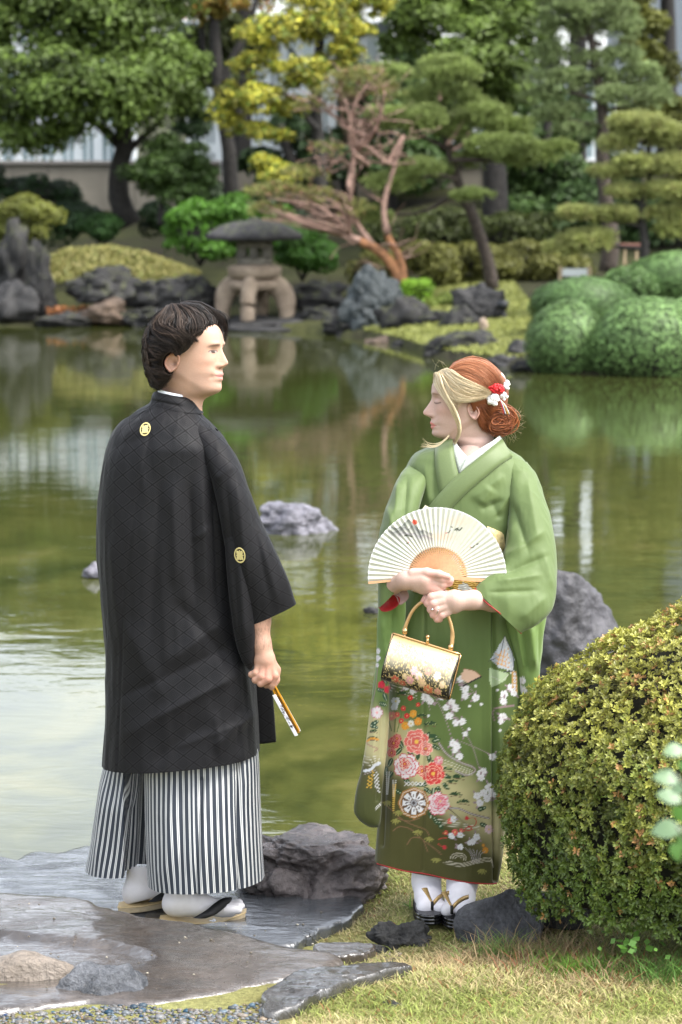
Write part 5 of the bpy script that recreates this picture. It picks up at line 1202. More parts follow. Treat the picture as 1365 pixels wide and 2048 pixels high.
def paM(X, Y, Z, C, f):
    aY = np.abs(Y); g = lambda y, z, sy, sz: np.exp(-(((aY - y) / sy) ** 2 + ((Z - z) / sz) ** 2))[..., None] * (f[..., None] if f.ndim == X.ndim else f[None, :, None] if f.ndim == 1 else 1)
    mix = lambda C, w, c: C * (1 - w) + np.array(c) * w
    C = mix(C, .30 * g(30, 725, 14, 13), (.56, .27, .20)); C = mix(C, .35 * g(0, 726, 9, 7), (.56, .27, .20))
    stub = sstep(735, 752, Z) * sstep(800, 780, Z) * sstep(18, 30, X) * (1 - np.exp(-(((aY) / 16) ** 2 + ((Z - 752) / 9) ** 2))) + 0
    C = mix(C, .22 * stub[..., None], (.28, .2, .17))
    lipm = ((aY / 17) ** 2 + ((Z - (752.5 - .006 * aY ** 2)) / (7.5 * np.clip(1 - (aY / 18) ** 2, 0, 1) ** .5 + .1)) ** 2 < 1) & (X > 45)
    C = mix(C, (lipm * .8)[..., None], (.52, .22, .20)); C = mix(C, (.8 * np.exp(-((Z - 753.3 + .010 * aY ** 2) / .9) ** 2) * (aY < 19) * (X > 45))[..., None], (.16, .05, .045))
    zb = 690 + .012 * (aY - 17) ** 2; br = (np.exp(-((Z - zb) / 3.0) ** 2) * sstep(5, 10, aY) * sstep(38, 30, aY) * (X > 25))
    C = mix(C, (.88 * br * (.8 + .2 * np.sin(aY * 3 + Z)))[..., None], (.045, .028, .02))
    ey = aY - 21; ze = Z - 703.5; op = (ey / 10) ** 2 + (ze / 2.6) ** 2
    C = mix(C, ((op < 1) & (X > 20))[..., None] * 1.0, (.30, .25, .23)); C = mix(C, ((op < 1) & (np.hypot(ey - 1, ze) < 4.6) & (X > 20))[..., None] * 1.0, (.03, .018, .012))
    lash = np.exp(-((ze + 3.0 * np.sqrt(np.clip(1 - (ey / 11) ** 2, 0, 1))) / 1.0) ** 2) * (np.abs(ey) < 11.5) * (X > 18); C = mix(C, (.9 * lash)[..., None], (.035, .02, .015))
    C = mix(C, .35 * g(21, 697, 9, 3.5), (.36, .2, .15)); C = mix(C, .3 * g(21, 709, 9, 3), (.40, .22, .17))
    C = mix(C, .9 * g(7.5, 736.5, 2.8, 1.8), (.10, .04, .035))
    return C
body = MB()
V, F, C, hm = head_mesh(TM, math.radians(24), cM, YM, skin=HD_M, paint=paM, extra=exM); body.add(V, F, C)
V, F, C = ear_mesh(hm, -12, 725, 15, 20, 51, tilt=-.22, skin=(.48, .28, .205)); body.add(V, F, C)
V, F, C = ear_mesh(hm, -9, 725, 15, 21, -50, tilt=-.22, skin=(.48, .28, .205)); body.add(V, F, C)
torso(body, 350, 815, 1400, 88, HD_M)
# right forearm and fist on the closed fan
def hM(P):
    pal = chain(P, [(512, 1180, 0), (520, 1240, 4), (525, 1290, 5), (531, 1322, 6)], [24, 20.5, 16.5, 18], 12)
    pal = smin(pal, chain(P, [(533, 1318, 4), (540, 1338, 4)], [17, 14], 10), 10)
    pal = smin(pal, chain(P, [(520, 1320, 4), (522, 1338, 4)], [13, 11], 8), 8)
    fg = [[(544, 1336, 8), (550, 1352, 12), (545, 1369, 6), (533, 1370, -6)],
          [(536, 1338, 12), (536, 1358, 17), (522, 1367, 12), (520, 1364, 0)],
          [(527, 1337, 12), (523, 1353, 16), (511, 1360, 10), (512, 1356, -2)],
          [(518, 1335, 9), (512, 1346, 12), (503, 1349, 6), (506, 1346, -4)]]
    f = None
    for i, q in enumerate(fg):
        d = chain(P, q, [[9.2, 8.4, 7.4, 7.0], [9.2, 8.4, 7.4, 7], [8.8, 8.0, 7, 6.6], [8, 7, 6.2, 5.8]][i], 2.2); f = d if f is None else smin(f, d, 1.1)
    th = chain(P, [(540, 1322, -6), (552, 1340, -10), (551, 1360, -4), (545, 1374, 2)], [12, 9.5, 8.6, 7.4], 5)
    return smin(smin(pal, f, 4.5), th, 2.5)
V, F = surfnet(hM, (478, 1150, -40), (570, 1392, 40), 1.35); V = smooth_mesh(V, F, 2)
nn = fbm(V * .12, 6, 3)[:, None]
C = np.array((.47, .28, .205)) * (1 + .10 * nn); kn = np.exp(-(((V[:, :1] - 536) / 22) ** 2 + ((V[:, 1:2] - 1352) / 18) ** 2)); C = C * (1 - .6 * kn) + np.array((.54, .24, .18)) * .6 * kn
ha = (fbm(V * np.array([.9, .12, .9]), 9, 2) > .25) & (V[:, 1] < 1300); C[ha] *= .72
body.add(px2w(V, 7.03), F, C)
body.build('body', M_SKIN, man)

# hair
z6 = lambda x, y: (270 + x / 6.5, 590 + y / 6.5)
G = [[z6(*p) for p in g] for g in [
    [(600, 100), (780, 95), (950, 160), (1120, 235), (1200, 330), (1190, 470), (1150, 640)],
    [(600, 105), (800, 130), (960, 210), (1080, 290), (1110, 360), (1180, 420), (1190, 560)],
    [(600, 110), (820, 160), (960, 250), (1010, 350), (1000, 440), (950, 540), (860, 620)],
    [(590, 115), (740, 200), (850, 330), (870, 440), (810, 510), (740, 560), (830, 610)],
    [(540, 115), (650, 220), (680, 340), (620, 420), (660, 490), (760, 540), (800, 600)],
    [(480, 115), (520, 230), (490, 330), (440, 390), (520, 460), (660, 550), (740, 640)],
    [(420, 140), (360, 240), (290, 350), (340, 420), (460, 470), (600, 560), (690, 680)],
    [(330, 210), (240, 340), (190, 440), (270, 520), (400, 570), (540, 640), (600, 780)],
    [(230, 330), (160, 460), (170, 560), (280, 620), (400, 650), (500, 720), (520, 780)],
    [(180, 420), (130, 560), (150, 660), (250, 710), (340, 740), (420, 750), (460, 770)],
    [(150, 520), (122, 680), (150, 800), (230, 850), (320, 860), (360, 830), (380, 800)],
    [(135, 600), (140, 800), (160, 940), (240, 980), (340, 980), (400, 960), (420, 930)],
    [(130, 680), (155, 880), (175, 1010), (260, 1060), (360, 1060), (440, 1050), (490, 1040)],
    [(140, 760), (170, 980), (220, 1110), (280, 1190), (330, 1180), (400, 1140), (450, 1090)],
    [(150, 800), (180, 1020), (240, 1150), (300, 1215), (330, 1215), (380, 1190), (410, 1170)]]]
AV = (341, 727, 17, 23); GD = [(-.1, -.75), (.2, -.5), (.8, .55), (1, .9)] + [(1, 1)] * 11
BLK, BRN = (.011, .008, .0065), (.030, .020, .015)
mb = hair_locks(G, (366, 690), 84, (92, 130), .098, 2600, .0017, BLK, 3, dcol=BRN, wave=.8, clump=13, camp=4.2, clift=.012, lift=.005, cct=(.35, 1.7), pts=12, jitter=2.2, cvar=.6, avoid=AV, gd=GD)
mb2 = hair_locks(G, (366, 690), 86, (94, 130), .098, 650, .0009, BRN, 4, dcol=(.065, .045, .034), wave=.8, clump=9, camp=4.5, clift=.010, lift=.012, cct=(.3, 1.5), pts=12, jitter=2.8, mirror=False, avoid=AV, gd=GD); V, F, C, _ = mb2.out(); mb.add(V, F, C)
# loose hairs
r = np.random.RandomState(5)
for i in range(26):
    a = r.uniform(-2.9, -.2); p = np.array([370 + 82 * math.cos(a), 690 + 84 * math.sin(a)]); q = [tuple(p)]; b_ = a + r.uniform(-1.2, 1.2)
    for _ in range(3): b_ += r.uniform(-.9, .9); p = p + 6 * np.array([math.cos(b_), math.sin(b_)]); q.append(tuple(p))
    W = np.array([at(x, y, YM - r.uniform(-.04, .06)) for x, y in spline(np.array(q), 8)]); V, F = tube(W, np.linspace(.0004, .0001, 8), 3, cap=False); mb.add(V, F, BRN)
# the mass under the locks
E = 72
ph = np.linspace(0.02, math.pi - .02, 50)[:, None]; thh = np.linspace(0, 2 * math.pi, 60, endpoint=False)[None]
def cap_m(px, py, dep, hd):
    return px, py, dep
V = []
def hcap(P):
    d = ell_sdf(P, (362, 672, 0), (66, 58, 60)); d = smin(d, ell_sdf(P, (335, 705, 0), (40, 55, 54)), 10)
    d = smin(d, ell_sdf(P, (322, 745, 0), (20, 28, 30)), 8); d = smin(d, ell_sdf(P, (400, 640, -6), (24, 17, 34)), 10); d = smin(d, ell_sdf(P, (375, 688, 40), (12, 12, 10)), 6); d = smin(d, ell_sdf(P, (440, 662, -26), (9, 24, 18)), 5)
    d = np.maximum(d, -(ell_sdf(P, (341, 727, 52), (16, 22, 26))))
    return d + 1.2 * np.sin(P[..., 0] * .35 + P[..., 1] * .25)
V, F = surfnet(hcap, (275, 600, -75), (470, 790, 75), 2.5); V = smooth_mesh(V, F, 2)
mb.add(px2w(V, YM), F, (.010, .0075, .006))
mb.build('hair', M_HAIR, man)

# ---- haori cloth
m, nt, b = nmat('black_damask'); at_ = N(nt, 'ShaderNodeAttribute', attribute_name='pat'); sp = N(nt, 'ShaderNodeSeparateXYZ'); L(nt, at_.outputs['Vector'], sp.inputs[0])
u, v = mathn(nt, 'DIVIDE', sp.outputs[0], 42.0), mathn(nt, 'DIVIDE', sp.outputs[1], 31.0)
pp, qq = mathn(nt, 'ADD', u, v), mathn(nt, 'SUBTRACT', u, v)
fp = mathn(nt, 'ABSOLUTE', mathn(nt, 'SUBTRACT', mathn(nt, 'FRACT', pp), .5)); fq = mathn(nt, 'ABSOLUTE', mathn(nt, 'SUBTRACT', mathn(nt, 'FRACT', qq), .5))
mx = mathn(nt, 'MAXIMUM', fp, fq)
lines = mathn(nt, 'GREATER_THAN', mx, .465)
rings = mathn(nt, 'MULTIPLY', mathn(nt, 'GREATER_THAN', mathn(nt, 'FRACT', mathn(nt, 'MULTIPLY', mx, 9.0)), .55), mathn(nt, 'LESS_THAN', mx, .36))
base = mixc(nt, rings, (0.0095, 0.0095, 0.011), (0.0035, 0.0038, 0.0045)); base = mixc(nt, lines, base, (0.0012, 0.0012, 0.0014))
L(nt, base, b.inputs['Base Color'])
rg = mathn(nt, 'ADD', .50, mathn(nt, 'MULTIPLY', rings, .2)); rg = mathn(nt, 'ADD', rg, mathn(nt, 'MULTIPLY', lines, .28)); L(nt, rg, b.inputs['Roughness'])
b.inputs['Sheen Weight'].default_value = .05; b.inputs['Specular IOR Level'].default_value = .14
wv = noise_n(nt, 900, 2, vec=opos(nt, (1, 1, .2))); L(nt, bump_n(nt, wv, .0006, .6), b.inputs['Normal'])
M_HAORI = m
foldM = [(300, 872, 272, 1010, 2.2, -.0022), (272, 1010, 250, 1180, 2.2, -.0022), (250, 1180, 236, 1545, 2.2, -.0022),
         (345, 960, 352, 1180, 14, .010), (378, 945, 392, 1230, 11, -.012), (402, 950, 412, 1200, 12, .011), (424, 960, 438, 1220, 10, -.010), (322, 940, 300, 1300, 16, -.008),
         (240, 1480, 500, 1330, 20, .008), (230, 1400, 470, 1290, 14, -.006), (250, 1240, 330, 1400, 18, .006), (300, 1440, 480, 1350, 7, .004), (340, 1500, 500, 1440, 8, .004), (420, 1500, 512, 1420, 14, .008), (300, 1530, 420, 1440, 22, -.008), (330, 1330, 450, 1240, 18, .009),
         (350, 1200, 470, 1330, 18, -.012), (225, 1050, 240, 1300, 16, .008), (215, 900, 300, 870, 14, -.004), (385, 1080, 425, 1050, 7, .004), (430, 1420, 440, 1520, 7, .006), (470, 1400, 480, 1510, 8, -.006), (290, 900, 420, 905, 26, .008)]
haori_levels = [(303, 798, 397, 812, .068, .06), (300, 806, 403, 824, .075, .07), (268, 828, 428, 850, .10, .09), (240, 850, 444, 874, .118, .11), (220, 885, 458, 908, .135, .12), (209, 930, 466, 940, .145, .125),
    (202, 985, 472, 985, .152, .13), (198, 1040, 476, 1040, .157, .13), (198, 1100, 478, 1100, .16, .13), (204, 1180, 482, 1180, .16, .14), (211, 1260, 490, 1255, .162, .145), (214, 1330, 505, 1320, .165, .15), (213, 1420, 512, 1405, .172, .155), (207, 1528, 517, 1502, .18, .165)]
hao = MB()
V, F, U, HG = loft(haori_levels, 240, 200, conc=2.0, e=2.3, foldf=lambda x, y: ridge(x, y, foldM), fold_noise=.006, seed=2); hao.add(V, F, None, U)
haoV = V
# left sleeve, seen only as the outline at the far side
V, F, U, _ = loft([(225, 890, 300, 890, .05, .06, 7.2), (200, 985, 290, 985, .06, .07, 7.2), (193, 1060, 285, 1060, .06, .07, 7.2), (193, 1100, 285, 1100, .06, .07, 7.2), (204, 1200, 285, 1200, .06, .07, 7.22), (212, 1297, 285, 1297, .06, .07, 7.24)], 60, 40, e=2.4, ends=(True, True)); hao.add(V, F, None, U)
# right sleeve and its hanging pouch
foldS = [(470, 950, 500, 1180, 12, .009), (452, 960, 478, 1230, 7, -.008), (500, 1000, 540, 1200, 9, -.007), (520, 1080, 560, 1215, 10, .006), (430, 960, 470, 930, 10, .006)]
V, F, U, _ = loft([(372, 838, 436, 862, .03, .05, 7.10), (392, 880, 458, 888, .045, .05, 7.08), (412, 930, 483, 932, .055, .05, 7.06), (428, 975, 497, 972, .06, .05, 7.05), (440, 1030, 518, 1032, .062, .05, 7.04), (451, 1100, 547, 1096, .06, .05, 7.035), (462, 1170, 577, 1163, .052, .05, 7.03), (478, 1215, 585, 1190, .046, .045, 7.03), (493, 1252, 591, 1208, .04, .04, 7.03)],
    150, 90, conc=2, e=2.3, foldf=lambda x, y: ridge(x, y, foldS), fold_noise=.005, seed=3); slV = V; hao.add(V, F, None, U)
V, F, U, _ = loft([(446, 1000, 486, 1000, .02, .04, 7.03), (450, 1090, 498, 1090, .03, .05, 7.015), (456, 1170, 506, 1175, .035, .05, 7.01), (464, 1235, 511, 1250, .035, .05, 7.01), (472, 1285, 511, 1300, .03, .05, 7.02), (484, 1320, 509, 1328, .025, .04, 7.03), (496, 1338, 502, 1340, .006, .01, 7.04)],
    90, 50, e=2.2, foldf=lambda x, y: ridge(x, y, [(478, 1100, 492, 1300, 7, .007), (468, 1120, 480, 1290, 5, -.006)]), ends=(True, True), seed=4); hao.add(V, F, None, U)
# front panel beyond the arm
V, F, U, _ = loft([(470, 1180, 530, 1180, .02, .02, 7.22), (490, 1300, 538, 1300, .02, .02, 7.22), (500, 1400, 547, 1395, .015, .015, 7.22), (505, 1488, 553, 1483, .012, .012, 7.22)], 60, 30, e=3, ends=(True, True)); hao.add(V, F, None, U)
hao.build('haori', M_HAORI, man); hobj = bpy.data.objects['haori']
# collar
V, F, U, _ = loft([(318, 782, 384, 794, .058, .05, 7.15), (311, 783, 390, 797, .064, .056, 7.15), (306, 787, 396, 803, .069, .062, 7.15), (302, 800, 403, 818, .077, .07, 7.15), (299, 808, 408, 826, .082, .07, 7.15)], 26, 90, e=2.1, foldf=lambda x, y: ridge(x, y, [(300, 800, 360, 812, 3, -.003)]), seed=5)
obj('collar', V, F, M_HAORI, hobj, UV=U)
V, F, U, _ = loft([(316, 776, 380, 790, .054, .05, 7.15), (315, 790, 382, 800, .056, .05, 7.15)], 8, 60, e=2.1, fold_noise=.002)
obj('under_collar', V, F, m_plain('white_cotton', (.72, .76, .82), .8, var=.04, scale=60), man)
# gold crests
M_GOLD = m_plain('gold_thread', (.55, .47, .20), .5, var=.2, scale=900, bump=.0004, metal=.2)
def crest(V, px, py, rx, ry, parent):
    i = surf_at(V, px, py); c = V[i] + np.array([0, -.0035, 0]); j = surf_at(V, px + rx, py); k = surf_at(V, px, py + ry)
    X = (V[j] + np.array([0, -.0035, 0]) - c); Yv = -(V[k] + np.array([0, -.0035, 0]) - c); Nn = np.cross(X, Yv); Nn /= np.linalg.norm(Nn); Nn *= -np.sign(Nn[1]) * 1.0 if Nn[1] > 0 else 1
    mb = MB(); a = np.linspace(0, 2 * math.pi, 32, endpoint=False)
    for r0, r1 in ((.80, 1.0),):
        G = np.stack([np.stack([np.cos(a) * q, np.sin(a) * q, 0 * a + h], -1) for q, h in ((r0, 0), (r0 + .04, .0006), (r1 - .04, .0006), (r1, 0))]); W = c + G[..., :1] * X + G[..., 1:2] * Yv + G[..., 2:] * Nn; mb.add(W.reshape(-1, 3), grid_faces(4, 32, True))
    for t in (math.pi / 4, -math.pi / 4):   # two crossed feathers
        s = np.linspace(-1, 1, 17)[:, None]; w = np.array([-1, -.5, 0, .5, 1])[None]; wd = .30 * np.sqrt(np.clip(1 - s ** 2, 0.001, 1)) + .03
        gx, gy = s * .76 + 0 * w, w * wd; gh = .0008 - .0004 * np.abs(w) + 0 * s + (.0006 if t > 0 else 0)
        ex = gx * math.cos(t) - gy * math.sin(t); ey = gx * math.sin(t) + gy * math.cos(t); W = c + ex[..., None] * X + ey[..., None] * Yv + gh[..., None] * Nn; mb.add(W.reshape(-1, 3), grid_faces(17, 5))
    for t in (0, math.pi / 2, math.pi, -math.pi / 2):
        q = c + .5 * (math.cos(t) * X + math.sin(t) * Yv) * 1.1; V2, F2 = ico(1); mb.add(V2 * np.linalg.norm(X) * .12 + q, F2)
    mb.build('crest', M_GOLD, parent)
crest(haoV, 291, 857, 10.5, 13.5, hobj); crest(slV, 479.5, 1110.5, 12, 15, hobj)

# ---- striped hakama
m, nt, b = nmat('striped_silk'); at_ = N(nt, 'ShaderNodeAttribute', attribute_name='pat'); sp = N(nt, 'ShaderNodeSeparateXYZ'); L(nt, at_.outputs['Vector'], sp.inputs[0])
f = mathn(nt, 'FRACT', mathn(nt, 'DIVIDE', sp.outputs[0], 12.6))
cst = N(nt, 'ShaderNodeValToRGB'); cst.color_ramp.interpolation = 'LINEAR'; e = cst.color_ramp.elements
NV = (.012, .019, .032, 1); WH = (.62, .63, .62, 1); GY = (.10, .10, .11, 1)
st_ = [(0, NV), (.47, NV), (.51, WH), (.60, WH), (.64, GY), (.70, GY), (.74, WH), (.83, WH), (.87, NV), (1, NV)]
while len(e) < len(st_): e.new(.5)
for i, (p_, c_) in enumerate(st_): e[i].position = p_; e[i].color = c_
L(nt, f, cst.inputs[0]); L(nt, cst.outputs[0], b.inputs['Base Color']); b.inputs['Roughness'].default_value = .5; b.inputs['Sheen Weight'].default_value = .15
wv = noise_n(nt, 700, 2, vec=opos(nt)); L(nt, bump_n(nt, wv, .0005, .5), b.inputs['Normal'])
M_HAK = m
def leg_loft(levels, foldf, seed, Y, pleats, top_x, bot_x, y0, y1):
    V, F, U, G = loft(levels, 110, 180, conc=2.2, e=2.2, Y=Y, foldf=foldf, fold_noise=.003, seed=seed, ends=(True, False))
    # stripes run down the cloth: coordinate from the hem upward, so they converge with the panel
    r = 110; g = U[:r * 180].reshape(r, 180, 2); ref = g[-1:, :, 0]; g = g.copy(); t = np.linspace(0, 1, r)[:, None]
    g[..., 0] = ref * (1 - .0) + 0 * g[..., 0]; U[:r * 180] = g.reshape(-1, 2)
    return V, F, U
hk = MB()
fR = lambda x, y: ridge(x, y, [(405, 1560, 392, 1800, 4, -.012), (412, 1560, 402, 1800, 6, .006), (478, 1500, 478, 1790, 2.5, -.014), (486, 1500, 488, 1790, 5, .004), (350, 1550, 330, 1790, 12, .006), (440, 1550, 445, 1790, 12, .008), (367, 1550, 358, 1790, 8, -.006), (460, 1520, 462, 1780, 6, -.005)])
V, F, U = leg_loft([(296, 1480, 508, 1460, .09, .10), (290, 1540, 517, 1510, .10, .10), (291, 1620, 521, 1600, .13, .12), (294, 1700, 525, 1690, .15, .12), (298, 1767, 528, 1752, .15, .12)], fR, 7, 7.13, None, 0, 0, 0, 0); hk.add(V, F, None, U)
fL = lambda x, y: ridge(x, y, [(212, 1540, 190, 1750, 8, .006), (232, 1540, 222, 1750, 6, -.007)]) - .075 * sstep(248, 252, x + 0 * y)
V, F, U = leg_loft([(222, 1480, 330, 1480, .08, .08), (207, 1540, 330, 1540, .09, .08), (194, 1610, 328, 1610, .12, .10), (183, 1680, 325, 1680, .12, .10), (172, 1738, 322, 1732, .12, .10)], fL, 8, 7.25, None, 0, 0, 0, 0); hk.add(V, F, None, U)
hk.build('hakama', M_HAK, man)

# ---- socks and sandals
M_SOCK = m_plain('white_sock', (.66, .64, .66), .85, var=.04, scale=50, bump=.0006)
M_ZORI = m_plain('straw_sole', (.42, .34, .22), .7, var=.12, scale=80); M_ZTOP = m_plain('tan_insole', (.55, .42, .22), .6, var=.1, scale=80); M_BSTRAP = m_plain('black_strap', (.006, .006, .007), .75, var=.2, scale=90)
def fR_(P):
    d = chain(P, [(352, 1700, 0), (358, 1760, 0), (362, 1800, 0)], [30, 27, 27], 10)
    d = smin(d, chain(P, [(350, 1808, 0), (400, 1810, 2), (445, 1816, 3), (462, 1820, 4)], [26, 23, 16, 14], 12), 14)
    toe = smin(chain(P, [(452, 1818, 14), (476, 1819, 14)], [11, 9.5], 4), chain(P, [(455, 1813, -8), (478, 1806, -8)], [12, 9], 4), 1.2)
    toe = smin(toe, chain(P, [(460, 1814, 3), (482, 1812, 2)], [10, 8.5], 4), 2.0)
    return np.maximum(smin(d, toe, 4), P[..., 1] - (1838 - .18 * (P[..., 0] - 330) * 0 - 8 * sstep(440, 490, P[..., 0])))
V, F = surfnet(fR_, (315, 1690, -38), (500, 1848, 42), 2.3); V = smooth_mesh(V, F, 2); sock = MB(); sock.add(px2w(V, 7.10), F)
def fL_(P):
    d = chain(P, [(288, 1730, 0), (287, 1750, 0), (283, 1780, 0)], [30, 31, 33], 10)
    d = smin(d, chain(P, [(272, 1788, 0), (330, 1775, 2), (372, 1772, 3), (390, 1776, 4)], [27, 24, 17, 14], 12), 12)
    return np.maximum(d, P[..., 1] - (1813 - .25 * (P[..., 0] - 240)))
V, F = surfnet(fL_, (230, 1732, -40), (412, 1825, 42), 2.3); V = smooth_mesh(V, F, 2); sock.add(px2w(V, 7.24), F)
sock.build('tabi_socks', M_SOCK, man)
def sole(name, pts, Y0, wid, drop, mat, parent, dy=0, dY=0):
    """pts: centre line px (x, y) of the foot bed; wid half width in metres"""
    P = np.array([at(x, y + dy, Y0 + dY * k / 23) for k, (x, y) in enumerate(spline(np.array(pts, float), 24))]); s = np.linspace(0, 1, 24); w = wid * np.clip(np.sin(np.clip(s * .92 + .06, 0, 1) * math.pi), 0, 1) ** .35
    rows = []
    for hh, k in ((0, .96), (-.002, 1.0), (-drop + .002, 1.0), (-drop, .97)):
        up = P + [0, 0, hh]; rows.append(np.concatenate([up + np.stack([0 * s, -w * k, 0 * s], -1), (up + np.stack([0 * s, w * k, 0 * s], -1))[::-1]]))
    G = np.array(rows); V = G.reshape(-1, 3); F = [grid_faces(4, 48, True)]
    j = np.arange(23); F.append(np.stack([j, j + 1, 46 - j, 47 - j], -1)); F.append(np.stack([j, j + 1, 46 - j, 47 - j], -1)[:, ::-1] + 144)
    return obj(name, V, F, mat, parent, smooth=False)
sd = sole('sandal', [(322, 1838), (380, 1840), (440, 1838), (491, 1822)], 7.10, .046, .016, M_ZORI, man, dY=.07); sole('insole', [(320, 1835), (380, 1837), (440, 1835), (493, 1820)], 7.10, .048, .004, M_ZTOP, sd, dY=.07)
def strap(E1, E2, Yv, parent, mat=None, name='strap', th=.005, lift=0):
    A = spline(np.array(E1, float), 20); B = spline(np.array(E2, float), 20); Yq = np.interp(np.linspace(0, 1, 20), np.linspace(0, 1, len(Yv)), Yv); R = []
    for i in range(20):
        a, b2 = at(*A[i], Yq[i]), at(*B[i], Yq[i]); mm = (a + b2) / 2
        R.append([a, mm + [0, -th, 0], b2, mm + [0, th, 0]])
    R = np.array(R); return obj(name, R.reshape(-1, 3), grid_faces(20, 4, True), mat or M_BSTRAP, parent)
strap([(386, 1836), (410, 1822), (430, 1806), (447, 1796), (462, 1794)], [(412, 1837), (432, 1829), (450, 1815), (462, 1803), (465, 1797)], (7.03, 7.03, 7.045, 7.07, 7.09), sd)
sd = sole('sandal', [(238, 1812), (290, 1806), (340, 1796), (400, 1790)], 7.22, .046, .016, M_ZORI, man, dY=.10); sole('insole', [(237, 1809), (290, 1803), (340, 1793), (402, 1787)], 7.22, .048, .004, M_ZTOP, sd, dY=.10)
strap([(296, 1804), (315, 1790), (335, 1778)], [(322, 1802), (340, 1796), (350, 1786)], (7.16, 7.17, 7.20), sd)

# ---- closed fan in his hand
M_YEL = m_plain('yellow_lacquer', (.55, .25, .015), .35, var=.06)
M_PAP = m_plain('white_paper', (.62, .62, .66), .7, var=.03)
fan0 = thing('folding_fan', 'closed folding fan with yellow sticks and white leaf, held in the man\'s fist', 'fan', at(560, 1400, 7.03))
def bar(name, E, wpx, d0, d1, mat, parent, Y0=7.03, taper=1.0):
    """flat stick: centre line E in px, half width px, depth range in px"""
    E = np.array(E, float); t = E[-1] - E[0]; t /= np.hypot(*t); nrm = np.array([-t[1], t[0]]); V = []
    for k, p in enumerate(E):
        w = wpx * (1 if k == 0 else taper)
        for s, d in ((-1, d0), (1, d0), (1, d1), (-1, d1)): q = p + nrm * w * s; V.append((q[0], q[1], d))
    F = [grid_faces(len(E), 4, True), np.array([[0, 1, 2, 3], [4 * len(E) - 1, 4 * len(E) - 2, 4 * len(E) - 3, 4 * len(E) - 4]])]
    return obj(name, px2w(np.array(V), Y0), F, mat, parent, smooth=False)
bar('guard_stick', [(536, 1352), (596, 1467)], 5.5, -10, -6, M_YEL, fan0, taper=1.0)
for k, dx in enumerate((-3.4, -1.2, 1.0, 3.2)): bar('stick', [(540 + dx * .6, 1355), (556 + dx, 1392)], 1.4 + .3 * (k % 2), -6 + k % 2, 7, M_YEL, fan0)
for k, dx in enumerate((-3.6, -1.4, .8)): bar('leaf_fold', [(550 + dx, 1389 - dx * .3), (595 + dx, 1471 - dx * .3)], 1.25, -5, 8 + (k == 1) * .5, M_PAP, fan0)
bar('guard_stick', [(551, 1372), (599, 1461)], 1.6, -6, 9, M_YEL, fan0)
bar('leaf_fold', [(562, 1392), (601, 1462)], 1.6, -8, 3, M_PAP, fan0)
# brushed marks on the leaf
mb = MB(); r = np.random.RandomState(12)
for i in range(30):
    t = r.uniform(.28, .80); x = 550 + 45 * t + r.normal() * 1.5 - 1.5; y = 1389 + 82 * t; a = math.atan2(82, 45) + r.normal() * .5; l = r.uniform(1.2, 3.6)
    dx, dy = math.cos(a) * l, math.sin(a) * l; w = r.uniform(.25, .6); nx, ny = -math.sin(a) * w, math.cos(a) * w
    mb.add(px2w(np.array([(x - dx - nx, y - dy - ny, 8.8), (x + dx - nx, y + dy - ny, 8.8), (x + dx + nx, y + dy + ny, 8.8), (x - dx + nx, y - dy + ny, 8.8)]), 7.03), np.array([[0, 1, 2, 3]]))
mb.build('brush_writing', M_BSTRAP, fan0, kind='stuff')
# ================================================================ THE WOMAN
wom = thing('person', 'red-and-blonde-haired woman in a green floral kimono, eyes closed, holding a paper fan and gold handbag', 'person', at(890, 1835, 7.14))
HD_W = (.50, .345, .29)
cW = (940, 808)
TW = [(733, 0, -30, 8, 0, 6, 0, -15, 2), (740, 36, -58, 36, 0, 6, 0, -15, 2.1), (752, 62, -70, 46, 0, 6, 0, -12, 2.3), (764, 73, -74, 49, 0, 6, 0, -8, 2.4), (776, 76.5, -76, 49, 0, 6, 0, -5, 2.4), (784, 76.5, -76, 49, 0, 6, 0, -3, 2.4), (792, 75, -75, 48, 1, 5, 0, 0, 2.4), (800, 73.5, -74, 47, 4, 5.5, 0, 2, 2.35),
      (808, 72.5, -72, 46.5, 10, 6, 0, 3, 2.3), (816, 72, -70, 46, 16, 7, 0, 4, 2.25), (824, 72, -68, 45, 21.5, 8, 0, 4, 2.2), (829, 72, -66, 44, 21, 8.5, 0, 5, 2.15), (833, 72.5, -64, 43, 11, 9, 0, 5, 2.1), (837, 73, -62, 42, 3, 8, 1.5, 6, 2.1), (842, 73, -60, 41.5, 1, 8, 4, 6, 2.05), (847, 73, -58, 41, 0, 8, 7.5, 6, 2.05),
      (850.5, 73, -56, 40.5, 0, 8, 3, 6, 2.0), (854, 73, -54, 40, 0, 8, 6.5, 6, 1.95), (859, 73, -52, 39, 0, 8, 1.5, 6, 1.9), (865, 75, -50, 38, 0, 8, 1.5, 6, 1.85), (870, 75, -49, 36, 0, 8, 1, 4, 1.85), (875, 68, -48, 34, 0, 8, 0, 0, 1.9), (880, 46, -47, 32, 0, 8, 0, -6, 2.0), (886, 28, -47, 30, 0, 8, 0, -9, 2.1), (896, 24, -48, 29, 0, 8, 0, -10, 2), (910, 22, -50, 31, 0, 8, 0, -10, 2), (935, 24, -56, 40, 0, 8, 0, -10, 2)]
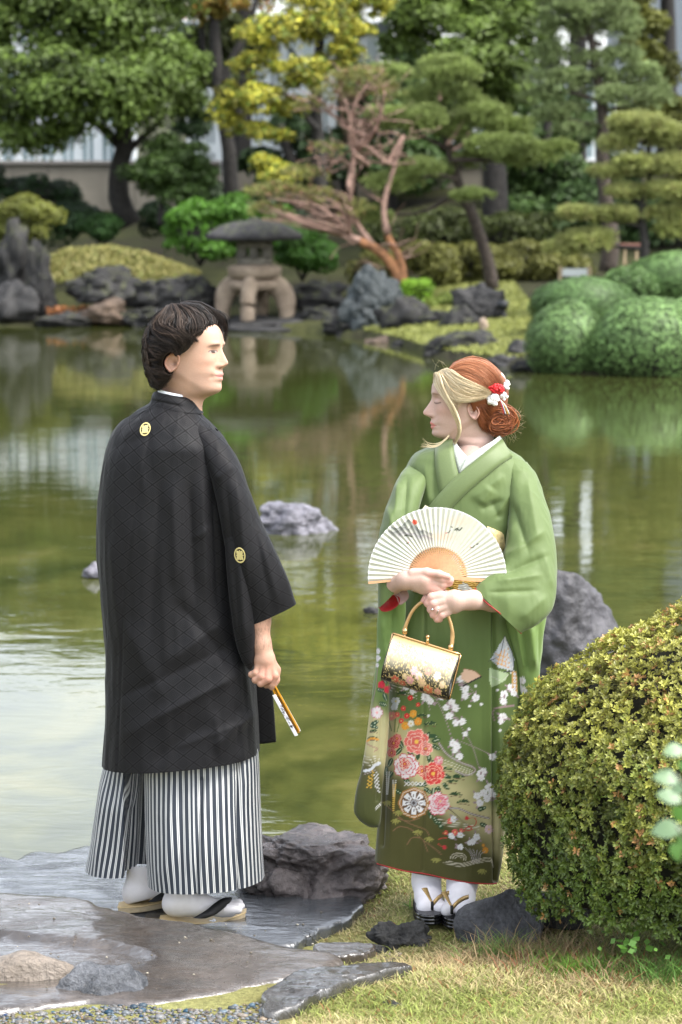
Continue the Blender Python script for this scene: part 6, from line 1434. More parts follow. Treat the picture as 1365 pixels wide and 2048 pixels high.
def exW(X, Y, Z, f):
    g = lambda y, z, sy, sz: np.exp(-(((np.abs(Y) - y) / sy) ** 2 + ((Z - z) / sz) ** 2))
    X = X + f * (-5.5 * g(20, 799, 9, 7) + 4.0 * g(20, 802, 8, 5.0) + 1.8 * g(19, 786, 12, 5) + 2.2 * g(30, 820, 10, 9) + 2.4 * g(8.5, 831, 3.6, 4) - 1.2 * g(20, 851, 4, 4) + 1.2 * g(25, 842, 8, 9))
    jl = Z - (838 + np.clip(X + 4, -30, 60) * .62); s = sstep(-6, 12, jl) * sstep(62, 30, X) * sstep(887, 873, Z)
    Y = Y * (1 - .17 * s); return X, Y, Z
def paW(X, Y, Z, C, f):
    aY = np.abs(Y); F1 = np.ones_like(X)[..., None] * (X > 8)[..., None]
    g = lambda y, z, sy, sz: np.exp(-(((aY - y) / sy) ** 2 + ((Z - z) / sz) ** 2))[..., None] * F1
    mix = lambda C, w, c: C * (1 - w) + np.array(c) * w
    C = mix(C, .35 * g(29, 822, 13, 12), (.62, .33, .28)); C = mix(C, .35 * g(0, 829, 9, 7), (.62, .33, .28))
    lm = ((aY / 15) ** 2 + ((Z - 851) / (8.0 * np.clip(1 - (aY / 16) ** 2, 0, 1) ** .5 + .1)) ** 2 < 1) & (X > 45)
    C = mix(C, (lm * .85)[..., None], (.60, .20, .17)); C = mix(C, (.75 * np.exp(-((Z - 850.8) / .8) ** 2) * (aY < 17) * (X > 45))[..., None], (.22, .06, .05))
    zb = 787.5 + .010 * (aY - 16) ** 2; br = np.exp(-((Z - zb) / 1.8) ** 2) * sstep(6, 11, aY) * sstep(34, 26, aY) * (X > 25)
    C = mix(C, (.7 * br)[..., None], (.20, .10, .06))
    zl = 805.5 - .018 * (aY - 20) ** 2 + 1.2; la = np.exp(-((Z - zl) / 1.2) ** 2) * (np.abs(aY - 20) < 10.5) * (X > 20)
    C = mix(C, (.92 * la)[..., None], (.035, .025, .025)); C = mix(C, .45 * g(20, 799, 9, 4), (.50, .27, .23)); C = mix(C, .25 * g(20, 810, 9, 3), (.50, .30, .27))
    C = mix(C, .85 * g(6.5, 834.5, 2.4, 1.4), (.16, .06, .05)); return C
bw = MB()
V, F, C, hw_ = head_mesh(TW, math.radians(5), cW, YM, skin=HD_W, paint=paW, extra=exW, flip=-1); bw.add(V, F, C)
V, F, C = ear_mesh(hw_, -2, 823, 12, 17, 47, tilt=-.25, skin=(.50, .31, .26)); bw.add(V, F, C)
V, F, C = ear_mesh(hw_, -2, 823, 12, 17, -47, tilt=-.25, skin=(.50, .31, .26)); bw.add(V, F, C)
torso(bw, 938, 895, 1400, 78, HD_W)
def chest(P): return smin(ell_sdf(P, (932, 990, 12), (74, 84, 58)), chain(P, [(950, 868, -10), (944, 925, 4)], [28, 33], 12), 24)
V, F = surfnet(chest, (830, 850, -60), (1030, 1080, 100), 3.0); bw.add(px2w(smooth_mesh(V, F, 3), YM), F, HD_W)
# her right hand, palm against her, holding the fan
def hR(P):
    d = chain(P, [(768, 1174, -85), (786, 1171, -48), (806, 1163, -9)], [18, 17, 17], 10)
    d = smin(d, chain(P, [(815, 1160, 0), (846, 1160, 4)], [19, 21], 10), 12); d = smin(d, chain(P, [(838, 1172, 2), (866, 1176, 2)], [13, 11], 8), 9)
    f = chain(P, [(858, 1150, 6), (884, 1158, 8), (900, 1160, 4), (897, 1160, -4)], [11.5, 9.3, 8.2, 7.4], 3)
    f = smin(f, chain(P, [(858, 1163, 4), (884, 1168, 4), (898, 1165, -2), (894, 1163, -10)], [11, 9, 8, 7], 3), 1.1)
    f = smin(f, chain(P, [(852, 1172, 3), (876, 1177, 2), (886, 1172, -4), (882, 1169, -10)], [10.5, 8.6, 7.6, 6.8], 3), 1.1)
    f = smin(f, chain(P, [(845, 1180, 0), (864, 1184, 0), (874, 1180, -4), (870, 1177, -10)], [9, 7.4, 6.6, 6], 3), 1.1)
    t = chain(P, [(826, 1148, 8), (854, 1145, 15), (878, 1148, 17), (896, 1153, 13)], [12, 9.2, 7.6, 6.4], 5)
    return smin(smin(d, f, 5), t, 2.6)
V, F = surfnet(hR, (712, 1125, -45), (920, 1230, 42), 1.35); V = smooth_mesh(V, F, 2)
def pinky(V, pts, base, s=13, k=.5):
    w = np.zeros(len(V))
    for p in pts: w = np.maximum(w, np.exp(-((V[:, 0] - p[0]) ** 2 + (V[:, 1] - p[1]) ** 2) / s ** 2))
    w = (w * k)[:, None]; return (np.array(base) * (1 - w) + np.array((.68, .32, .28)) * w) * (1 + .03 * fbm(V * .1, 5, 3)[:, None])
bw.add(px2w(V, 6.88), F, pinky(V, [(898, 1163), (890, 1152), (868, 1178), (862, 1150)], HD_W))
# her left hand closed on the bag handle
def hL(P):
    d = chain(P, [(1040, 1210, -100), (985, 1202, -34), (945, 1200, -4), (915, 1203, 5)], [25, 20, 18.5, 20], 10)
    d = smin(d, chain(P, [(905, 1200, 6), (882, 1200, 8)], [20, 15], 10), 12); d = smin(d, chain(P, [(905, 1212, 4), (888, 1218, 6)], [16, 12], 8), 9)
    f = chain(P, [(882, 1192, 12), (864, 1195, 15), (857, 1206, 11), (862, 1212, 0)], [11.5, 10, 9, 8], 2.5)
    f = smin(f, chain(P, [(884, 1203, 14), (868, 1208, 18), (863, 1219, 13), (868, 1223, 2)], [11, 9.6, 8.6, 8], 2.5), 1.0)
    f = smin(f, chain(P, [(888, 1214, 13), (874, 1219, 17), (868, 1229, 12), (874, 1232, 2)], [10.5, 9, 8.2, 7.4], 2.5), 1.0)
    f = smin(f, chain(P, [(894, 1224, 10), (884, 1230, 13), (875, 1238, 9), (880, 1239, 0)], [9.4, 8, 7.2, 6.5], 2.5), 1.0)
    t = chain(P, [(890, 1190, -4), (868, 1189, -6), (853, 1196, -2), (847, 1202, 0)], [11, 8.6, 7, 5.6], 4)
    return smin(smin(d, f, 4.5), t, 2.2)
V, F = surfnet(hL, (835, 1165, -48), (1062, 1255, 46), 1.35); V = smooth_mesh(V, F, 2)
bw.add(px2w(V, 6.885), F, pinky(V, [(858, 1206), (866, 1218), (870, 1230), (878, 1238), (848, 1201)], HD_W))
bw.build('body', M_SKIN, wom)
mb = MB(); a = np.linspace(0, 2 * math.pi, 20); P = px2w(np.stack([874 + 8.5 * np.cos(a) * .35 - 2 * np.sin(a), 1220 + 9.5 * np.sin(a), 18 + 8 * np.cos(a)], -1), 6.885); V, F = tube(P, .0011, 6); mb.add(V, F)
V, F = ico(1); mb.add(V * .0042 + px2w([(865, 1219, 29)], 6.885)[0], F); mb.build('ring', m_plain('silver', (.7, .72, .75), .15, metal=1.0, var=.02), wom)

# ---- hair
z6 = lambda x, y: (830 + x / 6.205, 700 + y / 6.205)
RED = (.27, .09, .035); RED2 = (.17, .05, .018); RED3 = (.38, .17, .085); BLO = (.62, .52, .34); BLO2 = (.46, .35, .20)
GR = [[z6(*p) for p in g] for g in [
    [(430, 220), (500, 150), (640, 100), (760, 95), (900, 140), (1030, 240), (1090, 340), (1120, 450)],
    [(440, 230), (520, 180), (640, 150), (760, 150), (880, 200), (980, 290), (1050, 380), (1090, 470)],
    [(460, 240), (540, 210), (620, 190), (720, 200), (830, 260), (930, 350), (1000, 430), (1040, 500)],
    [(470, 250), (560, 230), (640, 240), (720, 270), (820, 330), (900, 400), (960, 460), (980, 520)],
    [(490, 270), (560, 280), (640, 300), (720, 330), (800, 390), (870, 440), (920, 490), (940, 540)],
    [(500, 290), (570, 320), (640, 350), (700, 380), (780, 430), (840, 470), (890, 510), (920, 550)]]]
cen, rx, ry, dp = (945, 800), 76, 84, .094
hr = hair_locks(GR, cen, rx, ry, dp, 1900, .0013, RED, 21, dcol=RED3, clump=10, camp=1.6, clift=.004, wave=.6, lift=.003, pts=12, jitter=1.3, cvar=.3)
GB = [[z6(*p) for p in g] for g in [
    [(400, 225), (470, 260), (560, 320), (660, 380), (760, 420), (840, 460), (900, 500), (950, 520)],
    [(370, 235), (430, 300), (520, 370), (620, 430), (720, 480), (820, 500), (880, 520), (930, 540)],
    [(330, 250), (400, 340), (480, 430), (570, 490), (680, 530), (780, 550), (860, 550), (920, 550)],
    [(290, 270), (350, 370), (430, 480), (520, 550), (620, 590), (720, 600), (820, 590), (900, 570)],
    [(260, 290), (310, 390), (390, 510), (480, 600), (580, 635), (680, 635), (780, 620), (880, 590)]]]
q = hair_locks(GB, cen, rx, ry, dp, 1200, .0014, BLO, 22, dcol=BLO2, clump=10, camp=2.2, clift=.005, wave=.6, lift=.008, pts=12, jitter=1.6, cvar=.16, mirror=True); V, F, C, _ = q.out(); hr.add(V, F, C)
GC = [[z6(*p) for p in g] for g in [[(560, 640), (680, 640), (780, 650), (860, 660), (930, 700), (980, 760)], [(700, 650), (780, 680), (840, 720), (880, 780), (920, 840), (960, 880)], [(780, 690), (800, 760), (810, 830), (830, 900), (870, 960), (930, 1000)], [(790, 720), (790, 800), (800, 880), (830, 940), (880, 990), (950, 1030)]]]
q = hair_locks(GC, (965, 800), 62, 76, .07, 260, .0014, RED2, 26, dcol=RED, wave=.8, lift=.006, pts=16, jitter=2.2); V, F, C, _ = q.out(); hr.add(V, F, C)
# loose strands down the cheek
GL = [[z6(*p) for p in g] for g in [
    [(240, 290), (235, 400), (270, 480), (340, 580), (420, 700), (480, 820), (530, 930), (550, 1030), (500, 1140), (475, 1250)],
    [(250, 280), (290, 420), (360, 560), (440, 680), (500, 800), (545, 900), (560, 1000), (530, 1090), (490, 1180), (480, 1290)],
    [(300, 280), (350, 440), (430, 600), (490, 700), (530, 800), (560, 900), (565, 1000), (540, 1080), (510, 1150), (490, 1240)]]]
q = hair_locks(GL, cen, rx + 4, ry + 40, dp, 110, .0013, BLO, 23, dcol=BLO2, wave=.6, lift=.012, pts=22, jitter=1.4, cvar=.14, mirror=False); V, F, C, _ = q.out(); hr.add(V, F, C)
GF = [[z6(*p) for p in g] for g in [[(240, 290), (300, 420), (370, 560), (440, 690), (520, 760), (560, 640)], [(300, 300), (380, 450), (450, 580), (510, 680), (560, 640), (600, 610)], [(330, 300), (420, 440), (500, 560), (560, 620), (620, 620), (660, 610)]]]
q = hair_locks(GF, cen, rx + 2, ry + 10, dp, 90, .0013, BLO, 24, dcol=BLO2, wave=.5, lift=.010, pts=16, jitter=1.4, cvar=.15, mirror=False); V, F, C, _ = q.out(); hr.add(V, F, C)
# far-side strand blowing out over the shoulder
for i in range(18):
    r = np.random.RandomState(i); o = r.normal(size=2) * 6
    P = spline(np.array([z6(420 + o[0], 1060), z6(380 + o[0], 1110 + o[1]), z6(310, 1170 + o[1] * 2), z6(230, 1195 + o[1] * 3), z6(150 + o[0] * 2, 1185 + o[1] * 4), z6(90 + o[0] * 6, 1170 + o[1] * 7)]), 16)
    V, F = tube(np.array([at(x, y, 7.02 + .01 * o[0] / 5) for x, y in P]), np.linspace(.0008, .00015, 16), 4, cap=False); hr.add(V, F, np.array(BLO) * r.uniform(.8, 1.1))
# bun: coils
r = np.random.RandomState(31); bc = np.array([1000, 838])
for i in range(400):
    a0 = r.uniform(0, 6.28); sw = r.uniform(1.2, 3.2) * (1 if r.uniform() < .7 else -1); rr0 = r.uniform(6, 31); rr1 = rr0 + r.uniform(-9, 6); s = np.linspace(0, 1, 14)
    aa = a0 + sw * s; rr = rr0 * (1 - s) + rr1 * s + 2 * np.sin(s * 7 + i); oc = r.normal(size=2) * 4
    x = bc[0] + oc[0] + rr * np.cos(aa) * 1.06; y = bc[1] + oc[1] + rr * np.sin(aa) * .86 + 3
    d = 26 * np.sqrt(np.clip(1.1 - (rr / 38) ** 2, .02, 1)) * (1 if r.uniform() < .65 else -1) + r.normal() * 2 + 10
    V, F = tube(px2w(np.stack([x, y, d], -1), YM), .0034 * np.sin(np.clip(s, .06, .94) * math.pi) ** .5, 6, cap=False, flat=.45)
    hr.add(V, F, np.array(RED2 if r.uniform() < .6 else RED) * r.uniform(.5, 1.5))
for i in range(60):   # frizz
    r = np.random.RandomState(100 + i)
    if i < 55: a = r.uniform(-.7, 1.9); p = bc + [33 * math.cos(a), 28 * math.sin(a) + 4]; a += r.uniform(-1, 1)
    elif i < 75: p = np.array([870 + r.uniform(-3, 32), 742 - 16 * r.uniform(0, 1) + 0]); a = r.uniform(-3.0, -.4)
    else: a = r.uniform(-1.6, 0); p = np.array([945 + 74 * math.cos(a), 800 + 84 * math.sin(a)]); a += .9
    q = [tuple(p)]
    for _ in range(4): a += r.uniform(-.5, .5); p = p + r.uniform(3, 8) * np.array([math.cos(a), math.sin(a)]); q.append(tuple(p))
    V, F = tube(np.array([at(x, y, YM + r.uniform(-.05, .05)) for x, y in spline(np.array(q), 12)]), np.linspace(.00032, .0001, 12), 3, cap=False); hr.add(V, F, BLO if i < 75 else RED3)
def hcap(P):
    d = ell_sdf(P, (952, 786, 0), (66, 66, 58)); d = smin(d, ell_sdf(P, (905, 768, 0), (38, 30, 44)), 12); d = smin(d, ell_sdf(P, (978, 815, 0), (34, 30, 42)), 8)
    return np.maximum(smin(d, ell_sdf(P, (1000, 841, 8), (33, 27, 26)), 4), P[..., 1] - (806 + 60 * (P[..., 0] > 965) + np.clip((P[..., 0] - 940) * 2.5, -26, 30)))
V, F = surfnet(hcap, (855, 705, -75), (1045, 880, 75), 2.5); V = smooth_mesh(V, F, 2)
hr.add(px2w(V, YM), F, np.where((V[:, 0] < 935 - (V[:, 1] - 740) * .2)[:, None], np.array(BLO2) * .7, np.array(RED2)))
hair_w = hr.build('hair', M_HAIR, wom)
# ornaments
M_REDF = m_plain('red_silk', (.50, .010, .014), .6, var=.3, scale=200); M_WHF = m_plain('white_silk', (.75, .74, .74), .7, var=.15, scale=300, bump=.0008)
def pompom(name, px, py, rxp, ryp, d, mat, seed, n=70, s=5.0):
    mb = MB(); r = np.random.RandomState(seed); V0, F0 = ico(2)
    for i in range(n):
        v = r.normal(size=3); v /= np.linalg.norm(v); v *= r.uniform(.75, 1.0)
        c = np.array([px + v[0] * rxp, py + v[1] * ryp, d + v[2] * rxp * .6]); k = 1 + .5 * fbm(V0 * 2.5 + i, seed + i, 2)[:, None]
        mb.add(px2w(V0 * s * k * r.uniform(.7, 1.2) + c, YM), F0)
    mb.build(name, mat, wom)
pompom('red_flower', 993, 778, 15, 9, 52, M_REDF, 1, 110, 3.0); pompom('white_flower', 987, 799, 11, 11, 52, M_WHF, 2, 60, 4.0); pompom('small_flower', 1008, 792, 6, 7, 46, M_WHF, 3, 24, 3.0); pompom('small_flower', 1014, 770, 5, 8, 28, M_WHF, 4, 22, 3.2)
for i, (c_, dx) in enumerate([((.6, .02, .02), 0), ((.8, .78, .75), 3), ((.75, .5, .1), 6), ((.8, .8, .8), 8), ((.1, .12, .4), 2)]):
    P = spline(np.array([(1001, 800, 54), (1004 + dx, 812, 52), (1008 + dx * 1.4, 828, 46)]), 10); V, F = tube(px2w(P, YM), .0011, 5); obj('cord', V, F, m_plain('cord_%d' % i, c_, .6), wom)

# ---------------------------------------------------------------- kimono
def vsmooth(t): return t * t * (3 - 2 * t)
class Paint:
    """flat dyed pattern laid on mesh points; works in cloth coordinates (px)"""
    def __init__(s, U, C): s.U = U; s.C = C
    def put(s, m, col, a=1.0):
        m = np.asarray(m, float) * a; s.C[:] = s.C * (1 - m[:, None]) + np.array(col) * m[:, None]
    def loc(s, c): return s.U[:, 0] - c[0], s.U[:, 1] - c[1]
    def sel(s, c, r): return np.where((np.abs(s.U[:, 0] - c[0]) < r) & (np.abs(s.U[:, 1] - c[1]) < r))[0]
    def sub(s, c, r):
        i = s.sel(c, r); return i, s.U[i, 0] - c[0], s.U[i, 1] - c[1]
    def mixi(s, i, m, col, a=1.0):
        m = (np.asarray(m, float) * a)[:, None]; s.C[i] = s.C[i] * (1 - m) + np.array(col) * m
    def flower(s, c, r, n, col, core=None, notch=.18, edge=None, ph=0., depth=.35):
        i, x, y = s.sub(c, r * 1.3)
        if not len(i): return
        R = np.hypot(x, y); A = np.arctan2(y, x) + ph; k = np.abs(np.cos(A * n / 2)); lim = r * ((1 - depth) + depth * k ** .5 - notch * (k > .985))
        if edge is not None: s.mixi(i, sstep(lim + 1.6, lim + .6, R), edge)
        s.mixi(i, sstep(lim + .6, lim - .6, R), col)
        s.mixi(i, sstep(.9, .3, np.abs(R * np.sin((((A * n / math.pi) % 2) - 1) * math.pi / n))) * (R < lim) * (R > r * .3), np.array(col) * .72, .5) if n <= 6 else s.mixi(i, ((A * n / math.pi) % 1 < .18) * (R < lim), np.array(col) * .7, .7)
        if core is not None: s.mixi(i, sstep(r * .26, r * .16, R), core)
    def peony(s, c, r, col, line, core=(.75, .45, .08), seed=0):
        i, x, y = s.sub(c, r * 1.35)
        if not len(i): return
        R = np.hypot(x, y); A = np.arctan2(y, x) + seed
        for q, (f, n, sh) in enumerate([(1.0, 7, 1.0), (.72, 6, .93), (.46, 5, .86)]):
            k = np.abs(np.cos(A * n / 2 + q * 1.1)); lim = r * f * (.78 + .20 * k ** .6 + .035 * np.sin(A * 23 + q))
            s.mixi(i, sstep(lim + 1.5, lim + .8, R), line); s.mixi(i, sstep(lim + .1, lim - .9, R), np.array(col) * sh)
            s.mixi(i, (k < .10) * (R < lim) * (R > lim * .55), line, .8)
        s.mixi(i, sstep(r * .2, r * .12, R), core)
    def leaf(s, c, ang, l, w, col, vein=(.45, .5, .3)):
        i, x, y = s.sub(c, l)
        if not len(i): return
        ca, sa = math.cos(ang), math.sin(ang); u = (x * ca + y * sa) / (l / 2); v = (-x * sa + y * ca) / (w / 2); lim = np.sqrt(np.clip(1 - u ** 2, 0, 1)) * (1 - .25 * u)
        s.mixi(i, sstep(lim + .25, lim, np.abs(v)) * (np.abs(u) < 1), col); s.mixi(i, (np.abs(v) < .13) * (np.abs(u) < .9), vein, .8)
    def line(s, pts, w, col, a=1.0, n=60):
        P = spline(np.array(pts, float), n); lo, hi = P.min(0) - w - 2, P.max(0) + w + 2
        i = np.where((s.U[:, 0] > lo[0]) & (s.U[:, 0] < hi[0]) & (s.U[:, 1] > lo[1]) & (s.U[:, 1] < hi[1]))[0]
        if not len(i): return
        d = np.full(len(i), 1e9); X = s.U[i]
        for a0, b0 in zip(P[:-1], P[1:]):
            ab = b0 - a0; t = np.clip(((X - a0) @ ab) / max(ab @ ab, 1e-9), 0, 1); d = np.minimum(d, np.linalg.norm(X - a0 - t[:, None] * ab, axis=1))
        s.mixi(i, sstep(w / 2 + .5, w / 2 - .5, d), col, a)
    def poly(s, pts, col, a=1.0):
        P = np.array(pts, float); i = np.where((s.U[:, 0] > P[:, 0].min()) & (s.U[:, 0] < P[:, 0].max()) & (s.U[:, 1] > P[:, 1].min()) & (s.U[:, 1] < P[:, 1].max()))[0]
        x, y = s.U[i, 0], s.U[i, 1]; ins = np.zeros(len(i), bool)
        for (x0, y0), (x1, y1) in zip(P, np.roll(P, -1, 0)):
            if y0 != y1: ins ^= ((y0 > y) != (y1 > y)) & (x < (x1 - x0) * (y - y0) / (y1 - y0) + x0)
        s.mixi(i, ins, col, a)
    def sakura(s, c, r, seed=0): s.flower(c, r, 5, (.66, .66, .68), (.55, .5, .52), ph=seed * .7, depth=.38)
    def pinecloud(s, c, r, ang=0):
        i, x, y = s.sub(c, r * 1.4)
        if not len(i): return
        x2, y2 = x, y * 1.9; R = np.hypot(x2, y2 - r * .3); A = np.arctan2(y2 - r * .3, x2); lim = r * (.92 + .08 * np.cos(A * 9)); m = (R < lim) & (y2 < r * .35)
        s.mixi(i, m, (.018, .05, .018)); s.mixi(i, m & (np.abs(((A * 5.5) % 1) - .5) < .12) & (R > r * .25), (.30, .33, .14), .8)
        s.line([(c[0] - r * .8, c[1] + r * .42), (c[0], c[1] + r * .3), (c[0] + r * .85, c[1] + r * .5)], 1.3, (.12, .07, .04))
KG = (.11, .155, .045)
skirt_levels = [(905, 880, 1003, 878, .070, .06), (880, 890, 1022, 900, .085, .08), (848, 899, 1046, 916, .098, .09), (824, 915, 1064, 938, .108, .10), (812, 945, 1072, 968, .118, .11), (814, 1000, 1068, 1005, .125, .11), (822, 1060, 1046, 1060, .128, .11), (820, 1120, 1030, 1120, .125, .11),
    (806, 1190, 1036, 1190, .130, .12), (790, 1270, 1050, 1270, .135, .13), (780, 1340, 1055, 1345, .135, .13), (773, 1420, 1045, 1430, .13, .13), (765, 1520, 1028, 1530, .115, .12), (758, 1620, 1012, 1640, .095, .115), (751, 1722, 996, 1762, .068, .11)]
foldK = [(850, 1180, 846, 1740, 3.0, -.0045), (986, 1150, 990, 1760, 3.5, -.012), (994, 1150, 1000, 1760, 8, .008), (960, 1200, 970, 1720, 16, -.005), (905, 1190, 925, 1420, 20, .006), (800, 1340, 782, 1700, 8, .005), (775, 1345, 764, 1690, 4, -.008),
         (1000, 1040, 985, 1000, 9, -.008), (985, 975, 960, 1010, 12, .008), (940, 1000, 1010, 950, 10, .006), (1060, 960, 1010, 1050, 10, -.008), (1045, 950, 985, 1040, 8, .008), (826, 930, 838, 1010, 6, -.007), (850, 925, 860, 1010, 8, .006), (870, 940, 868, 1000, 6, -.004), (960, 1020, 1010, 1000, 8, -.006)]
kim = MB(); COLK = []
V, F, U, KV = loft(skirt_levels, 430, 270, conc=2.6, e=2.35, foldf=lambda x, y: ridge(x, y, foldK), fold_noise=.0035, seed=11)
kV = V
px, py = proj(V)
# open the neck
front = V[:, 1] < YM - .005
def inpoly(px, py, P):
    ins = np.zeros(len(px), bool)
    for (x0, y0), (x1, y1) in zip(P, P[1:] + P[:1]):
        if y0 != y1: ins ^= ((y0 > py) != (y1 > py)) & (px < (x1 - x0) * (py - y0) / (y1 - y0) + x0)
    return ins
neck = inpoly(px, py, [(896, 860), (1008, 860), (1004, 884), (922, 948), (914, 942)]) & front
F = [f[~neck[f].any(1)] for f in F]
# dyed ground: green above, sand in the middle, dark olive at the hem
def ground_col(x, y):
    n = fbm(np.stack([x * .02, y * .03, 0 * x], -1), 4, 3) * 26
    g = np.tile(KG, (len(x), 1)); dk = np.array((.075, .125, .03)); g = g * (1 - .55 * sstep(1180, 1300, y)[:, None]) + dk * .55 * sstep(1180, 1300, y)[:, None]
    diag = y - (1395 + np.clip(x - 775, 0, 300) * .95) + n
    t = sstep(-25, 55, diag)[:, None]; g = g * (1 - t) + np.array((.45, .41, .215)) * t
    low = y - (1535 + np.clip(x - 780, -60, 300) * .75) + n * .8; t = sstep(-35, 40, low)[:, None]; return g * (1 - t) + np.array((.068, .066, .017)) * t
C = ground_col(px, py)
up = np.where(py < 1175)[0]; C[up] = np.array((.098, .142, .046))
# cloth coordinates in the photograph frame: silhouettes unroll to the sides
PU = np.stack([px, py], -1); back = V[:, 1] > YM + .01; PU[back, 0] = 2 * 905 - PU[back, 0] + 4000
pa = Paint(PU, C)
rng = np.random.RandomState(6)
def pattern(pa):
    zk = lambda x, y: (700 + x / 3.592, 1180 + y / 3.592)
    # flowing clouds and streams
    for pts in ([zk(640, 1100), zk(700, 1180), zk(800, 1240), zk(880, 1270), zk(900, 1300), zk(840, 1330), zk(760, 1300)], [zk(700, 1570), zk(780, 1570), zk(880, 1610), zk(1000, 1640)]):
        pa.line(pts, 4.2, (.16, .10, .08)); pa.line(pts, 2.4, (.36, .34, .34))
    for k in range(3): pa.line([zk(680, 1220 + 22 * k), zk(760, 1250 + 20 * k), zk(880, 1300 + 14 * k)], .9, (.6, .58, .5)); pa.line([zk(290, 680 + 20 * k), zk(380, 705 + 20 * k), zk(480, 740 + 20 * k)], 1.0, (.6, .58, .5)); pa.line([zk(600, 1640 + 18 * k), zk(760, 1670 + 16 * k), zk(930, 1700 + 10 * k)], 1.0, (.62, .6, .5))
    # gold-dust haze bands
    # branches of cherry
    for pts in ([zk(560, 700), zk(640, 820), zk(700, 960), zk(740, 1100)], [zk(690, 800), zk(800, 980), zk(880, 1120), zk(930, 1280)], [zk(800, 1090), zk(900, 1130), zk(1010, 1180)], [zk(790, 640), zk(860, 700), zk(930, 790)], [zk(560, 780), zk(575, 860)]): pa.line(pts, 1.4, (.27, .21, .22))
    for x, y, r in [(545, 770, 36), (580, 800, 26), (660, 770, 26), (730, 810, 30), (760, 850, 30), (690, 845, 26), (715, 905, 30), (760, 955, 26), (810, 945, 28), (405, 700, 24), (450, 730, 22), (830, 710, 32), (830, 760, 28), (905, 775, 30), (800, 640, 30), (740, 1100, 28), (770, 1120, 30), (755, 1150, 24), (790, 1195, 28), (830, 1035, 22), (940, 1320, 32), (960, 1300, 26), (945, 1350, 26), (1005, 1420, 36), (960, 1460, 30), (1020, 1470, 30), (915, 1480, 28), (985, 1500, 28), (935, 1530, 28), (1025, 1200, 28), (910, 1775, 28), (880, 1810, 26), (1160, 700, 30), (1110, 750, 30), (1180, 740, 26), (1105, 800, 28), (1100, 915, 34), (1085, 945, 22), (860, 1815, 20), (790, 1760, 22), (735, 1770, 22), (795, 1845, 24), (745, 1640, 20), (200, 440, 18), (200, 490, 18)]:
        for k in range(2):
            a = rng.uniform(0, 6.28); pa.leaf((zk(x, y)[0] + math.cos(a) * r * .36, zk(x, y)[1] + math.sin(a) * r * .36), a, 8, 3.4, (.27, .2, .22), (.45, .38, .4))
        pa.sakura(zk(x, y), r / 3.6, rng.uniform(0, 6))
    for x, y in [(905, 690), (945, 820), (1060, 720), (860, 835), (565, 905), (855, 1000), (1080, 1010)]: pa.flower(zk(x, y), 3.2, 3, (.66, .66, .68))
    # iris and leaves
    for pts in ([zk(330, 760), zk(345, 700), zk(360, 680)], [zk(320, 1020), zk(330, 900), zk(340, 840)], [zk(300, 1010), zk(280, 930), zk(270, 880)], [zk(340, 1020), zk(370, 900), zk(380, 850)]): pa.line(pts, 2.0, (.10, .16, .04))
    pa.flower(zk(330, 800), 9.5, 3, (.6, .62, .66), (.7, .6, .2), ph=.5); pa.flower(zk(320, 840), 7.5, 3, (.62, .63, .68), ph=1.6)
    # pine clouds
    for x, y, r in [(580, 960, 50), (520, 900, 40), (380, 740, 46), (700, 1285, 45), (780, 1340, 50), (740, 1375, 42), (760, 1465, 46), (815, 1520, 50), (170, 1010, 36)]: pa.pinecloud(zk(x, y), r / 3.5)
    # fan motif at the clasp and the tied cord
    pa.poly([zk(815, 565), zk(890, 580), zk(945, 620), zk(850, 670), zk(800, 640)], (.62, .42, .3)); pa.line([zk(945, 622), zk(880, 655), zk(815, 690)], 3, (.02, .02, .02)); pa.line([zk(815, 565), zk(890, 580), zk(945, 620)], 1, (.25, .12, .05))
    # leaves round the peonies
    for x, y, a in [(255, 1090, 1.2), (245, 1140, 1.9), (370, 1110, 1.1), (350, 1160, 2.3), (600, 1050, .1), (620, 1080, -.3), (560, 1050, -1.2), (620, 1130, .5), (440, 1180, .9), (490, 1190, 1.7), (240, 1220, 1.3), (260, 1300, 1.6), (290, 1240, 2), (360, 1310, 1.1), (290, 1330, 2.2), (410, 1370, .8), (570, 1210, 1.5), (620, 1240, .3), (560, 1440, .6), (600, 1450, 1.7), (640, 1440, 1.2), (690, 1410, .9), (550, 1530, 2.8), (540, 1580, 2.0), (580, 1610, 1.5), (620, 1660, 1.0), (650, 1690, 1.3), (550, 1390, 2.5), (700, 1340, .4), (500, 1400, .2), (350, 1450, .5), (950, 1570, -.3), (965, 1690, .4)]:
        pa.leaf(zk(x, y), a, 18, 8, (.022, .06, .022), (.5, .55, .4))
    for x, y, r, c, l in [(315, 1100, 44, (.42, .012, .02), (.6, .2, .18)), (340, 1065, 30, (.38, .012, .02), (.6, .2, .18)), (300, 1170, 30, (.42, .015, .02), (.6, .2, .18)), (480, 1090, 92, (.66, .13, .11), (.75, .45, .38)), (545, 1140, 50, (.66, .13, .11), (.75, .45, .38)), (600, 1320, 84, (.60, .045, .045), (.75, .4, .3)), (520, 1300, 40, (.5, .03, .035), (.7, .4, .3)), (640, 1225, 30, (.68, .6, .6), (.6, .15, .18)), (405, 1265, 92, (.68, .62, .64), (.50, .03, .06)), (395, 1250, 40, (.55, .02, .04), (.7, .5, .4)), (635, 1535, 84, (.70, .60, .62), (.55, .05, .10)), (650, 1520, 40, (.7, .42, .45), (.6, .1, .15))]:
        pa.peony(zk(x, y), r / 3.592, c, l, seed=x * .1)
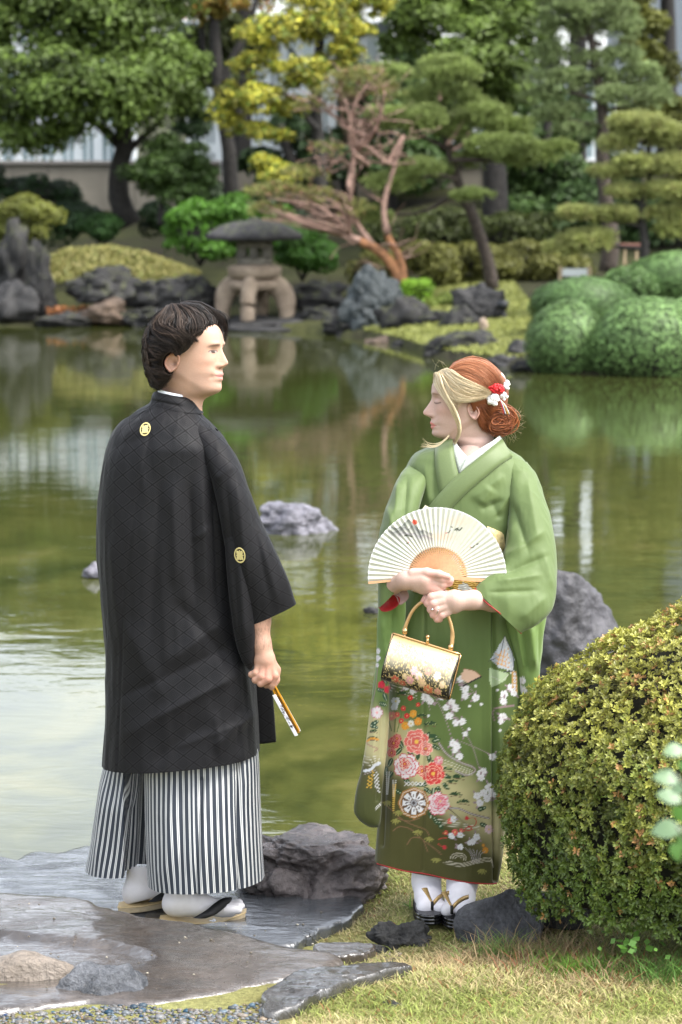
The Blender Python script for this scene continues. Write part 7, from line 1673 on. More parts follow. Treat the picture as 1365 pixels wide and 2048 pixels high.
    for x, y, r, c in [(435, 775, 22, (.6, .02, .03)), (385, 850, 20, (.6, .03, .04)), (410, 905, 22, (.6, .02, .03)), (340, 895, 20, (.6, .08, .08)), (370, 940, 20, (.6, .05, .05)), (300, 905, 34, (.65, .2, .15)), (490, 825, 16, (.6, .02, .03)), (270, 700, 26, (.55, .02, .05)), (225, 680, 24, (.55, .02, .05)), (190, 880, 40, (.66, .6, .62)), (720, 1660, 22, (.62, .12, .1)), (755, 1740, 26, (.62, .12, .1)), (690, 1745, 18, (.6, .08, .06)), (800, 1730, 16, (.6, .1, .1)), (1000, 1720, 34, (.68, .5, .52)), (285, 625, 18, (.7, .45, .5))]: pa.flower(zk(x, y), r / 3.592, 5, c, (.7, .5, .2), ph=x)
    for x, y, r, c in [(455, 890, 30, (.68, .30, .03)), (490, 945, 30, (.66, .26, .03)), (400, 975, 32, (.68, .30, .03)), (440, 960, 26, (.68, .66, .6)), (975, 1870, 24, (.6, .25, .03)), (730, 1765, 22, (.66, .68, .7)), (800, 1760, 22, (.66, .68, .7)), (745, 1650, 22, (.66, .68, .7)), (960, 1835, 12, (.6, .25, .03))]: pa.flower(zk(x, y), r / 3.592, 12, c, (.55, .4, .1))
    # wheel
    c = zk(460, 1530); i, x, y = pa.sub(c, 34); R = np.hypot(x, y); A = np.arctan2(y, x)
    oct_ = R * np.cos((A % (math.pi / 4)) - math.pi / 8)
    pa.mixi(i, oct_ < 30, (.33, .16, .045)); pa.mixi(i, (oct_ < 27.5) & (oct_ > 26), (.6, .5, .4));
    pet = (R < 23) & (R > 8) & (np.abs(((A * 4 / math.pi + .5) % 1) - .5) < .40 - .004 * (R - 8)); pa.mixi(i, R < 24.2, (.12, .07, .04)); pa.mixi(i, pet, (.68, .68, .7)); pa.mixi(i, pet & (np.abs(((A * 4 / math.pi + .5) % 1) - .5) < .10) & (R < 17) & (R > 11), (.08, .07, .07)); pa.mixi(i, R < 7, (.3, .3, .32)); pa.mixi(i, R < 3, (.05, .04, .04))
    for k in range(5): pa.line([zk(395 + 28 * k, 1378), zk(423 + 28 * k, 1405)], 1.6, (.64, .62, .6)); pa.line([zk(423 + 28 * k, 1378), zk(395 + 28 * k, 1405)], 1.6, (.64, .62, .6))
    # hanging wisteria
    for (x0, y0, n, c) in [(275, 1310, 12, (.62, .62, .6)), (320, 1370, 9, (.62, .62, .6)), (320, 1400, 14, (.62, .40, .08)), (175, 1320, 10, (.58, .36, .06)), (200, 1340, 10, (.6, .6, .6)), (150, 1360, 6, (.58, .36, .06))]:
        for k in range(n): w = (1 - k / n) * 16 + 3; pa.flower(zk(x0 - w * .5 - k * .6, y0 + k * 14), 1.7, 2, c); pa.flower(zk(x0 + w * .5 - k * .6, y0 + k * 14), 1.7, 2, c)
    # bare maple twigs at the hem
    for pts in ([(230, 1520), (300, 1580), (380, 1650), (460, 1690), (540, 1720), (570, 1760)], [(310, 1730), (360, 1700), (440, 1720), (520, 1790), (600, 1850), (660, 1900)], [(410, 1830), (450, 1780), (520, 1790), (560, 1880)], [(340, 1640), (420, 1660), (500, 1640)]):
        pa.line([zk(*p) for p in pts], 2.0, (.20, .115, .06))
    for x, y in [(270, 1520), (330, 1650), (490, 1730), (570, 1780), (620, 1930), (950, 2010), (350, 1590)]:
        for k in range(5): a = .4 + k * .6; pa.leaf((zk(x, y)[0] + 5 * math.cos(a), zk(x, y)[1] + 4 * math.sin(a)), a, 12, 3.2, (.27, .26, .07), (.15, .15, .03))
    # cord, waves, bellflower stems
    pa.line([zk(700, 1560), zk(780, 1630), zk(850, 1700)], 1.2, (.03, .02, .02)); pa.line([zk(830, 1640), zk(900, 1640), zk(900, 1690), zk(850, 1700), zk(880, 1720), zk(820, 1730), zk(850, 1700)], 1.6, (.45, .03, .03)); pa.line([zk(690, 1850), zk(640, 1830), zk(640, 1790), zk(700, 1780)], 1.6, (.5, .06, .05)); pa.flower(zk(680, 1850), 4.5, 4, (.55, .04, .05)); pa.flower(zk(840, 1640), 4.5, 4, (.5, .03, .04))
    for k in range(6): pa.line([zk(880 + 10 * k, 1960), zk(890 + 14 * k - 20, 1900), zk(870 + 28 * k - 40, 1850 + 6 * k)], 1.3, (.36, .33, .35))
    for k in range(3): pa.line([zk(670 + 20 * k, 1960 - 6 * k), zk(800, 1985 - 10 * k), zk(920, 1960 - 12 * k), zk(1010, 1950 - 12 * k), zk(1030, 1990)], 1.4, (.5, .46, .36))
    for k, rr in enumerate((16, 11, 6)): pa.line([(zk(780, 1930)[0] + rr * math.cos(t), zk(780, 1930)[1] + rr * .7 * math.sin(t)) for t in np.linspace(3.2, 6.6, 9)], 1.5, (.5, .46, .36))
    # screen and banners on the right panel
    pa.poly([zk(1115, 330), zk(1010, 500), zk(1075, 560), zk(1170, 580), zk(1185, 500)], (.45, .48, .52)); pa.line([zk(1112, 330), zk(1075, 470), zk(1000, 510)], 1.4, (.03, .03, .04)); pa.line([zk(1112, 330), zk(1170, 460), zk(1180, 600)], 1.4, (.03, .03, .04)); pa.line([zk(1000, 570), zk(1090, 590), zk(1180, 580)], 1.8, (.03, .03, .04))
    for k in range(3): pa.line([zk(1060 + 30 * k, 540 - 0 * k), zk(1090 + 24 * k, 440 - 10 * k)], 1.8, (.62, .30, .05)); pa.line([zk(1050, 520 - 30 * k), zk(1150, 560 - 34 * k)], 1.8, (.62, .30, .05))
    for k in range(26): pa.flower(zk(1115 + k * 2.6 * (1 - (k % 3) * .35), 345 + k * 10), 1.9, 4, (.66, .66, .66))
    pa.poly([zk(1005, 560), zk(1140, 600), zk(1120, 650), zk(1020, 700), zk(1000, 640)], (.33, .42, .25)); pa.line([zk(1020, 620), zk(1090, 650), zk(1140, 610)], 1.2, (.5, .5, .42)); pa.poly([zk(1165, 590), zk(1200, 580), zk(1205, 740), zk(1165, 700)], (.5, .3, .1))
    for k in range(5): pa.flower(zk(1185, 605 + k * 26), 3.2, 4, (.66, .66, .7), (.05, .05, .1))
    pa.line([zk(1040, 850), zk(1100, 840), zk(1180, 830)], 2.6, (.3, .2, .22)); pa.line([zk(1040, 940), zk(1025, 880), zk(1050, 850)], 2.0, (.3, .2, .22))
pattern(pa); pa.C[up] = np.where((pa.U[up, 1] < 1172)[:, None], np.array((.098, .142, .046)), pa.C[up])
hem = V[:, 2] < V[:, 2].min() + 0  # red lining shows as a line at the hem
kim.add(V, F, pa.C, U)
M_KIM = m_attr('green_silk', .56, spec=.3, nscale=900, nvar=.05, sheen=.15, bump=.0003)
# sleeves --------------------------------------------------------
def sleeve(levels, rows, n, lines, seed, painted=None, conc=2.0, ends=(False, False), col=(.098, .142, .046), e=2.3, noise=.005):
    V, F, U, G = loft(levels, rows, n, conc=conc, e=e, foldf=lambda x, y: ridge(x, y, lines), fold_noise=noise, seed=seed, ends=ends)
    x, y = proj(V); C = np.tile(col, (len(V), 1)).astype(float)
    if painted is not None: C = painted(V, x, y, C)
    kim.add(V, F, C, U); return V
sleeve([(826, 922, 862, 928, .01, .03, 7.15), (804, 948, 856, 954, .045, .06, 7.09), (783, 992, 842, 1000, .06, .06, 7.05), (768, 1035, 828, 1048, .062, .06, 7.02), (757, 1085, 815, 1100, .06, .06, 7.0), (754, 1135, 812, 1140, .055, .055, 6.985), (757, 1175, 806, 1168, .045, .05, 6.97), (757, 1216, 801, 1167, .040, .045, 6.965)],
       130, 90, [(800, 960, 790, 1040, 6, .007), (815, 950, 808, 1050, 6, -.008), (775, 1010, 800, 1090, 8, .006), (765, 1060, 800, 1130, 8, -.006), (790, 1020, 770, 1100, 5, .005), (760, 1130, 790, 1160, 7, .006)], 12)
sR = sleeve([(1000, 905, 1052, 925, .03, .05, 7.12), (1010, 940, 1070, 950, .05, .06, 7.10), (1016, 985, 1087, 990, .06, .06, 7.07), (1018, 1035, 1102, 1040, .065, .06, 7.04), (1016, 1085, 1110, 1100, .066, .06, 7.01), (1002, 1120, 1113, 1160, .064, .06, 6.98), (982, 1142, 1106, 1212, .058, .055, 6.945), (965, 1160, 1080, 1246, .048, .05, 6.92), (952, 1178, 1043, 1266, .034, .045, 6.905)],
       170, 110, [(1020, 1000, 1060, 1110, 9, -.010), (1055, 960, 1075, 1080, 10, .008), (1010, 1120, 1090, 1060, 9, .010), (1000, 1150, 1100, 1110, 7, -.009), (990, 1165, 1085, 1150, 7, .008), (975, 1185, 1080, 1180, 5, -.007), (1040, 1240, 1095, 1190, 9, .006), (1085, 1100, 1105, 1180, 7, .006), (1030, 1040, 1010, 1130, 6, .006)], 13)
def lpaint(V, x, y, C):
    C = ground_col(x + 60, y + 30); g = sstep(1330, 1420, y)[:, None]; C = np.array((.14, .225, .06)) * (1 - g) + C * g
    s = sstep(1545, 1600, y)[:, None]; C = C * (1 - s) + np.array((.05, .058, .014)) * s
    PU = np.stack([x, y], -1); PU[V[:, 1] > 7.12, 0] += 4000; p2 = Paint(PU, C)
    zk = lambda x, y: (700 + x / 3.592, 1180 + y / 3.592)
    for a, b_, r, c in [(200, 440, 20, 0), (198, 490, 22, 0), (195, 540, 16, 0)]: p2.sakura(zk(a, b_), r / 3.2)
    p2.line([zk(165, 800), zk(185, 700), zk(200, 560)], 1.3, (.27, .2, .2))
    for a, b_, an in [(250, 650, 1), (225, 720, .3), (255, 770, 1.2), (240, 820, .2), (180, 955, -.5), (175, 980, .3)]: p2.leaf(zk(a, b_), an, 17, 8, (.02, .06, .03), (.5, .55, .4))
    p2.flower(zk(228, 680), 8, 5, (.5, .02, .05)); p2.flower(zk(270, 715), 8, 5, (.5, .02, .05)); p2.flower(zk(195, 880), 12, 5, (.66, .6, .62), (.7, .3, .3), edge=(.5, .1, .2)); p2.pinecloud(zk(170, 1010), 9); p2.pinecloud(zk(165, 1065), 12)
    p2.line([zk(125, 1085), zk(160, 1065), zk(205, 1075)], 4.0, (.62, .28, .04)); p2.line([zk(120, 1100), zk(150, 1120), zk(200, 1140), zk(175, 1160)], 2.2, (.35, .2, .15))
    for k in range(4): p2.line([zk(95, 1190 + 22 * k), zk(150, 1200 + 20 * k), zk(215, 1185 + 14 * k)], 1.0, (.62, .6, .5))
    p2.line([zk(105, 1300), zk(150, 1290), zk(180, 1260), zk(215, 1245)], 5.5, (.58, .6, .64)); p2.line([zk(100, 1325), zk(150, 1310), zk(190, 1290)], 1.5, (.3, .25, .25))
    for (x0, y0, n, c) in [(165, 1300, 10, (.60, .36, .05)), (195, 1310, 12, (.62, .62, .62)), (140, 1340, 7, (.60, .36, .05)), (180, 1330, 8, (.62, .62, .62))]:
        for k in range(n): p2.flower(zk(x0 - 3 + (k % 2) * 9 - k * 2 * (x0 < 180) + k * 1.2 * (x0 >= 180), y0 + k * 13), 1.7, 2, c)
    for k in range(2): p2.line([zk(185, 1580 - 16 * k), zk(225, 1540 - 12 * k)], 1.2, (.6, .6, .58))
    return p2.C
sleeve([(757, 1205, 812, 1178, .03, .05, 7.03), (756, 1240, 812, 1220, .03, .05, 7.04), (755, 1290, 802, 1290, .03, .05, 7.05), (750, 1370, 780, 1352, .03, .05, 7.05), (740, 1450, 776, 1440, .03, .05, 7.04), (728, 1530, 770, 1530, .03, .05, 7.03), (712, 1590, 764, 1595, .028, .045, 7.03), (708, 1622, 762, 1628, .025, .04, 7.03), (718, 1640, 760, 1646, .018, .03, 7.03), (738, 1652, 758, 1654, .004, .01, 7.03)],
       200, 110, [(765, 1230, 775, 1330, 8, .008), (790, 1220, 780, 1300, 6, -.008), (757, 1340, 745, 1560, 5, .006), (768, 1360, 755, 1600, 4, -.005)], 14, lpaint, ends=(True, True))
def rpaint(V, x, y, C):
    C[:] = (.14, .22, .06); PU = np.stack([x, y], -1); p2 = Paint(PU, C); zk = lambda x, y: (700 + x / 3.592, 1180 + y / 3.592)
    for a, b_ in [(1240, 650), (1215, 700), (1250, 720)]: p2.sakura(zk(a, b_), 8)
    return p2.C
sleeve([(1002, 1222, 1096, 1215, .03, .05, 7.06), (1012, 1255, 1090, 1255, .035, .05, 7.06), (1026, 1300, 1084, 1300, .035, .05, 7.07), (1038, 1350, 1078, 1350, .03, .05, 7.08), (1044, 1450, 1090, 1450, .03, .05, 7.10), (1040, 1600, 1100, 1600, .02, .04, 7.12)], 120, 60, [(1060, 1240, 1070, 1340, 8, .012), (1045, 1250, 1058, 1350, 5, -.008), (1080, 1240, 1078, 1340, 6, -.006), (1030, 1240, 1048, 1330, 3, .004)], 15, rpaint, ends=(True, True))
kobj = kim.build('kimono', M_KIM, wom)
# red edging of the cuffs and hem, and the red lining
M_RED = m_plain('red_lining', (.30, .008, .010), .6, var=.15, scale=100)
M_MAUVE = m_plain('mauve_lining', (.34, .22, .21), .7, var=.1, scale=60)
def edge_tube(name, pts, Yv, r, mat, parent):
    P = spline(np.array(pts, float), 30); Yq = np.interp(np.linspace(0, 1, 30), np.linspace(0, 1, len(Yv)), Yv); V, F = tube(np.array([at(x, y, q) for (x, y), q in zip(P, Yq)]), r, 6); return obj(name, V, F, mat, parent)
edge_tube('cuff_piping', [(951, 1176), (960, 1192), (975, 1207), (992, 1220), (1012, 1236), (1030, 1254), (1043, 1267)], (6.90, 6.882, 6.872, 6.87, 6.875, 6.885, 6.90), .0018, M_RED, kobj)
hx = [surf_at(kV, x, y) for x, y in [(752, 1726), (775, 1733), (810, 1741), (850, 1748), (890, 1756), (930, 1764), (960, 1767), (985, 1767), (995, 1764)]]
P = spline(kV[hx], 60); V, F = tube(P + [0, -.001, -.0008], .0021, 6); obj('hem_piping', V, F, M_RED, kobj)
def patch(name, outline, Yc, bulge, mat, parent, thick=.003):
    """small curved cloth piece from a pixel outline (fan of rings to its middle)"""
    P = np.array([at(*p[:2], p[2] if len(p) > 2 else Yc) for p in outline]); Q = spline(np.vstack([P, P[:1]]), 60)[:-1]; c = Q.mean(0); s = np.linspace(1, .05, 8)[:, None, None]
    V = c + (Q - c)[None] * s; V[..., 1] += bulge * (1 - s[..., 0] ** 2); Vb = V.copy(); Vb[..., 1] += thick
    G = np.concatenate([V[::-1], Vb]); return obj(name, G.reshape(-1, 3), grid_faces(16, 59, True), mat, parent)
patch('sleeve_lining', [(757, 1213, 6.955), (764, 1196, 6.95), (776, 1180, 6.95), (789, 1190, 6.95), (800, 1196, 6.95), (797, 1210, 6.95), (782, 1221, 6.955), (765, 1223, 6.955)], 6.95, .02, M_RED, kobj)
patch('under_sleeve', [(776, 1180, 6.945), (790, 1168, 6.94), (806, 1172, 6.94), (818, 1188, 6.945), (815, 1200, 6.95), (800, 1210, 6.95), (793, 1195, 6.95)], 6.945, .012, M_MAUVE, kobj)
edge_tube('cuff_piping', [(800, 1166), (788, 1176), (776, 1188), (766, 1202), (758, 1216)], (6.945, 6.945, 6.945, 6.945, 6.945), .0014, M_RED, kobj)
# collars
M_KIMP = m_plain('green_silk_band', (.103, .146, .048), .56, var=.06, scale=300, sheen=.25); M_LACE = m_plain('white_lace', (.40, .44, .39), .8, var=.2, scale=300, bump=.0008)
sf = kV[kV[:, 1] < YM - .01]
V, F, _ = ribbon([(906, 876), (908, 900), (912, 925), (918, 948)], [(872, 886), (870, 915), (872, 945), (879, 985)], sf, .004, thick=.008); obj('collar_band', V, F, M_KIMP, kobj)
V, F, _ = ribbon([(1005, 877), (985, 893), (952, 920), (920, 946), (888, 977), (858, 1012), (845, 1030)], [(1026, 914), (1003, 928), (966, 958), (936, 984), (912, 1008), (898, 1024), (890, 1034)], sf, .009, thick=.008); obj('collar_band', V, F, M_KIMP, kobj)
V, F, _ = ribbon([(912, 884), (918, 893), (926, 903), (936, 914)], [(905, 886), (907, 905), (912, 928), (918, 949)], sf, -.003, thick=.005); obj('under_collar', V, F, M_LACE, wom)
V, F, _ = ribbon([(1000, 871), (985, 882), (962, 896), (935, 914)], [(1006, 880), (985, 896), (952, 922), (917, 950)], sf, .004, thick=.006); obj('under_collar', V, F, M_LACE, wom)
# back of the collar ring
V, F, U, _ = loft([(905, 880, 1000, 869, .055, .07, 7.15), (905, 888, 1006, 882, .060, .075, 7.15), (900, 900, 1015, 902, .06, .08, 7.16)], 12, 60, e=2.1); x, y = proj(V); bk = V[:, 1] < YM + .012; F = [f[~bk[f].any(1)] for f in F]; obj('collar_back', V, F, M_KIMP, kobj)
# obi: pale upper edge on her left, gold brocade below the fan
m, nt, b = nmat('gold_brocade'); v = opos(nt); w = N(nt, 'ShaderNodeTexWave', wave_type='RINGS'); w.inputs['Scale'].default_value = 60; w.inputs['Distortion'].default_value = 8; L(nt, v, w.inputs[0]); n_ = noise_n(nt, 26, 3, vec=v)
c = ramp(nt, w.outputs[1], [(0, (.30, .13, .015)), (.5, (.58, .36, .06)), (1, (.66, .48, .14))]); c = mixc(nt, ramp(nt, n_, [(.56, (0, 0, 0)), (.6, (1, 1, 1))]), c, (.5, .52, .5)); c = mixc(nt, ramp(nt, n_, [(.36, (1, 1, 1)), (.40, (0, 0, 0))]), c, (.10, .12, .02)); L(nt, c, b.inputs['Base Color']); b.inputs['Roughness'].default_value = .4; b.inputs['Metallic'].default_value = .2; L(nt, bump_n(nt, w.outputs[1], .001), b.inputs['Normal'])
M_OBI = m
V, F, U, _ = loft([(823, 1062, 1030, 1060, .134, .12), (820, 1090, 1028, 1090, .136, .12), (818, 1130, 1026, 1130, .137, .12), (812, 1176, 1024, 1172, .138, .12)], 50, 160, conc=2, e=2.35, fold_noise=.002, ends=(True, True)); obj('obi', V, F, M_OBI, wom)
V, F, _ = ribbon([(975, 1052), (1008, 1066)], [(975, 1100), (1012, 1104)], V[V[:, 1] < 7.1], .008, thick=.004); obj('obi_sash', V, F, m_plain('straw_silk', (.52, .42, .2), .5, var=.3, scale=120, bump=.001), wom)
# ---- feet
M_TABI = m_plain('white_tabi', (.78, .76, .80), .85, var=.03, scale=50, bump=.0005)
def foot(cx, cy, s, Y0, big):
    def f(P):
        q = (P - np.array([cx, cy, 0], np.float32)) / s; q = q.astype(np.float32); b = big
        d = chain(q, [(b * -8, -75, -48), (b * -8, -34, -40), (b * -5, -12, -22)], [25, 24, 25], 12); d = smin(d, chain(q, [(b * -3, 0, -4), (b * -3, 10, 22)], [25, 21], 12), 12)
        t = smin(chain(q, [(b * 15, 12, 26), (b * 17, 15, 46)], [13.5, 11.5], 6), chain(q, [(b * -7, 12, 24), (b * -9, 15, 38)], [19, 16], 6), 1.0)
        return (np.maximum(smin(d, t, 5), q[..., 1] - (17 + q[..., 2] * .27)) * s)
    V, F = surfnet(f, (cx - 44 * s, cy - 95 * s, -80 * s), (cx + 44 * s, cy + 40 * s, 72 * s), 2.4); return px2w(smooth_mesh(V, F, 2), Y0), F
tb = MB()
V, F = foot(862, 1800, 1.12, 7.10, 1); tb.add(V, F); V, F = foot(916, 1803, 1.2, 7.07, -1); tb.add(V, F); tb.build('tabi_socks', M_TABI, wom)
M_LAC = m_plain('black_lacquer', (.006, .006, .007), .18, var=.1, spec=.7); M_GST = m_plain('gold_strap', (.45, .30, .12), .35, var=.3, scale=250, metal=.4)
for i, (cx, cy, Y0) in enumerate([(860, 1817, 7.01), (914, 1825, 6.98)]):
    s0 = None
    for k in range(3):
        a = np.linspace(0, 2 * math.pi, 40, endpoint=False); c = at(cx, cy + 3, Y0); ca, sa = np.cos(a), np.sin(a); ex = .048 * np.sign(ca) * np.abs(ca) ** .8; ey = .115 * np.sign(sa) * np.abs(sa) ** .7 + .07
        rows = [np.stack([c[0] + ex * q, c[1] + ey * (q * .5 + .5), np.full(40, c[2] - .004 - .0105 * k - h)], -1) for q, h in ((.9, 0), (1.0, .0015), (1.0, .008), (.93, .0095))]
        V = np.concatenate(rows); F = [grid_faces(4, 40, True), np.arange(40)[None, ::1], np.arange(120, 160)[None]]
        o = obj('sandal' if k == 0 else 'sole_layer', V, F, M_LAC, wom if k == 0 else s0)
        if k == 0: s0 = o
    dY = Y0 - .045
    bx = 5 if i == 0 else -10       # gap beside the big toe
    sides = [([(0, -12), (12, -24), (24, -31), (34, -34)], [(3, -3), (14, -15), (25, -22), (34, -25)]), ([(-3, -11), (-13, -26), (-22, -38)], [(4, -5), (-3, -21), (-10, -40)])]
    for E1, E2 in sides: strap([(cx + bx + x, cy - 2 + y) for x, y in E1], [(cx + bx + x, cy - 2 + y) for x, y in E2], (dY - .026, dY - .016, dY + .004, dY + .03), s0, M_GST, 'thong_strap', .004)
    P = np.array([at(cx + bx, cy - 14, dY - .030), at(cx + bx, cy - 6, dY - .032), at(cx + bx, cy + 2, dY - .026)]); V, F = tube(P, .0045, 8); obj('toe_post', V, F, M_BSTRAP, s0)

# ---------------------------------------------------------------- open paper fan
fan = thing('folding_fan', 'open white paper fan painted with misty mountains and a red sun, held before her waist', 'fan', at(875, 1152, 6.915))
fc = np.array([875.0, 1153.0]); RO, RI = 138.5, 58.0; A0, A1 = math.radians(184.5), math.radians(-4.0)   # from the left guard to the right guard, y up
NP = 40
aa = []; dd = []
for i in range(NP * 2 + 1): aa.append(A0 + (A1 - A0) * i / (NP * 2)); dd.append((i % 2))
aa = np.array(aa); dd = np.array(dd, float)
af = np.interp(np.linspace(0, NP * 2, NP * 8 + 1), np.arange(NP * 2 + 1), aa); df = np.interp(np.linspace(0, NP * 2, NP * 8 + 1), np.arange(NP * 2 + 1), dd)
rr = np.linspace(RI, RO, 56)[:, None]
x = fc[0] + rr * np.cos(af); y = fc[1] - rr * np.sin(af) * 1.0; d = (df - .5) * (1.2 + 1.7 * (rr - RI) / (RO - RI)) + 0 * x
C = np.tile((.62, .63, .54), (x.size, 1)).astype(float)
p = Paint(np.stack([x.ravel(), y.ravel()], -1), C)
zf = lambda X, Y: (730 + X / 4.55, 990 + Y / 4.55)
X_, Y_ = p.U[:, 0], p.U[:, 1]
p.put(sstep(1.0, 0, np.hypot((X_ - zf(250, 520)[0]) / 60, (Y_ - zf(250, 520)[1]) / 40)), (.52, .60, .53), .55)
p.put(sstep(1.0, 0, np.hypot((X_ - zf(700, 380)[0]) / 45, (Y_ - zf(700, 380)[1]) / 14)), (.74, .52, .36), .5); p.put(sstep(1.0, 0, np.hypot((X_ - zf(860, 240)[0]) / 50, (Y_ - zf(860, 240)[1]) / 16)), (.74, .58, .42), .5)
def mount(peaks, base, col, a):
    P = spline(np.array([zf(*q) for q in peaks]), 80); top = np.interp(X_, P[:, 0], P[:, 1], left=1e9, right=1e9); m = (Y_ > top) & (X_ > P[0, 0]) & (X_ < P[-1, 0])
    p.put(m * np.exp(-np.clip(Y_ - top, 0, 99) / base), col, a)
mount([(280, 260), (310, 235), (345, 250), (370, 275)], 4, (.35, .38, .38), .6)
mount([(470, 290), (500, 250), (520, 232), (550, 262), (580, 252), (610, 272), (640, 268), (680, 282)], 4, (.40, .40, .40), .7)
p.put(np.hypot(X_ - zf(456, 247)[0], Y_ - zf(456, 247)[1]) < 5.2, (.80, .12, .07))
mount([(235, 285), (280, 300), (330, 285), (370, 245), (400, 222), (430, 245), (460, 280), (500, 315), (530, 330)], 13, (.10, .12, .12), .85)
mount([(215, 320), (260, 335), (310, 320), (360, 290), (400, 310), (430, 275), (460, 300), (500, 330), (530, 315), (570, 335), (620, 350)], 8, (.13, .13, .15), .8)
mount([(300, 365), (350, 335), (400, 350), (450, 345), (500, 375), (540, 360), (590, 385), (620, 390)], 6, (.2, .17, .24), .7)
for pts, w in (([(365, 372), (390, 365), (425, 380)], 3), ([(380, 440), (388, 446), (396, 436)], 1.6), ([(745, 345), (765, 340), (778, 322)], 1.6), ([(785, 290), (798, 294)], 2), ([(822, 318), (840, 305), (860, 322), (885, 298)], 2.6), ([(835, 325), (850, 300)], 1.6), ([(965, 478), (985, 478), (998, 460)], 1.7), ([(1018, 450), (1032, 444)], 2.4)): p.line([zf(*q) for q in pts], w, (.05, .06, .04))
for q in ((396, 430), (741, 345), (958, 474)): p.put(np.hypot(X_ - zf(*q)[0], Y_ - zf(*q)[1]) < 1.1, (.6, .05, .04))
p.put((np.hypot(X_ - fc[0], Y_ - fc[1]) > RO - 1.6), (.78, .80, .78)); p.put((np.hypot(X_ - fc[0], Y_ - fc[1]) < RI + 1.3) & (np.sin(np.arctan2(fc[1] - Y_, X_ - fc[0]) * 80) > .2), (.12, .05, .02))
V = px2w(np.stack([x.ravel(), y.ravel(), d.ravel()], -1), 6.915); n_ = len(V); Vb = px2w(np.stack([x.ravel(), y.ravel(), d.ravel() - .7], -1), 6.915)
obj('paper_leaf', np.vstack([V, Vb]), [grid_faces(56, NP * 8 + 1), grid_faces(56, NP * 8 + 1)[:, ::-1] + n_], m_attr('fan_paper', .75, nscale=400, nvar=.03, trans=.25), fan, C=np.vstack([p.C, p.C]), smooth=False)
M_BAM = m_plain('bamboo', (.56, .32, .17), .5, var=.12, scale=120)
V0 = None
for i in range(NP):
    a = A0 + (A1 - A0) * (i + .5) / NP; rk = np.linspace(8, RI + 3, 14); wv = .9 + .75 * np.sin(np.clip((rk - 8) / (RI - 5), 0, 1) * math.pi * .9) * (.9 + .35 * rk / RI); sway = 2.2 * np.sin((rk - 8) / (RI - 5) * math.pi) * .6
    ca, sa = math.cos(a), math.sin(a); R = []
    for s, dz in ((-1, 0), (1, .8), (1, -.5), (-1, -1.2)): R.append(np.stack([fc[0] + rk * ca - (wv * s + sway) * sa * -1, fc[1] - rk * sa + (wv * s + sway) * ca, np.full(14, dz + .03 * i - .6)], -1))
    G = np.stack(R, 1); obj('rib', px2w(G.reshape(-1, 3), 6.915), grid_faces(14, 4, True), M_BAM, fan, smooth=False)
for (a, wd, tip) in ((A1 - .015, 4.2, RO + 1), (A0 + .012, 3.0, RO)):
    ca, sa = math.cos(a), math.sin(a); rk = np.array([0, 20, RI, 90, tip]); w = np.array([3.2, 3.6, wd, wd * .8, wd * .8]); R = []
    for s, dz in ((-1, 2.5), (1, 2.5), (1, .5), (-1, .5)): R.append(np.stack([fc[0] + rk * ca + w * s * sa, fc[1] - rk * sa + w * s * ca, np.full(5, dz + 1.5)], -1))
    G = np.stack(R, 1); obj('guard_stick', px2w(G.reshape(-1, 3), 6.915), [grid_faces(5, 4, True), np.array([[19, 18, 17, 16]])], M_BAM, fan, smooth=False)
V = px2w(np.array([(845, 1018, -4), (851, 1010, -4), (863, 1017, -4), (860, 1030, -4), (845, 1030, -4), (845, 1018, -5), (851, 1010, -5), (863, 1017, -5), (860, 1030, -5), (845, 1030, -5)], float), 6.915); obj('leaf_corner', V, [np.array([[0, 1, 2, 3], [0, 3, 4, 4]])[:1], np.array([[0, 3, 4]]), np.array([[5, 8, 7, 6]]), np.array([[5, 9, 8]])], m_plain('fan_corner', (.7, .66, .5), .7), fan, smooth=False)

# ---------------------------------------------------------------- handbag
bag = thing('handbag', 'barrel-shaped gold and black lacquer handbag with blossoms, hanging from her hand', 'handbag', at(843, 1390, 6.93))
YB = 6.89
L0 = np.array([789., 1268, -14]); L1 = np.array([919., 1309, 16])          # top frame, left and right ends (px, px, depth px)
nu, nv = 120, 150
sec = np.linspace(0, 1, nv)                       # round the teardrop section, starting and ending at the frame
sa_ = sec * 2 * math.pi
sy_ = 50 - 50 * np.cos(sa_)                        # drop below the frame
sx_ = 33 * np.sin(sa_) * (1 - .30 * np.cos(sa_)) * np.clip(np.sin(sa_ / 2) * 1.4, 0, 1) ** .3
u = np.linspace(0, 1, nu)[:, None]; ax = (L1 - L0)
# drop direction (bag hangs nearly straight), width direction towards the camera
dn = np.array([-.235, .92, .10]); wd = np.array([-.16, .10, 1.0])
G = L0 + ax * u[..., None] + dn * sy_[None, :, None] + wd * sx_[None, :, None]
P2 = Paint(np.stack([np.broadcast_to(u * 138, (nu, nv)).ravel(), np.broadcast_to(sec * 230, (nu, nv)).ravel()], -1), np.tile((.60, .47, .22), (nu * nv, 1)).astype(float))
q = P2.U[:, 1]; n1 = fbm(np.stack([P2.U[:, 0] * .05, q * .05, 0 * q], -1), 3, 3) * 10; sp_ = fbm(np.stack([P2.U[:, 0] * .62, q * .62, 0 * q + 9], -1), 5, 2)
dark = sstep(22, 68, q + n1) * (q < 150) + (q >= 150); C = P2.C
P2.put((sp_ + dark * .66 > .28) & (dark > .05), (.008, .007, .006)); P2.put(sstep(22, 0, q), (.30, .22, .07), .6); P2.put(np.exp(-((q - 42 - n1 * .5) / 20) ** 2), (.80, .70, .45), .5)
rb = np.random.RandomState(9)
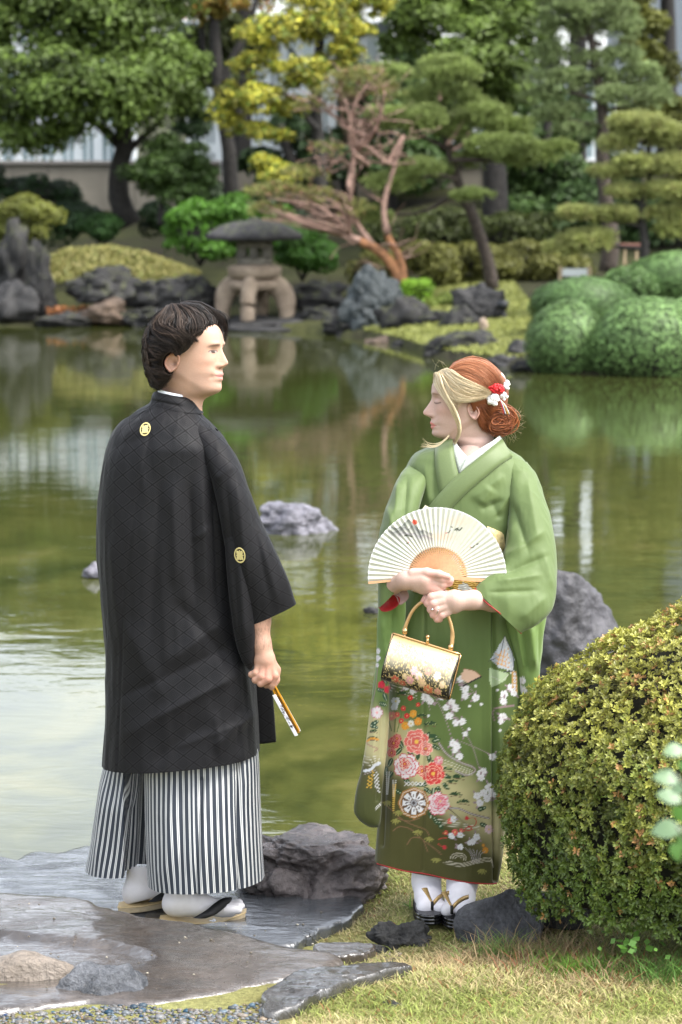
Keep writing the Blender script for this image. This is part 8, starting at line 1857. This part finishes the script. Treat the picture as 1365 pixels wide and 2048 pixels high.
for (fx, fy, r, c) in [(28, 88, 9, (.5, .10, .06)), (44, 92, 8, (.45, .10, .06)), (62, 62, 8, (.62, .34, .38)), (58, 80, 9, (.60, .30, .30)), (74, 68, 8, (.66, .45, .42)), (84, 78, 8, (.62, .42, .25)), (90, 55, 8, (.65, .25, .2)), (98, 88, 11, (.60, .17, .08)), (118, 86, 8, (.6, .28, .2)), (110, 60, 8, (.66, .5, .55)), (78, 44, 7, (.7, .5, .4)), (124, 70, 6, (.6, .45, .3)), (46, 76, 5, (.6, .45, .3))]:
    P2.flower((fx, fy), r, 6, c, (.65, .5, .25), depth=.55, ph=fx, edge=(.5, .38, .18))
for k in range(90): P2.flower((rb.uniform(0, 138), rb.uniform(40, 140)), rb.uniform(1.3, 2.6), 5, (.55, .42, .18))
M_BAG = m_attr('lacquered_gold', .28, metal=.25, nscale=500, nvar=.1, spec=.6)
obj('body', px2w(G.reshape(-1, 3), YB), grid_faces(nu, nv), M_BAG, bag, C=P2.C)
M_GOLDM = m_plain('gold_metal', (.66, .42, .20), .22, metal=.9, var=.05)
M_BLP = m_plain('black_patent', (.008, .008, .008), .12, spec=.8, var=.1)
for side, e0 in ((1, L1), (0, L0)):
    ring = e0 + dn * sy_[:, None] + wd * sx_[:, None]; c = ring.mean(0); s = np.linspace(1, .03, 8)[:, None, None]; Gc = c + (ring - c)[None] * s; Gc += (ax / np.linalg.norm(ax)) * (1 if side else -1) * (1.5 - 3.5 * (1 - s) * 1.0)
    obj('end_panel', px2w(Gc.reshape(-1, 3), YB), grid_faces(8, nv), M_BLP, bag)
    V, F = tube(px2w(ring + (ax / np.linalg.norm(ax)) * (1 if side else -1) * 1.0, YB), .0013, 6); obj('end_rim', V, F, M_BLP, bag)
    strip = np.array([e0 + (ax / 140) * (3 if side else -3), e0 + dn * 50 + (ax / 140) * (3 if side else -3), e0 + dn * 97 + (ax / 140) * (3 if side else -3)]); V, F = tube(px2w(spline(strip, 12), YB), .0030, 6); obj('frame_end', V, F, M_GOLDM, bag)
for dz in (-3.0, 3.0):
    V, F = tube(px2w(spline(np.array([L0 - ax * .02 + [0, -1, dz], (L0 + L1) / 2 + [0, -1, dz], L1 + ax * .02 + [0, -1, dz]]), 12), YB), .0032, 8); obj('frame_bar', V, F, M_GOLDM, bag)
mid = L0 + ax * .50
V, F = ico(3); obj('clasp_knob', V * .0062 + px2w([mid + [2, -15, 6]], YB)[0], F, M_GOLDM, bag); V, F = tube(px2w(np.array([mid + [1, -1, 3], mid + [2, -12, 6]]), YB), [.0055, .003], 8); obj('clasp_neck', V, F, M_GOLDM, bag)
hp = spline(np.array([(810, 1268, -8), (812, 1252, -7), (822, 1228, -4), (834, 1212, 0), (848, 1203, 4), (868, 1202, 6), (885, 1212, 9), (897, 1232, 11), (905, 1262, 12), (904, 1290, 12), (901, 1300, 12)], float), 60)
m = m_plain('gold_leather', (.52, .33, .15), .4, metal=.35, var=.08); V, F = tube(px2w(hp, YB), .0062, 12, flat=.75); obj('handle', V, F, m, bag)
for q in (hp[1], hp[-2]):
    V, F = tube(px2w(np.array([q + [0, -8, 0], q + [0, 3, 0]]), YB), .0078, 10, flat=.8); obj('handle_end', V, F, M_GOLDM, bag); V, F = tube(px2w(np.array([q + [0, 3, 0], q + [-1, 11, 0]]), YB), .003, 8); obj('hinge', V, F, M_GOLDM, bag)
